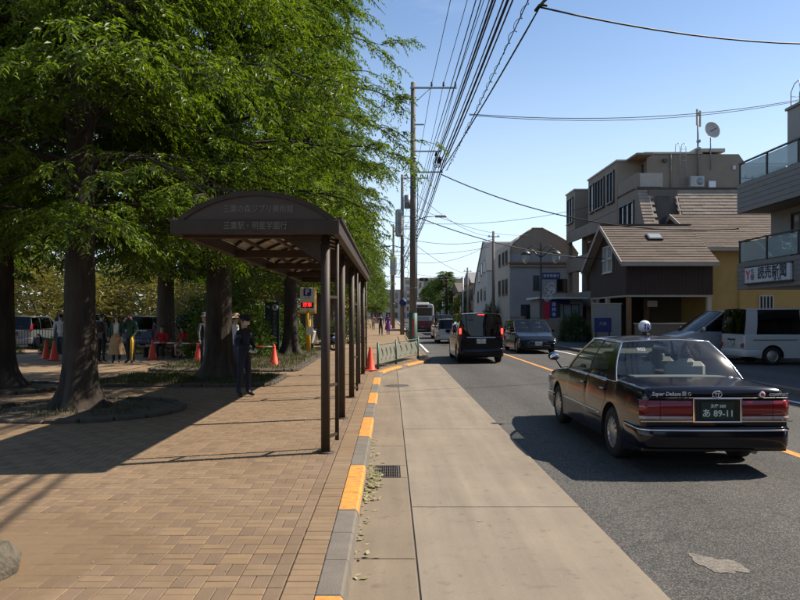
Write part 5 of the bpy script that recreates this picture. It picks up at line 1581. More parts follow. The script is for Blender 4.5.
# black fence behind the plaza
def fence(x0, x1, y, label):
    T = thing('park_fence', label, 'fence', (x0, y, SW))
    n = int((x1 - x0) / 2.0)
    for i in range(n + 1):
        mb = MB(); mb.box((i * (x1 - x0) / n, 0, .55), (.06, .06, 1.12)); mb.build('post', 'dark_iron', T)
    for z in (.15, 1.02):
        mb = MB(); mb.box(((x1 - x0) / 2, 0, z), (x1 - x0, .03, .04)); mb.build('rail', 'dark_iron', T)
    bmm = MB(); bmm.box((0, 0, .585), (.018, .018, .84)); me = bmm.mesh('bar', 'dark_iron')
    nb = min(150, int((x1 - x0) / .13))
    for i in range(nb):
        link('bar', me, T, ((x1 - x0) * (i + .5) / nb, 0, 0))
fence(-21.0, -6.0, 30.6, 'black bar fence between the plaza and the parked cars')
fence(-5.2, -2.9, 35.0, 'short black bar fence behind the yellow parking sign')

# ------------------------------------------------------------------ utility poles and cables
PX, PYS = 1.12, [-4.5, 35.0, 58.0, 84.0, 112.0]
PXS = [1.45, 1.12, .95, .30, .05]
def pole(i, label, h=13.55, arm=True, extras=()):
    T = thing('utility_pole', label, 'utility pole', (PXS[i], PYS[i], SW), 0, 'concrete utility poles along the kerb')
    mb = MB(); mb.tube([(0, 0, -.05), (0, 0, h * .5), (0, 0, h - SW)], [.19, .155, .115], n=16); mb.build('shaft', 'pole_concrete', T)
    mb = MB(); mb.lathe([(.12, h - SW), (.08, h - SW + .05), (0, h - SW + .06)], n=14); mb.build('cap', 'galvanised', T)
    if arm:
        mb = MB(); mb.box((1.02, -.16, h - .42), (2.35, .08, .08)); mb.build('cross_arm', 'galvanised', T)
        for x in (.93, 1.53, 2.13):
            mb = MB(); mb.lathe([(.025, 0), (.025, .06), (.07, .07), (.035, .12), (.065, .14), (.03, .19), (.055, .21), (.02, .27), (0, .28)], c=(x, -.16, h - .38), n=12); mb.build('insulator', 'insulator', T)
        mb = MB(); mb.tube([(.15, -.16, h - 1.1), (.85, -.16, h - .46)], .018, n=6); mb.build('arm_brace', 'galvanised', T)
    for z, l in ((10.05, 1.35), (9.0, 1.45), (11.4, .5)):
        mb = MB(); mb.box((l / 2 + .05, -.14, z - SW), (l, .06, .06)); mb.build('bracket', 'galvanised', T)
    for k in range(14):
        mb = MB(); mb.tube([(-.24 if k % 2 else .10, 0, 2.6 + .62 * k), (-.10 if k % 2 else .26, 0, 2.6 + .62 * k)], .009, n=5); mb.build('step_bolt', 'galvanised', T)
    for z in (9.6, 8.1, 6.6, 3.0):
        mb = MB(); mb.lathe([(.165, z), (.175, z), (.175, z + .06), (.165, z + .06)], n=16); mb.build('band', 'galvanised', T)
    return T
T = pole(1, 'tall concrete pole with green wrap at its foot, nearest at the bay end')
mb = MB(); mb.lathe([(.215, .25), (.215, 1.75), (.19, 1.76)], n=20); w = mb.build('green_wrap', 'wrap_green', T)
mb = MB(); mb.box((0, -.219, 1.0), (.10, .01, .95)); mb.build('red_strip', 'red_plastic', w)
mb = MB(); mb.tube([(.1, -.05, 6.42), (.6, -.08, 6.62), (1.15, -.1, 6.66)], .025, n=8); a = mb.build('lamp_arm', 'galvanised', T)
mb = MB(); mb.box((1.40, -.1, 6.65), (.62, .22, .11), bev=.05); mb.build('lamp_head', 'galvanised', a)
# splice closures and coils on the brackets
for (x, y, z, r_, l) in ((1.32, -.14, 9.45, .10, .75), (1.15, -.2, 9.75, .07, .5)):
    mb = MB(); mb.tube([(x, y - l * .5, z + .1), (x, y - l * .3, z), (x, y + l * .3, z), (x, y + l * .5, z - .05)], [r_ * .4, r_, r_, r_ * .4], n=10); mb.build('splice_box', 'cable', T)
for k in range(3):
    pts = [(1.15 + .1 * k + .26 * math.cos(t) * .6, -.2 - .05 * k, 9.35 + .26 * math.sin(t)) for t in np.linspace(0, 6.28, 17)]
    mb = MB(); mb.tube(pts, .016, n=5); mb.build('cable_coil', 'cable', T)
mb = MB(); mb.tube([(.18, -.05, 9.2), (.24, -.10, 7.8), (.2, -.12, 6.3), (.18, -.12, 2.4)], .022, n=6); mb.build('riser_cable', 'cable', T)
T2 = pole(2, 'second concrete pole carrying a grey transformer cabinet')
mb = MB(); mb.box((-.28, -.30, 9.35), (.62, .5, 2.3), bev=.15); c_ = mb.build('cabinet', 'box_beige', T2)
mb = MB(); mb.box((-.20, -.56, 9.35), (.28, .03, 1.7), bev=.02); mb.build('vent_panel', 'steel_grey', c_)
mb = MB(); mb.tube([(.42, -.1, 10.6), (.42, -.1, 11.7)], .27, n=14); mb.build('transformer', 'steel_grey', T2)
mb = MB(); mb.tube([(-.1, 0, 7.3), (-.7, -.1, 7.5), (-1.1, -.1, 7.45)], .03, n=7); a = mb.build('lamp_arm', 'galvanised', T2)
mb = MB(); mb.box((-1.35, -.1, 7.42), (.7, .25, .14), bev=.05); mb.build('lamp_head', 'galvanised', a)
for k in range(3):
    pts = [(.3 + .2 * math.cos(t), -.2, 7.0 - .9 * k + .5 * math.sin(t)) for t in np.linspace(0, 6.28, 15)]
    mb = MB(); mb.tube(pts, .02, n=5); mb.build('cable_coil', 'cable', T2)
mb = MB(); mb.lathe([(0, -.02), (.30, -.02), (.30, .0)], axis='Y', n=20); sg = mb.build('round_sign', 'sign_blue', T2, loc=(.05, -.24, 2.7))
T3 = pole(3, 'third concrete pole, slim between trees and second pole', 12.8)
mb = MB(); mb.box((0, -.30, 7.6), (.85, .5, 2.2), bev=.15); mb.build('cabinet', 'box_beige', T3)
mb = MB(); mb.tube([(-.1, 0, 6.3), (-1.2, 0, 6.5)], .03, n=6); mb.build('lamp_arm', 'galvanised', T3)
pole(4, 'farthest concrete pole in the row over the pavement', 12.4)
T0 = thing('utility_pole', 'concrete pole behind the viewer that carries the overhead cables', 'utility pole', (PXS[0], PYS[0], SW), 0, 'concrete utility poles along the kerb')
mb = MB(); mb.tube([(0, 0, -.05), (0, 0, 13.4)], [.19, .115], n=12); mb.build('shaft', 'pole_concrete', T0)
mb = MB(); mb.box((1.45, 0, 6.45), (2.9, .07, .07)); mb.build('bracket', 'galvanised', T0)

CAB_LABEL = 'black overhead cable running along the street from pole to pole'
def sagline(p, q, sag, n=14):
    p, q = Vector(p), Vector(q)
    return [tuple(p.lerp(q, i / n) - Vector((0, 0, 4 * sag * (i / n) * (1 - i / n)))) for i in range(n + 1)]
def cable(pts, r_, label, group='overhead cables', name='overhead_cable', n=5):
    mb = MB(); mb.tube(pts, r_, n=n)
    return tag(mb.build(name, 'cable', fix=False), label, 'cable', group)
def street_cable(x, z, r_, sag=.35, zs=None, label=CAB_LABEL, start=0, xs=None):
    pts = []
    for i in range(start, 4):
        a = (PXS[i] + x + (xs[i] if xs else 0), PYS[i], z + (zs[i] if zs else 0)); b = (PXS[i + 1] + x + (xs[i + 1] if xs else 0), PYS[i + 1], z + (zs[i + 1] if zs else 0))
        seg = sagline(a, b, sag if i == 0 else sag * .7)
        pts += seg if not pts else seg[1:]
    return cable(pts, r_, label)
HV = [0, 0, -.5, -1.0, -1.4]
street_cable(.93, 13.46, .015, .5, zs=HV, label='thin top wire nearest the pole on the high cross arm')
street_cable(1.53, 13.46, .015, .5, zs=HV, label='thin top wire in the middle of the high cross arm')
street_cable(2.13, 13.46, .015, .5, zs=HV, label='thin top wire at the outer tip of the high cross arm')
ORD = 'leftmost second third fourth fifth sixth seventh eighth ninth tenth eleventh'.split()
bundle = [(.95, 10.1, .016), (1.02, 9.95, .016), (1.28, 9.85, .030), (1.33, 9.72, .018), (1.40, 9.92, .016), (1.52, 9.75, .020), (1.62, 9.62, .036), (1.67, 9.5, .022), (1.74, 9.72, .016), (1.45, 9.5, .014), (1.12, 9.6, .014)]
for i, (x, z, r_) in enumerate(bundle):
    street_cable(x * .93, z - .15, r_, .25 + .05 * (i % 3), zs=[.1, 0, -.5, -1, -1.4], label=ORD[sorted(b[0] for b in bundle).index(x)] + ' cable from the left in the dense black bundle along the street')
# spiral wrapped cable on the outer side of the bundle
pts = sagline((PXS[0] + 1.95, PYS[0], 9.3), (PXS[1] + 1.70, PYS[1], 9.1), .3, 60)
cable(pts, .014, 'cable wrapped in a loose spiral at the right of the bundle')
sp = []
for i in range(0, 601):
    f_ = i / 600 * 60; k_ = min(59, int(f_)); p = Vector(pts[k_]).lerp(Vector(pts[k_ + 1]), f_ - k_)
    a = i * .55; rr = .05 * (1 + .7 * math.sin(i * .11) * math.sin(i * .031))
    sp.append((p.x + rr * math.cos(a), p.y, p.z + rr * math.sin(a)))
cable(sp, .009, 'loose spiral winding round the right cable of the bundle', n=4)
# drops across the road
cable(sagline((PXS[1] + 1.35, 34.9, 8.95), (3.45, 16.0, 8.92), .12) + sagline((3.45, 16.0, 8.92), (18.55, 23.2, 11.2), .55)[1:], .024, 'thick cable bending sharply at the top and crossing to the right building')
mb = MB(); mb.tube([(3.40, 16.25, 8.95), (3.45, 16, 8.97), (3.62, 15.98, 8.95)], .035, n=6); tag(mb.build('cable_clamp', 'cable'), 'dark clamp where the thick cable bends at the top', 'clamp')
for dx, r_, lb in ((0, .034, 'thick cable running from the bend back over the viewer'), (.75, .03, 'second cable from the bend back over the viewer'), (-.8, .02, 'thin cable from the bend back over the viewer')):
    cable(sagline((3.45, 16.0, 8.95), (3.50 + dx, -4.5, 6.6), .45, 20), r_, lb)
cable(sagline((2.95, 26.0, 9.35), (18.6, 31.0, 11.5), .45), .016, 'twisted cable crossing the sky to the right edge'); cable(sagline((2.95, 26.0, 9.31), (18.6, 31.0, 11.45), .5), .012, 'lower strand of the twisted cable crossing to the right edge')
cable(sagline((PXS[1] + 1.4, 34.9, 8.9), (15.98, 31.7, 5.75), .95, 22), .028, 'thick sagging cable across the road above the brown roofs')
cable(sagline((PXS[1] + .3, 34.9, 6.7), (12.45, 39.8, 5.0), .45, 22), .026, 'thick sagging cable from lamp arm to the brown house gable')
for i, (a, b, s_, r_) in enumerate([((1.3, 34.9, 7.9), (9.2, 62, 8.9), .6, .012), ((1.3, 34.9, 7.2), (12.4, 62, 9.0), .5, .012), ((.95, 58, 8.3), (9.2, 62, 8.6), .5, .02), ((.95, 58, 6.4), (9.2, 62, 8.4), .9, .016), ((.95, 58, 8.6), (10.2, 92, 7.2), .5, .02),
                                    ((.3, 84, 7.4), (10.2, 92, 7.0), .5, .022), ((.3, 84, 9.5), (10.7, 75, 9.2), .5, .02), ((.95, 58, 9.6), (16.0, 52, 10.2), .7, .016)]):
    cable(sagline(a, b, s_), r_, 'thin service wire crossing above the road ahead, ' + ['highest from the near pole', 'second from the near pole', 'upper one to the right-hand pole', 'lower one to the right-hand pole', 'slanting to the far right pole', 'low one to the far right pole', 'ending at the gambrel house', 'ending at the apartment block'][i])
def slim_pole(x, y, h, label):
    T = thing('utility_pole', label, 'utility pole', (x, y, .1), 0, 'poles on the right side')
    mb = MB(); mb.tube([(0, 0, -.1), (0, 0, h)], [.16, .11], n=12); mb.build('shaft', 'pole_concrete', T)
    mb = MB(); mb.box((0, -.12, h - .5), (1.1, .07, .07)); mb.build('cross_arm', 'galvanised', T)
    for s_ in (-.4, .4):
        mb = MB(); mb.lathe([(.03, 0), (.06, .04), (.03, .1), (0, .16)], c=(s_, -.12, h - .46), n=8); mb.build('insulator', 'insulator', T)
slim_pole(9.2, 62.0, 9.2, 'slim pole in front of the pale houses on the right')
slim_pole(10.2, 92.0, 8.0, 'short distant pole right of the traffic signals')

# traffic signals over the crossing
def signal(x, y, z, side, label):
    T = thing('traffic_signal', label, 'traffic light', (x, y, z), 0, 'traffic signals over the far crossing')
    mb = MB(); mb.box((0, 0, 0), (1.25, .22, .42), bev=.12); mb.build('housing', 'dark_iron', T)
    for i in range(3):
        mb = MB(); mb.lathe([(0, -.115), (.14, -.115), (.15, -.10)], c=(-.39 + .39 * i, 0, 0), axis='Y', n=16); mb.build('lens', ['wrap_green', 'tail_amber', 'tail_red'][i], T)
        mb = MB(); mb.grid([[(-.39 + .39 * i + .17 * math.cos(a), yy, .17 * math.sin(a)) for a in np.linspace(-.2, math.pi + .2, 9)] for yy in (-.11, -.36)]); mb.build('visor', 'dark_iron', T, fix=False)
    mb = MB(); e = side * (abs(x - (.2 if side < 0 else 9.6))); mb.tube([(0, .15, .1), (e, .15, .35)], .05, n=7); mb.build('arm', 'galvanised', T)
    mb = MB(); mb.tube([(e, .15, -z), (e, .15, .6)], .1, n=10); mb.build('post', 'galvanised', T)
signal(4.2, 88.0, 6.3, -1, 'left one of two dark traffic signals over the crossing')
signal(7.0, 92.0, 6.35, 1, 'right one of two dark traffic signals over the crossing')

# twin lantern lamp on the right pavement
def twin_lamp():
    T = thing('street_lamp', 'twin lantern street lamp with red and blue banner on the right side', 'street lamp', (8.55 + .6, 42.1, .11))
    mb = MB(); mb.lathe([(.16, 0), (.16, .3), (.09, .36), (.075, .8), (.06, 1.0), (.05, 5.9), (.06, 5.95), (.02, 6.2), (0, 6.25)], n=14); mb.build('column', 'lamp_iron', T)
    for s_ in (-1, 1):
        pts = [(0, 0, 5.2), (s_ * .25, 0, 5.35), (s_ * .5, 0, 5.62), (s_ * .8, 0, 5.72), (s_ * .92, 0, 5.60)]
        mb = MB(); mb.tube(pts, [.04, .04, .038, .035, .03], n=8); a = mb.build('arm', 'lamp_iron', T)
        mb = MB(); mb.lathe([(0, 5.62), (.12, 5.60), (.30, 5.42), (.32, 5.36), (.26, 5.36)], c=(s_ * .92, 0, 0), n=18); mb.build('hood', 'lamp_iron', a)
        mb = MB(); mb.lathe([(.24, 5.36), (.25, 5.15), (.19, 4.92), (.06, 4.82), (0, 4.81)], c=(s_ * .92, 0, 0), n=18); mb.build('globe', 'lantern_glass', a)
        mb = MB(); mb.tube([(s_ * .05, 0, 5.6), (s_ * .45, 0, 5.95), (s_ * .75, 0, 5.78)], .02, n=6); mb.build('scroll', 'lamp_iron', a)
    mb = MB(); mb.box((.62, -.02, 4.05), (1.1, .04, .42), bev=.01); p = mb.build('name_board', 'sign_blue', T)
    lettering('lettering', '吉祥寺通り', .2, 'white_plastic', p, (.62, -.045, 4.05))
    for i in range(9):
        a0 = i * .7
        mb = MB(); mb.tube([(.5 + .20 * math.cos(t + a0) + .18 * math.cos(i), -.03, 3.05 + .20 * math.sin(t + a0) + .38 * math.sin(i * 1.3)) for t in np.linspace(0, 4.2, 9)], .016, n=4); mb.build('light_scroll', 'white_plastic', T)
    mb = MB(); mb.box((.32, -.02, 1.95), (.42, .02, 1.05)); b = mb.build('banner', 'banner_red', T)
    mb = MB(); mb.box((.76, -.02, 1.98), (.42, .02, 1.0)); mb.build('banner', 'banner_blue', T)
    for k, ch in enumerate('吉祥寺'):
        lettering('lettering', ch, .26, 'white_plastic', T, (.78, -.036, 2.3 - .31 * k))
    mb = MB(); mb.tube([(0, 0, 2.5), (1.0, 0, 2.5)], .015, n=5); mb.build('banner_rod', 'lamp_iron', T)
twin_lamp()

# ------------------------------------------------------------------ buildings
def wbox(parent, name, a, b, m, bev=0.0):
    mb = MB(); mb.span(a, b, bev=bev); return mb.build(name, m, parent)

def win_x(parent, x, y0, y1, z0, z1, out=-1, fm='frame_dark', pm='pane', mull=1, ft=.06, depth=.05):
    """window in a wall facing +-x; out is the facing sign; pane sits behind a proud frame"""
    mb = MB()
    e = out * depth
    for yy in np.linspace(y0, y1, mull + 1):
        mb.span((x, yy - ft / 2, z0), (x + e, yy + ft / 2, z1))
    for zz in (z0, z1):
        mb.span((x, y0 - ft / 2, zz - ft / 2), (x + e * 1.04, y1 + ft / 2, zz + ft / 2))
    w = mb.build('window', fm, parent)
    for a, b in zip(np.linspace(y0, y1, mull + 1)[:-1], np.linspace(y0, y1, mull + 1)[1:]):
        wbox(w, 'pane', (x - out * .01, a + .02, z0 + .02), (x + out * .012, b - .02, z1 - .02), pm)
    wbox(w, 'sill', (x, y0 - .08, z0 - .10), (x + e * 2, y1 + .08, z0 - .04), fm)
    return w
def win_y(parent, y, x0, x1, z0, z1, out=-1, fm='frame_dark', pm='pane', mull=1, ft=.06, depth=.05):
    mb = MB(); e = out * depth
    for xx in np.linspace(x0, x1, mull + 1):
        mb.span((xx - ft / 2, y, z0), (xx + ft / 2, y + e, z1))
    for zz in (z0, z1):
        mb.span((x0 - ft / 2, y, zz - ft / 2), (x1 + ft / 2, y + e * 1.04, zz + ft / 2))
    w = mb.build('window', fm, parent)
    for a, b in zip(np.linspace(x0, x1, mull + 1)[:-1], np.linspace(x0, x1, mull + 1)[1:]):
        wbox(w, 'pane', (a + .02, y - out * .01, z0 + .02), (b - .02, y + out * .012, z1 - .02), pm)
    wbox(w, 'sill', (x0 - .08, y, z0 - .10), (x1 + .08, y + e * 2, z0 - .04), fm)
    return w

def slope_roof(parent, x0, x1, ya, za, yb, zb, m, course=.28, name='roof', piece=.0, skip=None):
    """sloping roof face from eave (ya, za) to ridge (yb, zb): overlapping courses of shingles"""
    d = Vector((0, yb - ya, zb - za)); ln = d.length; u = d / ln
    nrm = Vector((0, -u.z, u.y)) if u.y > 0 else Vector((0, u.z, -u.y))
    if nrm.z < 0: nrm = -nrm
    n = max(2, round(ln / course)); st = ln / n
    mb = MB()
    pl = piece or 1.1
    for i in range(n):
        s0, s1 = i * st, min(ln, (i + 1) * st + .05)
        x = x0 - (pl * .5 if i % 2 else 0)
        while x < x1 - .02:
            xa, xb = max(x0, x) + .003, min(x1, x + pl) - .003
            if xb - xa > .03 and not (skip and skip((xa + xb) / 2, (s0 + s1) / 2)):
                j = random.uniform(-.004, .006)
                lo = Vector((0, ya, za)) + u * s0 + nrm * (.045 + j); hi = Vector((0, ya, za)) + u * s1 + nrm * .015
                lb = lo - nrm * .03
                mb.add([(xa, lo.y, lo.z), (xb, lo.y, lo.z), (xb, hi.y, hi.z), (xa, hi.y, hi.z), (xa, lb.y, lb.z), (xb, lb.y, lb.z)], [(0, 1, 2, 3), (4, 5, 1, 0), (4, 0, 3), (1, 5, 2)])
            x += pl
    r_ = mb.build(name, m, parent, fix=False)
    r_['kind'] = 'stuff'
    # deck under the shingles
    k = MB(); t = nrm * -.10
    A, B_ = Vector((0, ya, za)), Vector((0, yb, zb))
    if not skip:
        k.add([(x, p.y, p.z) for x in (x0, x1) for p in (A, B_, B_ + t, A + t)], [(0, 1, 2, 3), (7, 6, 5, 4), (0, 4, 5, 1), (1, 5, 6, 2), (2, 6, 7, 3), (3, 7, 4, 0)])
        k.build('roof_deck', 'fascia_pale', parent)
    return r_

# ---- newspaper shop building at the right edge
def build_news():
    T = thing('corner_building', 'grey tiled building with glass balconies and newspaper sign at the right edge', 'building', (16.0, 31.9, .1))
    ox, oy = 16.0, 31.9
    def b(name, a, c, m, par=None, bev=0): return wbox(par or T, name, (a[0] - ox, a[1] - oy, a[2] - .1), (c[0] - ox, c[1] - oy, c[2] - .1), m, bev)
    b('wall', (17.5, 10.2, 0.1), (30, 25.6, 2.94), 'wall_grey_tile')
    b('soffit', (16.02, 10.05, 2.945), (30, 31.88, 3.02), 'band_grey')
    b('wall', (17.4, 10.1, 4.0), (30, 31.6, 6.45), 'wall_grey_tile')
    b('floor_slab', (16.25, 10.1, 3.03), (30, 31.7, 3.95), 'band_grey')
    for z0, z1, nm in ((2.94, 4.16, 'parapet'), (6.45, 7.78, 'parapet')):
        n = 6; h = (z1 - z0) / n                    # rows of cladding with recessed joints
        for i in range(n):
            b('cladding', (16.0, 10, z0 + i * h + .008), (16.22, 31.9, z0 + (i + 1) * h - .008), 'band_grey')
            b('cladding', (16.23, 31.68, z0 + i * h + .008), (30, 31.9, z0 + (i + 1) * h - .008), 'band_grey')
        b(nm, (16.02, 10.02, z0 + .002), (16.2, 31.88, z1 - .004), 'wall_taupe_dark')
    b('roof_slab', (16.25, 10.1, 6.46), (30, 31.66, 7.2), 'band_grey')
    for z0, z1 in ((4.22, 5.13), (7.84, 8.72)):
        y = 31.86
        while y > 11:
            b('rail_post', (16.06, y - .06, z0 - .1), (16.14, y, z1), 'frame_dark')
            p = b('glass_panel', (16.095, y - 2.22, z0), (16.107, y - .09, z1 - .05), 'balcony_glass')
            y -= 2.3
        b('hand_rail', (16.05, 10, z1 + .002), (16.15, 31.88, z1 + .06), 'frame_dark')
        b('hand_rail', (16.16, 31.78, z1 + .002), (20, 31.86, z1 + .06), 'frame_dark')
        b('glass_panel', (16.2, 31.81, z0), (18.2, 31.822, z1 - .05), 'balcony_glass')
    for (y0, y1) in ((28.6, 29.9), (24.2, 26.8), (19.2, 21.8)):
        win_x(T, 17.4 - ox, y0 - oy, y1 - oy, 4.1, 6.05, mull=2, depth=.08)
    b('duct_cap', (17.3, 27.3, 5.75), (17.4, 27.5, 5.95), 'frame_white')
    b('penthouse_wall', (18.5, 12, 7.2), (30, 32.2, 11.3), 'wall_grey_tile')
    b('penthouse_coping', (18.42, 11.9, 11.302), (30, 32.28, 11.42), 'band_grey')
    win_x(T, 18.5 - ox, 29.2 - oy, 30.6 - oy, 7.6, 9.9, mull=2, depth=.08)
    b('column', (16.4, 20.5, .1), (16.85, 20.95, 2.94), 'wall_grey_tile')
    b('column', (24.0, 30.6, .1), (24.45, 31.05, 2.94), 'wall_grey_tile')
    win_x(T, 17.5 - ox, 20.5 - oy, 25.2 - oy, .3, 2.5, mull=4, depth=.08)
    # ladder hoops on the penthouse roof
    for dx in (0, .4):
        mb = MB(); mb.tube([(2.55 + dx, .1, 8.0), (2.55 + dx, .1, 12.0), (2.6 + dx, -.1, 12.35), (2.6 + dx, -.45, 12.4), (2.6 + dx, -.55, 12.0), (2.6 + dx, -.55, 11.3)], .022, n=6); mb.build('ladder_rail', 'galvanised', T)
    for k in range(10):
        mb = MB(); mb.tube([(2.55, .1, 8.2 + .4 * k), (2.95, .1, 8.2 + .4 * k)], .014, n=5); mb.build('ladder_rung', 'galvanised', T)
    # sign
    S = b('sign_box', (15.86, 27.45, 3.19), (15.985, 30.95, 3.86), 'sign_white', bev=.02)
    b('sign_frame', (15.90, 27.40, 3.12), (15.992, 31.0, 3.185), 'frame_dark', S); b('sign_frame', (15.90, 27.40, 3.865), (15.992, 31.0, 3.92), 'frame_dark', S)
    x = 15.853 - ox
    lettering('lettering', '読売新聞', .58, 'ink', S, (x, 28.75 - oy, 3.46), rz=-math.pi / 2, sx=.96, bold=.008)
    lettering('lettering', 'Y', .55, 'sign_red', S, (x, 30.66 - oy, 3.42), rz=-math.pi / 2, bold=.014)
    mb = MB(); mb.lathe([(0, -.004), (.15, -.004), (.155, 0)], axis='X', n=18); mb.build('logo_disc', 'band_grey', S, loc=(x, 30.28 - oy, 3.36))
    lettering('lettering', 'YC', .22, 'ink', S, (x, 30.28 - oy, 3.60), rz=-math.pi / 2, bold=.004)
    lettering('lettering', '三鷹・牟礼', .13, 'ink', S, (x, 28.35 - oy, 3.17), rz=-math.pi / 2)
build_news()

# ---- dark brown house on posts, with shingled gable roof
def build_brown():
    T = thing('brown_house', 'dark brown house raised on posts with shingled gable roof', 'house', (12.5, 36.5, .1))
    ox, oy, oz = 12.5, 36.5, .1
    X1, Y1 = 17.02 - ox, 43.1 - oy
    ze, zp, zb = 4.8 - oz, 6.95 - oz, 2.84 - oz
    ym = Y1 / 2
    # vertical boards on the two seen walls, each its own piece
    n = 42
    for i in range(n):
        a, b_ = X1 * i / n, X1 * (i + 1) / n
        wbox(T, 'board', (a + .005, -.03 - .006 * (i % 2), zb), (b_ - .005, .02, ze - .02), 'wall_brown')
    mb = MB(); pg = [(0, 0.025, zb + .01), (0, Y1, zb + .01), (0, Y1, ze), (0, ym, zp - .12), (0, 0.025, ze)]
    mb.prism(pg, (X1, 0, 0)); mb.build('wall', 'wall_brown', T)
    n = 30
    for i in range(n):
        a, b_ = .03 + (Y1 - .03) * i / n, .03 + (Y1 - .03) * (i + 1) / n
        c_ = (a + b_) / 2; zt = ze + (zp - .14 - ze) * (1 - abs(c_ - ym) / ym) - .04
        wbox(T, 'board', (-.03 - .006 * (i % 2), a + .005, zb), (-.002, b_ - .005, zt), 'wall_brown')
    # windows on the street gable
    for (y0, y1) in ((2.35, 3.1), (3.2, 3.95)):
        for (z0, z1) in ((4.25 - oz, 4.92 - oz), (5.02 - oz, 5.7 - oz)):
            win_x(T, -.037, y0, y1, z0, z1, fm='frame_white', pm='pane_pale', mull=1, ft=.07)
    slope_roof(T, -.45, X1 + .12, -.50, ze - .28, ym, zp, 'roof_brown', .30)
    slope_roof(T, -.45, X1 + .12, Y1 + .5, ze - .28, ym, zp, 'roof_brown', .30)
    wbox(T, 'ridge_cap', (-.46, ym - .12, zp + .0), (X1 + .26, ym + .12, zp + .07), 'roof_brown')
    # fascia boards
    wbox(T, 'eave_board', (-.47, -.56, ze - .46), (X1 + .13, -.51, ze - .26), 'fascia_pale')
    for y_, s_ in ((-.5, 1), (Y1 + .5, -1)):
        mb = MB(); mb.prism([(-.50, y_, ze - .44), (-.50, y_, ze - .22), (-.50, ym, zp + .04), (-.50, ym, zp - .22)], (.045, 0, 0)); mb.build('barge_board', 'fascia_pale', T)
    # skylight
    s_ = .62; yq = -.5 + (ym + .5) * s_; zq = ze - .28 + (zp - ze + .28) * s_
    sk = MB(); sk.box((2.15, yq, zq + .1), (.8, .62, .10), rx=math.atan2(zp - ze + .28, ym + .5)); k = sk.build('skylight', 'frame_dark', T)
    sk = MB(); sk.box((2.15, yq - .02, zq + .155), (.66, .5, .02), rx=math.atan2(zp - ze + .28, ym + .5)); sk.build('pane', 'pane_pale', k)
    wbox(T, 'floor_beam', (-.04, -.04, zb - .10), (X1 + .02, .10, zb - .005), 'fascia_pale')
    wbox(T, 'floor_beam', (-.04, .105, zb - .10), (.1, Y1, zb - .005), 'fascia_pale')
    for (x, y, m_) in ((.12, .1, 'timber'), (X1 - .15, .1, 'wall_cream'), (.12, Y1 - .15, 'wall_cream'), (2.3, 3.4, 'timber'), (-.02, 3.2, 'wall_cream')):
        wbox(T, 'post', (x - .11, y - .08, 0), (x + .11, y + .14, zb - .102), m_)
    wbox(T, 'back_wall', (.4, Y1 - .5, 0), (X1, Y1 - .3, zb), 'wall_brown')
    # white box painted in for a lit patch of pale panel under the floor
    wbox(T, 'white_box', (2.2, 3.0, 2.15), (2.75, 3.1, 2.5), 'white_plastic')
build_brown()

def build_yellow():
    T = thing('yellow_house', 'yellow rendered house with brown roof behind the parked vans', 'house', (17.75, 38.4, .1))
    ox, oy, oz = 17.75, 38.4, .1
    X1, Y1 = 9.0, 8.2; ze, zp = 5.75 - oz, 7.95 - oz; ym = Y1 / 2
    mb = MB(); mb.prism([(0, 0, 0), (0, Y1, 0), (0, Y1, ze), (0, ym, zp - .12), (0, 0, ze)], (X1, 0, 0)); mb.build('wall', 'wall_yellow', T)
    slope_roof(T, -.55, X1 + .3, -.55, ze - .26, ym, zp, 'roof_brown', .30)
    slope_roof(T, -.55, X1 + .3, Y1 + .55, ze - .26, ym, zp, 'roof_brown', .30)
    wbox(T, 'eave_board', (-.57, -.61, ze - .44), (X1 + .3, -.56, ze - .24), 'fascia_pale')
    for y_ in (-.55, Y1 + .55):
        mb = MB(); mb.prism([(-.60, y_, ze - .42), (-.60, y_, ze - .2), (-.60, ym, zp + .04), (-.60, ym, zp - .22)], (.045, 0, 0)); mb.build('barge_board', 'fascia_pale', T)
    mb = MB(); mb.tube([(1.6, -.05, .1), (1.6, -.05, ze - 1.2), (2.4, -.05, ze - 1.2), (2.4, -.05, ze - .5)], .035, n=6); mb.build('drain_pipe', 'wall_yellow', T)
    win_y(T, -.002, 2.75, 3.5, 1.75, 2.75, fm='frame_white', mull=4)
    win_y(T, -.002, 3.4, 4.6, 3.6, 4.7, fm='frame_white', mull=2)
build_yellow()

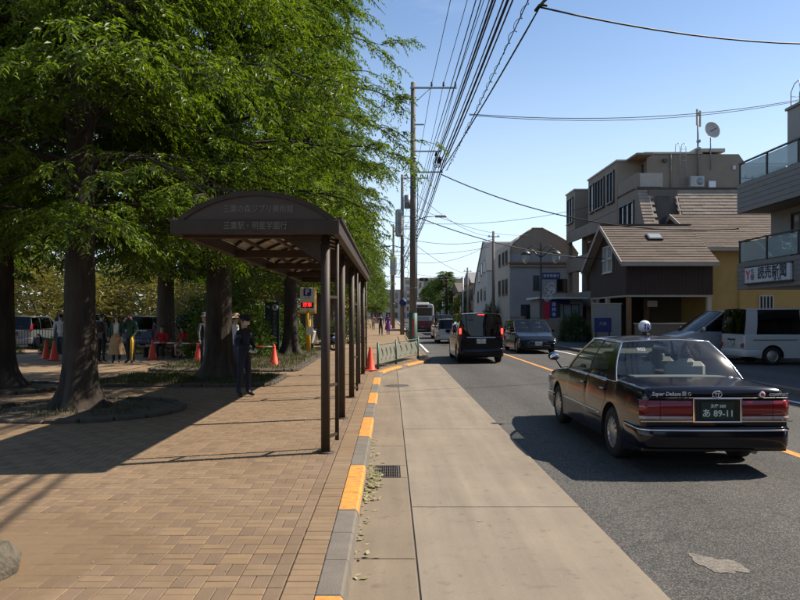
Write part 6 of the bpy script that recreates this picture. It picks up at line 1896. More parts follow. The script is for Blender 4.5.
# ---- taupe apartment block
def build_apartment():
    T = thing('apartment_block', 'taupe four-storey apartment block with stepped balconies behind the brown roofs', 'apartment block', (15.5, 43.4, .1))
    ox, oy, oz = 15.5, 43.4, .1
    def b(name, a, c, m, par=None, bev=0): return wbox(par or T, name, (a[0] - ox, a[1] - oy, a[2] - oz), (c[0] - ox, c[1] - oy, c[2] - oz), m, bev)
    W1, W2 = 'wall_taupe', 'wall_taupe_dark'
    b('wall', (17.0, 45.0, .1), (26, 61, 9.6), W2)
    b('wall', (15.5, 43.4, 6.3), (16.99, 47.2, 9.68), W1)
    b('upper_wall', (17.2, 46.4, 9.61), (23.4, 60.5, 12.6), W1)
    # coping of the upper storey, stepped
    b('coping', (17.0, 46.3, 12.602), (20.9, 60.6, 12.72), 'fascia_pale'); b('coping', (20.4, 46.25, 12.72), (22.4, 50, 12.95), 'fascia_pale')
    mb = MB(); mb.prism([(23.4 - ox, 46.42 - oy, 9.6), (25.2 - ox, 46.42 - oy, 9.6), (23.9 - ox, 46.42 - oy, 11.8), (23.4 - ox, 46.42 - oy, 12.5)], (0, 10, 0)); mb.build('sloped_end', W1, T)
    # projecting volumes with tall windows on the street side
    for (y0, y1, wins) in ((47.3, 54.2, ((47.9, 49.3, 2), (50.1, 52.2, 3), (52.7, 53.6, 1))), (58.2, 61.0, ((58.7, 60.4, 2),))):
        b('bay', (15.5, y0, 9.0), (17.19, y1, 12.3), W1); b('bay_coping', (15.42, y0 - .08, 12.302), (17.3, y1 + .08, 12.42), 'fascia_pale')
        for a, c_, mu in wins: win_x(T, -.002, a - oy, c_ - oy, 9.6, 11.7, mull=mu, ft=.10, depth=.1)
    # the balcony recess at the near end with pale parapet
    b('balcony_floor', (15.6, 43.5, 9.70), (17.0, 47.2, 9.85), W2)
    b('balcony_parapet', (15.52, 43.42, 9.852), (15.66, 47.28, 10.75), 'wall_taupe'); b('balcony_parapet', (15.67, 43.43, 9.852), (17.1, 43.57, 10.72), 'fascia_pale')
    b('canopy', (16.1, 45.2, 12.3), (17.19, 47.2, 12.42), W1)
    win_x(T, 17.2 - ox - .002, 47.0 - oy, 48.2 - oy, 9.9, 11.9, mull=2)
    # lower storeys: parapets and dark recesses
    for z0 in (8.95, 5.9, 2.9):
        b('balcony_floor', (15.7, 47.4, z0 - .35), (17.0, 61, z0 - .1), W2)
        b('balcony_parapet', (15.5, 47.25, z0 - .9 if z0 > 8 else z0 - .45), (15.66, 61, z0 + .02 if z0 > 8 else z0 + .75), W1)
        for q in range(3): 
            if z0 < 8: win_x(T, 17.0 - ox - .002, 48.2 + 4.3 * q - oy, 51 + 4.3 * q - oy, z0 + .1, z0 + 2.1, mull=2)
    for y in (47.3, 52.0, 56.4, 60.8):
        b('pier', (15.68, y, .1), (15.98, y + .3, 8.6), W1)
    # the near low volume: windows to the street, shingled mansard towards the viewer
    win_x(T, -.002, 43.9 - oy, 46.6 - oy, 7.2, 8.95, mull=3, ft=.12, depth=.12)
    def skip(x, s_): return (16.2 - ox) < x < (17.75 - ox) and .35 < s_ < 2.6
    slope_roof(T, 15.5 - ox - .05, 25.6 - ox, 41.9 - oy, 6.9 - oz, 43.39 - oy, 9.68 - oz, 'roof_tan', .24, piece=.45, skip=skip, name='mansard_shingles')
    mb = MB()
    ya, za, yb, zb = 41.88 - oy, 6.88 - oz, 43.37 - oy, 9.66 - oz
    def mans(t): return (ya + (yb - ya) * t, za + (zb - za) * t)
    for (xa, xb, t0, t1) in ((15.45, 16.2, 0, 1), (17.75, 25.6, 0, 1), (16.2, 17.75, 0, .10), (16.2, 17.75, .84, 1)):
        p0, p1 = mans(t0), mans(t1)
        mb.add([(xa - ox, p0[0], p0[1]), (xb - ox, p0[0], p0[1]), (xb - ox, p1[0], p1[1]), (xa - ox, p1[0], p1[1])], [(0, 1, 2, 3)])
    mb.build('mansard_deck', W2, T, fix=False)
    p0, p1 = mans(.1), mans(.84)
    b('loggia_back', (16.1, 43.1, 6.9), (17.9, 43.38, 9.6), W2)
    for x in (16.17, 17.78):
        mb = MB(); mb.prism([(x - ox, p0[0] - .03, p0[1] - .03), (x - ox, p1[0] - .03, p1[1] + .03), (x - ox, p1[0] + .1, p1[1] + .03), (x - ox, p0[0] + .1, p0[1] - .03)], (-.08 if x < 17 else .08, 0, 0)); mb.build('loggia_frame', 'fascia_pale', T)
    b('loggia_door', (16.55, 43.06, 7.3), (17.4, 43.1, 9.2), 'pane')
    b('mansard_cap', (15.40, 43.3, 9.69), (25.7, 43.48, 9.80), 'frame_dark')
    mb = MB(); mb.prism([(15.46 - ox, ya, za), (15.46 - ox, yb, zb), (15.46 - ox, yb + .5, zb), (15.46 - ox, yb + .5, za)], (.05, 0, 0)); mb.build('cheek_wall', W1, T)
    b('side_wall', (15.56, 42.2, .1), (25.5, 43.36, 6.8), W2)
    # roof equipment on the camera-facing upper wall
    def item(name, x0, x1, z0, z1, d, m): return b(name, (x0, 46.4 - d, z0), (x1, 46.395, z1), m)
    item('vent_hood', 18.25, 18.5, 12.05, 12.25, .2, 'frame_dark')
    a = item('air_conditioner', 20.0, 20.9, 10.35, 11.05, .38, 'box_beige'); 
    mb = MB(); mb.lathe([(0, -.39), (.24, -.39), (.25, -.38)], c=(20.62 - ox, 46.4 - oy, 10.7 - oz), axis='Y', n=20); mb.build('fan_grille', 'steel_grey', a)
    item('white_box', 21.3, 21.75, 10.2, 10.75, .2, 'white_plastic'); item('vent_hood', 22.95, 23.1, 11.55, 11.8, .15, 'frame_white')
    for x in (19.35, 19.75):
        mb = MB(); mb.tube([(x - ox, 46.2 - oy, 10.4), (x - ox, 46.2 - oy, 12.9), (x - ox, 46.4 - oy, 13.25), (x - ox, 46.9 - oy, 13.25), (x - ox, 47.0 - oy, 12.7)], .022, n=6); mb.build('ladder_rail', 'galvanised', T)
    for k in range(7):
        mb = MB(); mb.tube([(19.35 - ox, 46.2 - oy, 10.5 + .38 * k), (19.75 - ox, 46.2 - oy, 10.5 + .38 * k)], .013, n=5); mb.build('ladder_rung', 'galvanised', T)
    mb = MB(); mb.tube([(18.8 - ox, 46.33 - oy, 9.8), (18.8 - ox, 46.33 - oy, 12.5)], .05, n=8); mb.build('drain_pipe', 'wall_taupe', T)
    mb = MB(); mb.tube([(20.55 - ox, 46.2 - oy, 11.0), (20.55 - ox, 46.2 - oy, 15.3)], .06, n=8); a = mb.build('antenna_mast', 'steel_grey', T)
    for k, (dx, dz) in enumerate(((-.1, 14.6), (.1, 14.5))):
        mb = MB(); mb.box((20.55 + dx - ox, 46.1 - oy, dz + .3), (.12, .14, 1.1), bev=.03); mb.build('antenna_panel', 'box_beige', a)
    for z in (12.8, 13.3): 
        mb = MB(); mb.box((20.55 - ox, 46.1 - oy, z), (.22, .2, .2), bev=.02); mb.build('relay_box', 'steel_grey', a)
    mb = MB(); mb.tube([(21.4 - ox, 46.2 - oy, 11.4), (21.4 - ox, 46.2 - oy, 13.9)], .04, n=8); d = mb.build('dish_mast', 'steel_grey', T)
    mb = MB(); mb.lathe([(0, .16), (.2, .13), (.4, .06), (.55, -.04), (.57, -.05), (.55, -.02), (.3, .12), (0, .18)], axis='Y', n=26); q = mb.build('dish', 'dish', d, loc=(21.4 - ox, 46.0 - oy, 14.0)); q.rotation_euler = (R(-8), 0, R(12))
    mb = MB(); mb.tube([(0, .1, 0), (0, -.45, -.05)], .03, n=6); q2 = mb.build('dish_feed', 'frame_dark', d, loc=(21.4 - ox, 46.0 - oy, 14.0)); q2.rotation_euler = (R(-8), 0, R(12))
build_apartment()

# ---- pale houses further along
def build_pale():
    T = thing('pale_house', 'pale rendered house with arched brown roof front, beyond the twin lamp', 'house', (10.7, 62, .1))
    wbox(T, 'wall', (0, 0, 0), (6.2, 9, 6.3), 'wall_slate')
    wbox(T, 'street_wall', (-.03, .02, 0), (-.002, 8.98, 8.2), 'wall_cream')
    wbox(T, 'upper_band', (0, .3, 6.302), (6.2, 8.9, 7.2), 'wall_slate')
    wbox(T, 'cornice', (-.15, -.25, 6.25), (6.3, -.002, 6.42), 'timber'); wbox(T, 'lean_roof', (-.1, -.2, 6.0), (6.25, -.003, 6.2), 'roof_tan')
    prof = [(0, 7.2), (.1, 7.9), (.9, 8.7), (2.0, 9.5), (2.9, 9.55), (4.2, 8.9), (5.6, 8.1), (6.2, 7.2)]
    mb = MB(); mb.prism([(x, .3, z) for x, z in prof], (0, 8.5, 0)); mb.build('roof', 'roof_front', T)
    for a, c_ in zip(prof[:-1], prof[1:]):
        mb = MB(); mb.tube([(a[0], .28, a[1]), (c_[0], .28, c_[1])], .07, n=5); mb.build('roof_edge', 'fascia_pale', T)
    win_y(T, -.002, 2.1, 2.6, 4.0, 5.2); win_y(T, -.002, 4.2, 5.1, 3.8, 4.9); win_y(T, -.002, 1.0, 1.9, 1.2, 2.6, mull=2)
    for y in (1.2, 3.0, 5.2): win_x(T, -.032, y, y + 1.1, 3.6, 5.0, mull=2); win_x(T, -.032, y, y + 1.0, 6.4, 7.6, mull=2)
build_pale()
def build_gambrel():
    T = thing('gambrel_house', 'light grey house with steep broken roof left of the pale house', 'house', (10.5, 75, .1))
    pg = [(0, 0), (0, 6.4), (1.6, 9.6), (3.4, 9.9), (10.5, 6.0), (12.0, 4.2), (12.5, 0)]
    mb = MB(); mb.prism([(0, y, z) for y, z in pg], (5.5, 0, 0)); mb.build('wall', 'wall_pale', T)
    for (a, c_) in zip(pg[1:5], pg[2:6]):
        mb = MB(); mb.prism([(-.12, a[0], a[1]), (-.12, c_[0], c_[1]), (-.12, c_[0], c_[1] + .14), (-.12, a[0], a[1] + .14)], (5.8, 0, 0)); mb.build('roof', 'roof_grey', T)
    for (y, z) in ((2.2, 6.5), (4.5, 6.3), (6.8, 5.6), (1.5, 3.4), (4.5, 3.4), (7.5, 3.2)): win_x(T, -.003, y, y + 1.1, z, z + 1.3)
    win_y(T, -.003, 1.0, 2.2, 3.4, 4.8); win_y(T, -.003, 3.0, 4.2, 3.4, 4.8)
build_gambrel()
def build_kiosk():
    T = thing('street_kiosk', 'small shop shed with pale flat awning beside the twin lamp', 'kiosk', (11.6, 54, .1))
    wbox(T, 'wall', (0, 0, 0), (3.4, 3.5, 2.9), 'wall_far'); wbox(T, 'awning', (-.3, -.9, 2.92), (3.6, 3.6, 3.08), 'frame_white')
    win_y(T, -.003, .3, 1.6, .6, 2.5, mull=2); win_y(T, -.003, 1.9, 3.1, .6, 2.5, mull=2, pm='pane_pale')
    wbox(T, 'sign_panel', (.6, -.06, 2.55), (2.4, -.004, 2.85), 'sign_blue')
build_kiosk()
def garden_wall(x0, x1, y, h, label, m='wall_far', n=None):
    T = thing('garden_wall', label, 'wall', (x0, y, .1)); n = n or max(2, int((x1 - x0) / 1.2))
    for i in range(n):
        wbox(T, 'wall_panel', ((x1 - x0) * i / n + .004, 0, 0), ((x1 - x0) * (i + 1) / n - .004, .16, h - .05), m)
    wbox(T, 'coping', (-.03, -.03, h - .048), (x1 - x0 + .03, .19, h + .02), 'fascia_pale')
garden_wall(12.6, 17.4, 35.6, 1.25, 'low grey wall below the brown house', 'wall_taupe_dark')
garden_wall(10.9, 12.35, 37.0, 2.3, 'pale gate wall left of the brown house', 'wall_far')
def wall_x(x, y0, y1, h, label, m):
    T = thing('garden_wall', label, 'wall', (x, y0, .1)); n = max(2, int((y1 - y0) / 1.2))
    for i in range(n): wbox(T, 'wall_panel', (0, (y1 - y0) * i / n + .004, 0), (.16, (y1 - y0) * (i + 1) / n - .004, h), m)
wall_x(11.2, 45.0, 53.0, 1.5, 'dark wall along the right pavement behind the twin lamp', 'wall_taupe_dark')
wall_x(10.6, 55.0, 61.5, 1.6, 'dark wall in front of the pale house', 'wall_taupe_dark')
shrub(1, (11.6, 43.6, .1), (.9, 1.2, 1.6), 'dark shrub behind the gate wall on the right', 'shrubs on the right side')
shrub(1, (10.0, 68.5, .1), (.8, 2.0, 2.6), 'dark shrub at the slim right pole', 'shrubs on the right side')
shrub(0, (10.2, 99, .1), (1.8, 5.0, 4.2), 'green bush beside the road before the traffic signals', 'shrubs on the right side')
# notice board by the gate
T = thing('notice_board', 'dark blue notice board by the gate wall on the right', 'notice board', (11.1, 36.2, .11))
for s_ in (-.35, .35):
    mb = MB(); mb.box((s_, 0, .7), (.06, .06, 1.4)); mb.build('leg', 'dark_iron', T)
mb = MB(); mb.box((0, -.04, 1.15), (.9, .05, .75), bev=.01); p = mb.build('panel', 'sign_blue', T)
lettering('lettering', '月極', .2, 'pane_pale', p, (0, -.068, 1.2))
# far buildings along both sides up to the horizon
def far_building(x, y, w, d, h, m, label, floors=3, cols=4, roof='flat'):
    T = thing('far_building', label, 'building', (x, y, .05), 0, 'distant buildings')
    wbox(T, 'wall', (0, 0, 0), (w, d, h), m)
    if roof == 'flat': wbox(T, 'parapet', (-.1, -.1, h + .002), (w + .1, d + .1, h + .35), 'fascia_pale')
    else:
        mb = MB(); mb.prism([(-.3, -.3, h + .002), (-.3, d + .3, h + .002), (-.3, d / 2, h + 1.8)], (w + .6, 0, 0)); mb.build('roof', roof, T)
    for i in range(floors):
        z = .8 + i * h / floors
        for j in range(cols):
            xx = w * (j + .25) / cols
            win_y(T, -.003, xx, xx + w / cols * .5, z, z + h / floors * .5, depth=.08)
        for j in range(3):
            yy = d * (j + .25) / 3
            win_x(T, -.003, yy, yy + d / 6, z, z + h / floors * .5, depth=.08)
            if x < 0: win_x(T, w + .003, yy, yy + d / 6, z, z + h / floors * .5, out=1, depth=.08)
FB = [(11.0, 92, 8, 12, 6.0, 'wall_far_brown', 'low brown shop past the gambrel house', 2, 4, 'roof_grey'), (11, 110, 9, 14, 5.4, 'wall_far', 'low pale house with grey roof past the brown shop', 2, 4, 'roof_brown'),
      (10.5, 132, 10, 16, 7.0, 'wall_slate', 'slate coloured block right of the signals', 2, 4, 'flat'), (12, 160, 14, 20, 10, 'wall_far', 'mid-height pale block far down the right side', 3, 5, 'flat'),
      (9.5, 215, 16, 18, 13, 'wall_cream', 'cream block at the end of the street', 4, 5, 'flat'), (-14, 260, 20, 20, 11, 'wall_far', 'long pale block closing the view left of the bus', 3, 7, 'flat'),
      (6, 320, 10, 20, 18.5, 'wall_cream', 'tall cream tower on the horizon above the bus', 6, 3, 'flat'), (20, 300, 30, 20, 13, 'wall_slate', 'wide grey block on the horizon at right', 4, 8, 'flat'), (-2, 380, 9, 12, 14, 'wall_far_brown', 'brown block on the horizon above the pavement', 4, 3, 'flat')]
for a in FB: far_building(*a)
for i, (x, y) in enumerate([(9.8, 122), (9.6, 150), (-3, 135), (-3.2, 160), (9.8, 185), (-4, 195)]):
    place_tree(TF, (x, y, .05), i * 1.3, ['small tree right of the road past the signals', 'tree right of the road before the pale block', 'far pavement tree at the left past the row', 'second far pavement tree past the row', 'tree at the foot of the cream block', 'tree in front of the long pale block'][i], 'distant roadside trees', .75)
# small shop signs far down the right side
for i, (x, y, z, w, h, m, lb) in enumerate([(9.9, 104, 3.2, 1.0, 2.6, 'yellow_metal', 'yellow vertical shop sign far down the right side'), (10.1, 109, 2.2, .8, 1.2, 'red_plastic', 'small red shop sign right of the yellow one'), (8.9, 126, 4.0, .8, 2.0, 'sign_blue', 'blue vertical shop sign farther down the right side')]):
    T = thing('shop_sign', lb, 'sign', (x, y, .05), 0, 'shop signs down the street')
    mb = MB(); mb.box((0, 0, z), (w, .25, h), bev=.03); mb.build('panel', m, T)
    mb = MB(); mb.tube([(w / 2 + .05, 0, 0), (w / 2 + .05, 0, z + h / 2)], .06, n=7); mb.build('post', 'galvanised', T)

# ------------------------------------------------------------------ people
BASE = dict(pelvis=(0, 0, .94), waist=(0, .005, 1.10), chest=(0, .01, 1.30), neck=(0, .012, 1.445), jaw=(0, -.012, 1.535), head=(0, -.008, 1.60), crown=(0, .004, 1.665),
            ls=(.175, .01, 1.385), le=(.225, .03, 1.11), lw=(.235, -.02, .87), lh=(.235, -.035, .80), rs=(-.175, .01, 1.385), re=(-.225, .03, 1.11), rw=(-.235, -.02, .87), rh=(-.235, -.035, .80),
            lp=(.085, 0, .91), lk=(.095, -.01, .50), la=(.10, .02, .09), lt=(.115, -.15, .035), rp=(-.085, 0, .91), rk=(-.095, -.01, .50), ra=(-.10, .02, .09), rt=(-.115, -.15, .035))
RADII = dict(pelvis=(.150, .110), waist=(.132, .100), chest=(.150, .110), neck=(.052, .052), jaw=(.066, .078), head=(.080, .096), crown=(.052, .060), ls=(.062, .062), le=(.046, .046), lw=(.031, .031), lh=(.040, .022),
             rs=(.062, .062), re=(.046, .046), rw=(.031, .031), rh=(.040, .022), lp=(.088, .090), lk=(.064, .066), la=(.044, .046), lt=(.046, .030), rp=(.088, .090), rk=(.064, .066), ra=(.044, .046), rt=(.046, .030))
BONES = [('pelvis', 'waist', 't'), ('waist', 'chest', 't'), ('chest', 'neck', 't'), ('neck', 'jaw', 's'), ('jaw', 'head', 's'), ('head', 'crown', 's'), ('chest', 'ls', 't'), ('ls', 'le', 'a'), ('le', 'lw', 'a'), ('lw', 'lh', 'h'),
         ('chest', 'rs', 't'), ('rs', 're', 'a'), ('re', 'rw', 'a'), ('rw', 'rh', 'h'), ('pelvis', 'lp', 'l'), ('lp', 'lk', 'l'), ('lk', 'la', 'l'), ('la', 'lt', 'f'), ('pelvis', 'rp', 'l'), ('rp', 'rk', 'l'), ('rk', 'ra', 'l'), ('ra', 'rt', 'f')]
def person(label, loc, rz, pose=None, fat=1.0, top='cloth_greyc', arms=None, legs='cloth_denim', shoes='shoe_black', hands='skin', hair='short', scale=1.0, group=None, leg_fat=1.0, shin=None):
    J = dict(BASE); J.update(pose or {})
    names = list(J); idx = {n: i for i, n in enumerate(names)}
    me = bpy.data.meshes.new('skeleton')
    me.from_pydata([J[n] for n in names], [(idx[a], idx[b]) for a, b, _ in BONES], [])
    ob = bpy.data.objects.new('skeleton', me); COL.objects.link(ob)
    md = ob.modifiers.new('skin', 'SKIN'); md.use_smooth_shade = True; md.branch_smoothing = .6
    for n in names:
        sv = me.skin_vertices[0].data[idx[n]]
        k = fat if n in ('pelvis', 'waist', 'chest', 'ls', 'rs', 'le', 're') else (leg_fat if n in ('lp', 'rp', 'lk', 'rk', 'la', 'ra') else 1.0)
        sv.radius = (RADII[n][0] * k, RADII[n][1] * k)
        sv.use_root = (n == 'pelvis')
    sd = ob.modifiers.new('sub', 'SUBSURF'); sd.levels = 1; sd.render_levels = 1
    ev = bpy.data.meshes.new_from_object(ob.evaluated_get(bpy.context.evaluated_depsgraph_get()))
    bpy.data.objects.remove(ob); bpy.data.meshes.remove(me)
    mb = MB(); mb.add([tuple(v.co) for v in ev.vertices], [tuple(p.vertices) for p in ev.polygons], 0, True)
    C = np.array([tuple(p.center) for p in ev.polygons]); bpy.data.meshes.remove(ev)
    best = np.full(len(C), 1e9); kind = np.array(['t'] * len(C))
    for a, b, k in BONES:
        A, B_ = np.array(J[a]), np.array(J[b]); d = B_ - A
        t = np.clip(((C - A) @ d) / (d @ d), 0, 1); dist = np.linalg.norm(C - A - t[:, None] * d, axis=1) - .5 * (RADII[a][0] * (1 - t) + RADII[b][0] * t)
        up = dist < best; best[up] = dist[up]; kind[up] = k
    slot = dict(t=0, a=1, l=2, s=3, h=4, f=5)
    mb.m = [slot[k] for k in kind]
    if shin:
        for i, c_ in enumerate(C):
            if kind[i] == 'l' and c_[2] < J['lk'][2] - .05 and c_[1] < -.3: mb.m[i] = 3
    # fingers
    for sd_ in ('l', 'r'):
        w, h = Vector(J[sd_ + 'w']), Vector(J[sd_ + 'h']); d = (h - w).normalized(); s_ = 1 if sd_ == 'l' else -1
        fwd = Vector((0, -1, 0)); fwd = (fwd - d * fwd.dot(d)).normalized()
        inn = d.cross(fwd) * s_
        for k in range(4):
            o = h + fwd * (.028 - .018 * k) * 1.0
            L_ = (.070, .078, .074, .058)[k]
            mb.tube([tuple(o), tuple(o + d * L_ * .5 + inn * .004), tuple(o + d * L_ * .85 + inn * .02)], [.0085, .008, .0055], n=5, mi=4)
        o = w + d * .035 + fwd * .022
        mb.tube([tuple(o), tuple(o + d * .03 + fwd * .022), tuple(o + d * .06 + fwd * .028 + inn * .01)], [.010, .009, .006], n=5, mi=4)
    T = thing('person', label, 'person', loc, rz, group); T.scale = (scale,) * 3
    mb.build('body', [top, arms or top, legs, 'skin', hands, shoes], T, fix=False)
    hd = Vector(J['head'])
    for s_ in (-1, 1):
        m_ = MB(); m_.lathe([(.011 * math.sin(math.pi * i / 6), -.011 * math.cos(math.pi * i / 6)) for i in range(7)], n=8); m_.build('eye', 'hair', T, loc=tuple(hd + Vector((s_ * .033, -.086, -.005))))
        m_ = MB(); m_.box((0, 0, 0), (.016, .035, .058), bev=.007); m_.build('ear', 'skin', T, loc=tuple(hd + Vector((s_ * .083, .012, -.012))))
    m_ = MB(); m_.add([(-.014, 0, -.03), (.014, 0, -.03), (0, -.026, -.026), (0, 0, .016)], [(0, 2, 3), (2, 1, 3), (0, 1, 2)]); m_.build('nose', 'skin', T, loc=tuple(hd + Vector((0, -.090, -.012))))
    m_ = MB(); m_.box((0, 0, 0), (.046, .012, .010), bev=.004); m_.build('mouth', 'cloth_pink', T, loc=tuple(hd + Vector((0, -.080, -.062))))
    if hair:
        rows = []
        for i in range(9):
            ph = i / 8 * (2.05 if hair == 'short' else 2.15)
            row = []
            for j in range(20):
                a = 2 * math.pi * j / 20
                fr = max(0, -math.sin(a))              # towards the face
                pe = ph * (1 - .42 * fr)
                rr = 1.06 + .04 * fbm(math.cos(a), math.sin(a), ph, 3)
                row.append((.086 * rr * math.sin(pe) * math.cos(a), .104 * rr * math.sin(pe) * math.sin(a) + .006, .098 * rr * math.cos(pe) + .012))
            rows.append(row)
        if hair == 'long':
            for q in range(1, 5):
                rows.append([(p[0] * (1 + .05 * q), p[1] + (.02 * q if p[1] > -.02 else .02 * q), p[2] - (.055 * q if p[1] > -.045 else 0)) for p in rows[8]])
        m_ = MB(); m_.grid(rows, close=True); m_.build('hair', 'hair', T, fix=False, loc=tuple(hd))
    return T, J

def cap_part(T, J, m='cloth_navy', brim=True):
    hd = Vector(J['head'])
    mb = MB(); mb.lathe([(.094, .03), (.096, .065), (.125, .095), (.122, .115), (.07, .128), (0, .13)], n=22); c = mb.build('cap', m, T, loc=tuple(hd)); c.scale = (1, 1.12, 1)
    rows = [[(.096 * math.cos(a) * k, .108 * math.sin(a) * k - (.0 if k == 1 else .035), .04 - (.0 if k == 1 else .022)) for a in np.linspace(math.pi * 1.12, math.pi * 1.88, 11)] for k in (1, 1.12)]
    mb = MB(); mb.grid(rows); mb.build('visor', 'trim_black', c, fix=False)
def hat_part(T, J, m, r_=.24):
    hd = Vector(J['head']); mb = MB()
    mb.lathe([(r_, .015), (r_ * .8, .035), (.108, .05), (.105, .11), (.08, .145), (0, .15)], n=26); mb.build('sun_hat', m, T, loc=tuple(hd))
def skirt_part(T, J, m, z1, z0, r1, r0, name='skirt'):
    p = Vector(J['pelvis']); rows = []
    for i in range(7):
        t = i / 6; z = z1 + (z0 - z1) * t; r_ = r1 + (r0 - r1) * t ** .8
        rows.append([(p.x + (r_ * (1 + .06 * t * math.sin(9 * a))) * math.cos(a), p.y + (r_ * .78 * (1 + .06 * t * math.sin(9 * a + 1))) * math.sin(a), z) for a in np.linspace(0, 2 * math.pi, 30)[:-1]])
    mb = MB(); mb.grid(rows, close=True); mb.build(name, m, T, fix=False)

# the guard beside the shelter
T, J = person('guard in navy uniform, cap, mask and white gloves standing beside the tree', (-2.97, 13.95, SW), R(64),
              pose=dict(le=(.245, -.02, 1.12), lw=(.10, -.215, 1.0), lh=(.03, -.245, .965), re=(-.245, -.02, 1.12), rw=(-.085, -.20, .985), rh=(-.015, -.24, .945),
                        la=(.15, .02, .09), lt=(.19, -.13, .035), ra=(-.13, .05, .09), rt=(-.16, -.10, .035), lk=(.12, -.015, .50), rk=(-.11, .01, .50)),
              top='cloth_navy', legs='cloth_navy2', hands='cloth_whitec', hair='short', scale=.965, fat=1.06, leg_fat=1.08)
cap_part(T, J)
hd = Vector(J['head'])
mb = MB(); rows = [[(.082 * math.cos(a), .094 * math.sin(a) - .014 - (.02 if .3 < i_ / 4 < .8 else 0), -.085 + .075 * i_ / 4) for a in np.linspace(math.pi * 1.08, math.pi * 1.92, 11)] for i_ in range(5)]
mb.grid(rows); mb.build('mask', 'cloth_whitec', T, fix=False, loc=tuple(hd))
mb = MB(); mb.lathe([(.152, 1.02), (.156, 1.022), (.156, 1.062), (.152, 1.064)], n=24); b = mb.build('belt', 'trim_black', T); b.scale = (1, .80, 1)
for s_, z in ((1, 1.27), (-1, 1.27)):
    mb = MB(); mb.lathe([(.064, z - .03), (.066, z), (.064, z + .03)], n=14); a = mb.build('arm_badge', 'cloth_bluec', T, loc=(s_ * .198, .012, 0))
mb = MB(); mb.box((.07, -.128, 1.33), (.07, .008, .035), bev=.003); mb.build('name_badge', 'pane_pale', T)
# standing group beyond the near trunk
T, J = person('person in grey jacket seen from behind, left of the standing three', (-10.15, 24.2, SW), R(165), top='cloth_greyc', legs='cloth_blackc', fat=1.12, group='standing people on the plaza')
mb = MB(); mb.box((-.02, .15, 1.24), (.26, .13, .36), bev=.05); mb.build('backpack', 'cloth_blackc', T)
T, J = person('person in teal cardigan, white top and tan skirt, middle of three', (-9.55, 24.0, SW), R(10), pose=dict(le=(.24, -.03, 1.12), lw=(.13, -.2, 1.0), lh=(.08, -.24, .96)), top='cloth_whitec', arms='cloth_teal', legs='cloth_blackc', hair='long', scale=.97, group='standing people on the plaza')
skirt_part(T, J, 'cloth_tanc', 1.05, .30, .15, .30)
for s_ in (-1, 1):
    mb = MB(); rows = [[(s_ * (.065 + .12 * math.sin(a)) * 1.0, .012 - .155 * math.cos(a) * .82, z) for a in np.linspace(.35, 2.9, 8)] for z in (1.42, 1.25, 1.05, .88)]; mb.grid(rows); mb.build('cardigan', 'cloth_teal', T, fix=False)
T, J = person('person in dark green jacket holding a yellow umbrella, right of the standing three', (-9.0, 23.85, SW), R(-15), pose=dict(re=(-.26, -.06, 1.16), rw=(-.12, -.2, 1.40), rh=(-.06, -.2, 1.46), lw=(.18, -.12, .9), lh=(.15, -.15, .84)), top='cloth_green', legs='cloth_blackc', scale=1.03, fat=1.06, group='standing people on the plaza')
U = thing('folded_umbrella', 'closed yellow umbrella hanging from the hand of the person in green', 'umbrella', (-8.87, 23.62, SW + .98))
mb = MB(); mb.lathe([(.008, -.86), (.02, -.80), (.055, -.35), (.06, -.18), (.03, -.10), (.012, -.08)], n=14); mb.build('canopy', 'cloth_yellowc', U)
mb = MB(); mb.tube([(0, 0, -.12), (0, 0, 0), (.02, 0, .03), (.05, 0, .02), (.05, 0, -.02)], .010, n=6); mb.build('handle', 'timber', U)
SIT = dict(pelvis=(0, 0, .52), waist=(0, -.02, .68), chest=(0, -.05, .87), neck=(0, -.07, 1.01), jaw=(0, -.10, 1.095), head=(0, -.10, 1.16), crown=(0, -.09, 1.225),
           ls=(.175, -.05, .95), rs=(-.175, -.05, .95), le=(.23, -.12, .72), re=(-.23, -.12, .72), lw=(.12, -.34, .64), lh=(.08, -.40, .62), rw=(-.12, -.34, .64), rh=(-.08, -.40, .62),
           lp=(.09, -.02, .51), lk=(.11, -.44, .52), la=(.11, -.42, .09), lt=(.12, -.58, .035), rp=(-.09, -.02, .51), rk=(-.11, -.44, .52), ra=(-.11, -.42, .09), rt=(-.12, -.58, .035))
B = thing('park_bench', 'long low dark bench under the pair in red', 'bench', (-8.55, 27.15, SW))
for i in range(3):
    mb = MB(); mb.box((0, -.17 + .17 * i, .42), (2.7, .14, .04), bev=.008); mb.build('seat_slat', 'timber', B)
for x in (-1.1, 0, 1.1):
    mb = MB(); mb.box((x, 0, .2), (.07, .44, .40), bev=.01); mb.build('leg', 'dark_iron', B)
T, J = person('seated person in red jacket and dark trousers, left of the pair', (-8.98, 27.1, SW - .02), R(8), pose=SIT, top='cloth_red', legs='cloth_blackc', group='people seated on the bench')
T, J = person('seated person in red jacket leaning forward, right of the pair', (-8.12, 27.1, SW - .02), R(-14), pose=dict(SIT, head=(0, -.16, 1.13), jaw=(0, -.17, 1.06), crown=(0, -.14, 1.2), neck=(0, -.10, .99), rw=(-.05, -.30, .80), rh=(-.02, -.33, .86)), top='cloth_red', legs='cloth_whitec', shin=True, hair='long', group='people seated on the bench')
T, J = person('person in grey hat and grey jacket left of the guard’s tree', (-5.95, 22.0, SW), R(60), top='cloth_blackc', arms='cloth_greyc', legs='cloth_navy', hair='short'); hat_part(T, J, 'cloth_greyc', .17)
T, J = person('person in wide beige sun hat half hidden behind the guard', (-4.42, 19.62, SW), R(120), top='cloth_whitec', legs='cloth_denim', scale=.98); hat_part(T, J, 'cloth_beige', .27)
T, J = person('person in pale shirt beside the near trunk at far left', (-12.6, 26.3, SW), R(200), top='cloth_whitec', legs='cloth_denim', hair='short')
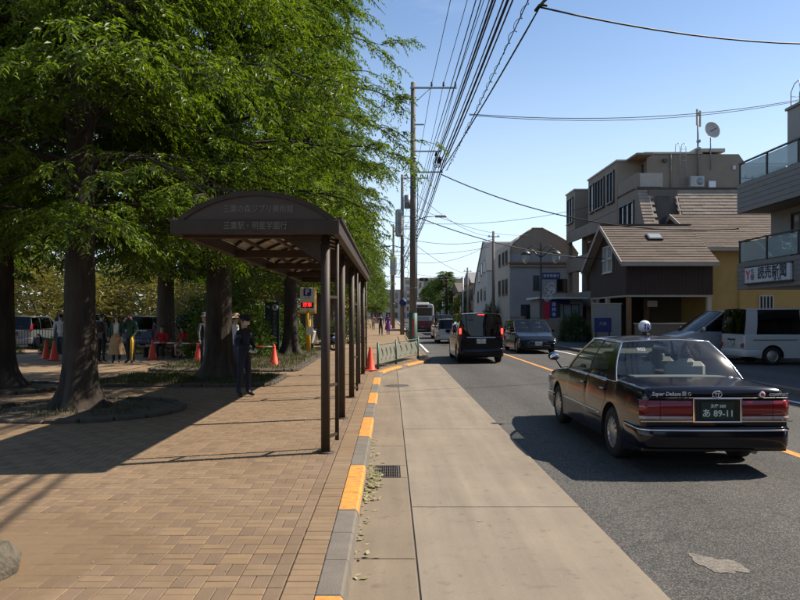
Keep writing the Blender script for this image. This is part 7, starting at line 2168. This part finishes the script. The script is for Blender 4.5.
WALK = dict(lk=(.10, -.12, .52), la=(.10, -.06, .10), lt=(.10, -.22, .05), rk=(-.09, .04, .50), ra=(-.09, .22, .13), rt=(-.09, .10, .04), le=(.22, .08, 1.13), lw=(.22, .06, .9), lh=(.22, .04, .83), re=(-.22, -.02, 1.12), rw=(-.2, -.16, .93), rh=(-.2, -.2, .88))
person('walker dressed in black on the pavement beyond the shelter', (-.82, 55.0, SW), R(5), pose=WALK, top='cloth_blackc', legs='cloth_blackc', group='walkers on the far pavement')
T, J = person('walker in purple on the pavement beyond the shelter', (-.25, 56.5, SW), R(-5), pose=WALK, top='cloth_purple', legs='cloth_purple', hair='long', group='walkers on the far pavement', fat=1.15)
skirt_part(T, J, 'cloth_purple', 1.05, .45, .15, .26)
person('distant walker in pink near the shelter roof end', (-1.9, 74.0, SW), R(0), pose=WALK, top='cloth_pink', legs='cloth_greyc', group='walkers on the far pavement')
person('distant walker in white farther along the pavement', (-1.3, 84.0, SW), R(180), pose=WALK, top='cloth_whitec', legs='cloth_denim', group='walkers on the far pavement')
# bicycle-like blue bag by the parking sign
B = thing('parked_scooter', 'blue and white scooter behind the yellow sign post', 'scooter', (-3.25, 32.2, SW), R(75))
for y in (-.6, .6):
    mb = MB(); mb.lathe([(.13, -.05), (.2, -.05), (.22, 0), (.2, .05), (.13, .05), (.13, -.05)], axis='X', n=20, c=(0, y, .22)); mb.build('wheel', 'tyre', B)
mb = MB(); mb.box((0, -.38, .55), (.3, .65, .3), bev=.1); mb.build('body', 'paint_blue', B)
mb = MB(); mb.box((0, .05, .28), (.26, .5, .08), bev=.03); mb.build('footboard', 'trim_black', B)
mb = MB(); mb.box((0, .42, .62), (.34, .1, .62), rx=.25, bev=.04); mb.build('leg_shield', 'paint_white', B)
mb = MB(); mb.tube([(-.32, .36, 1.0), (0, .42, .95), (.32, .36, 1.0)], .02, n=7); mb.build('handlebar', 'trim_black', B)
mb = MB(); mb.box((0, -.38, .76), (.28, .62, .12), bev=.05); mb.build('seat', 'trim_black', B)
mb = MB(); mb.tube([(0, .62, .22), (0, .40, .98)], .025, n=7); mb.build('fork', 'steel_grey', B)

# ------------------------------------------------------------------ the street goes on behind the viewer
for i, (x, y) in enumerate([(-5.2, -9), (-4.9, -19), (-4.8, -31)]):
    place_tree(TF, (x, y, SW), i * 2.0, ['nearest street tree behind the viewer', 'second street tree behind the viewer', 'third street tree behind the viewer'][i], 'street trees behind the viewer', 1.05)
far_building(12.5, -9.5, 10, 14, 8.5, 'wall_taupe', 'taupe block on the right behind the viewer', 3, 3)
far_building(11.5, -27, 11, 14, 9.5, 'wall_far', 'pale block on the right behind the viewer', 3, 3)
far_building(-6, -70, 30, 10, 12, 'wall_far_brown', 'brown block closing the street behind the viewer', 4, 6)
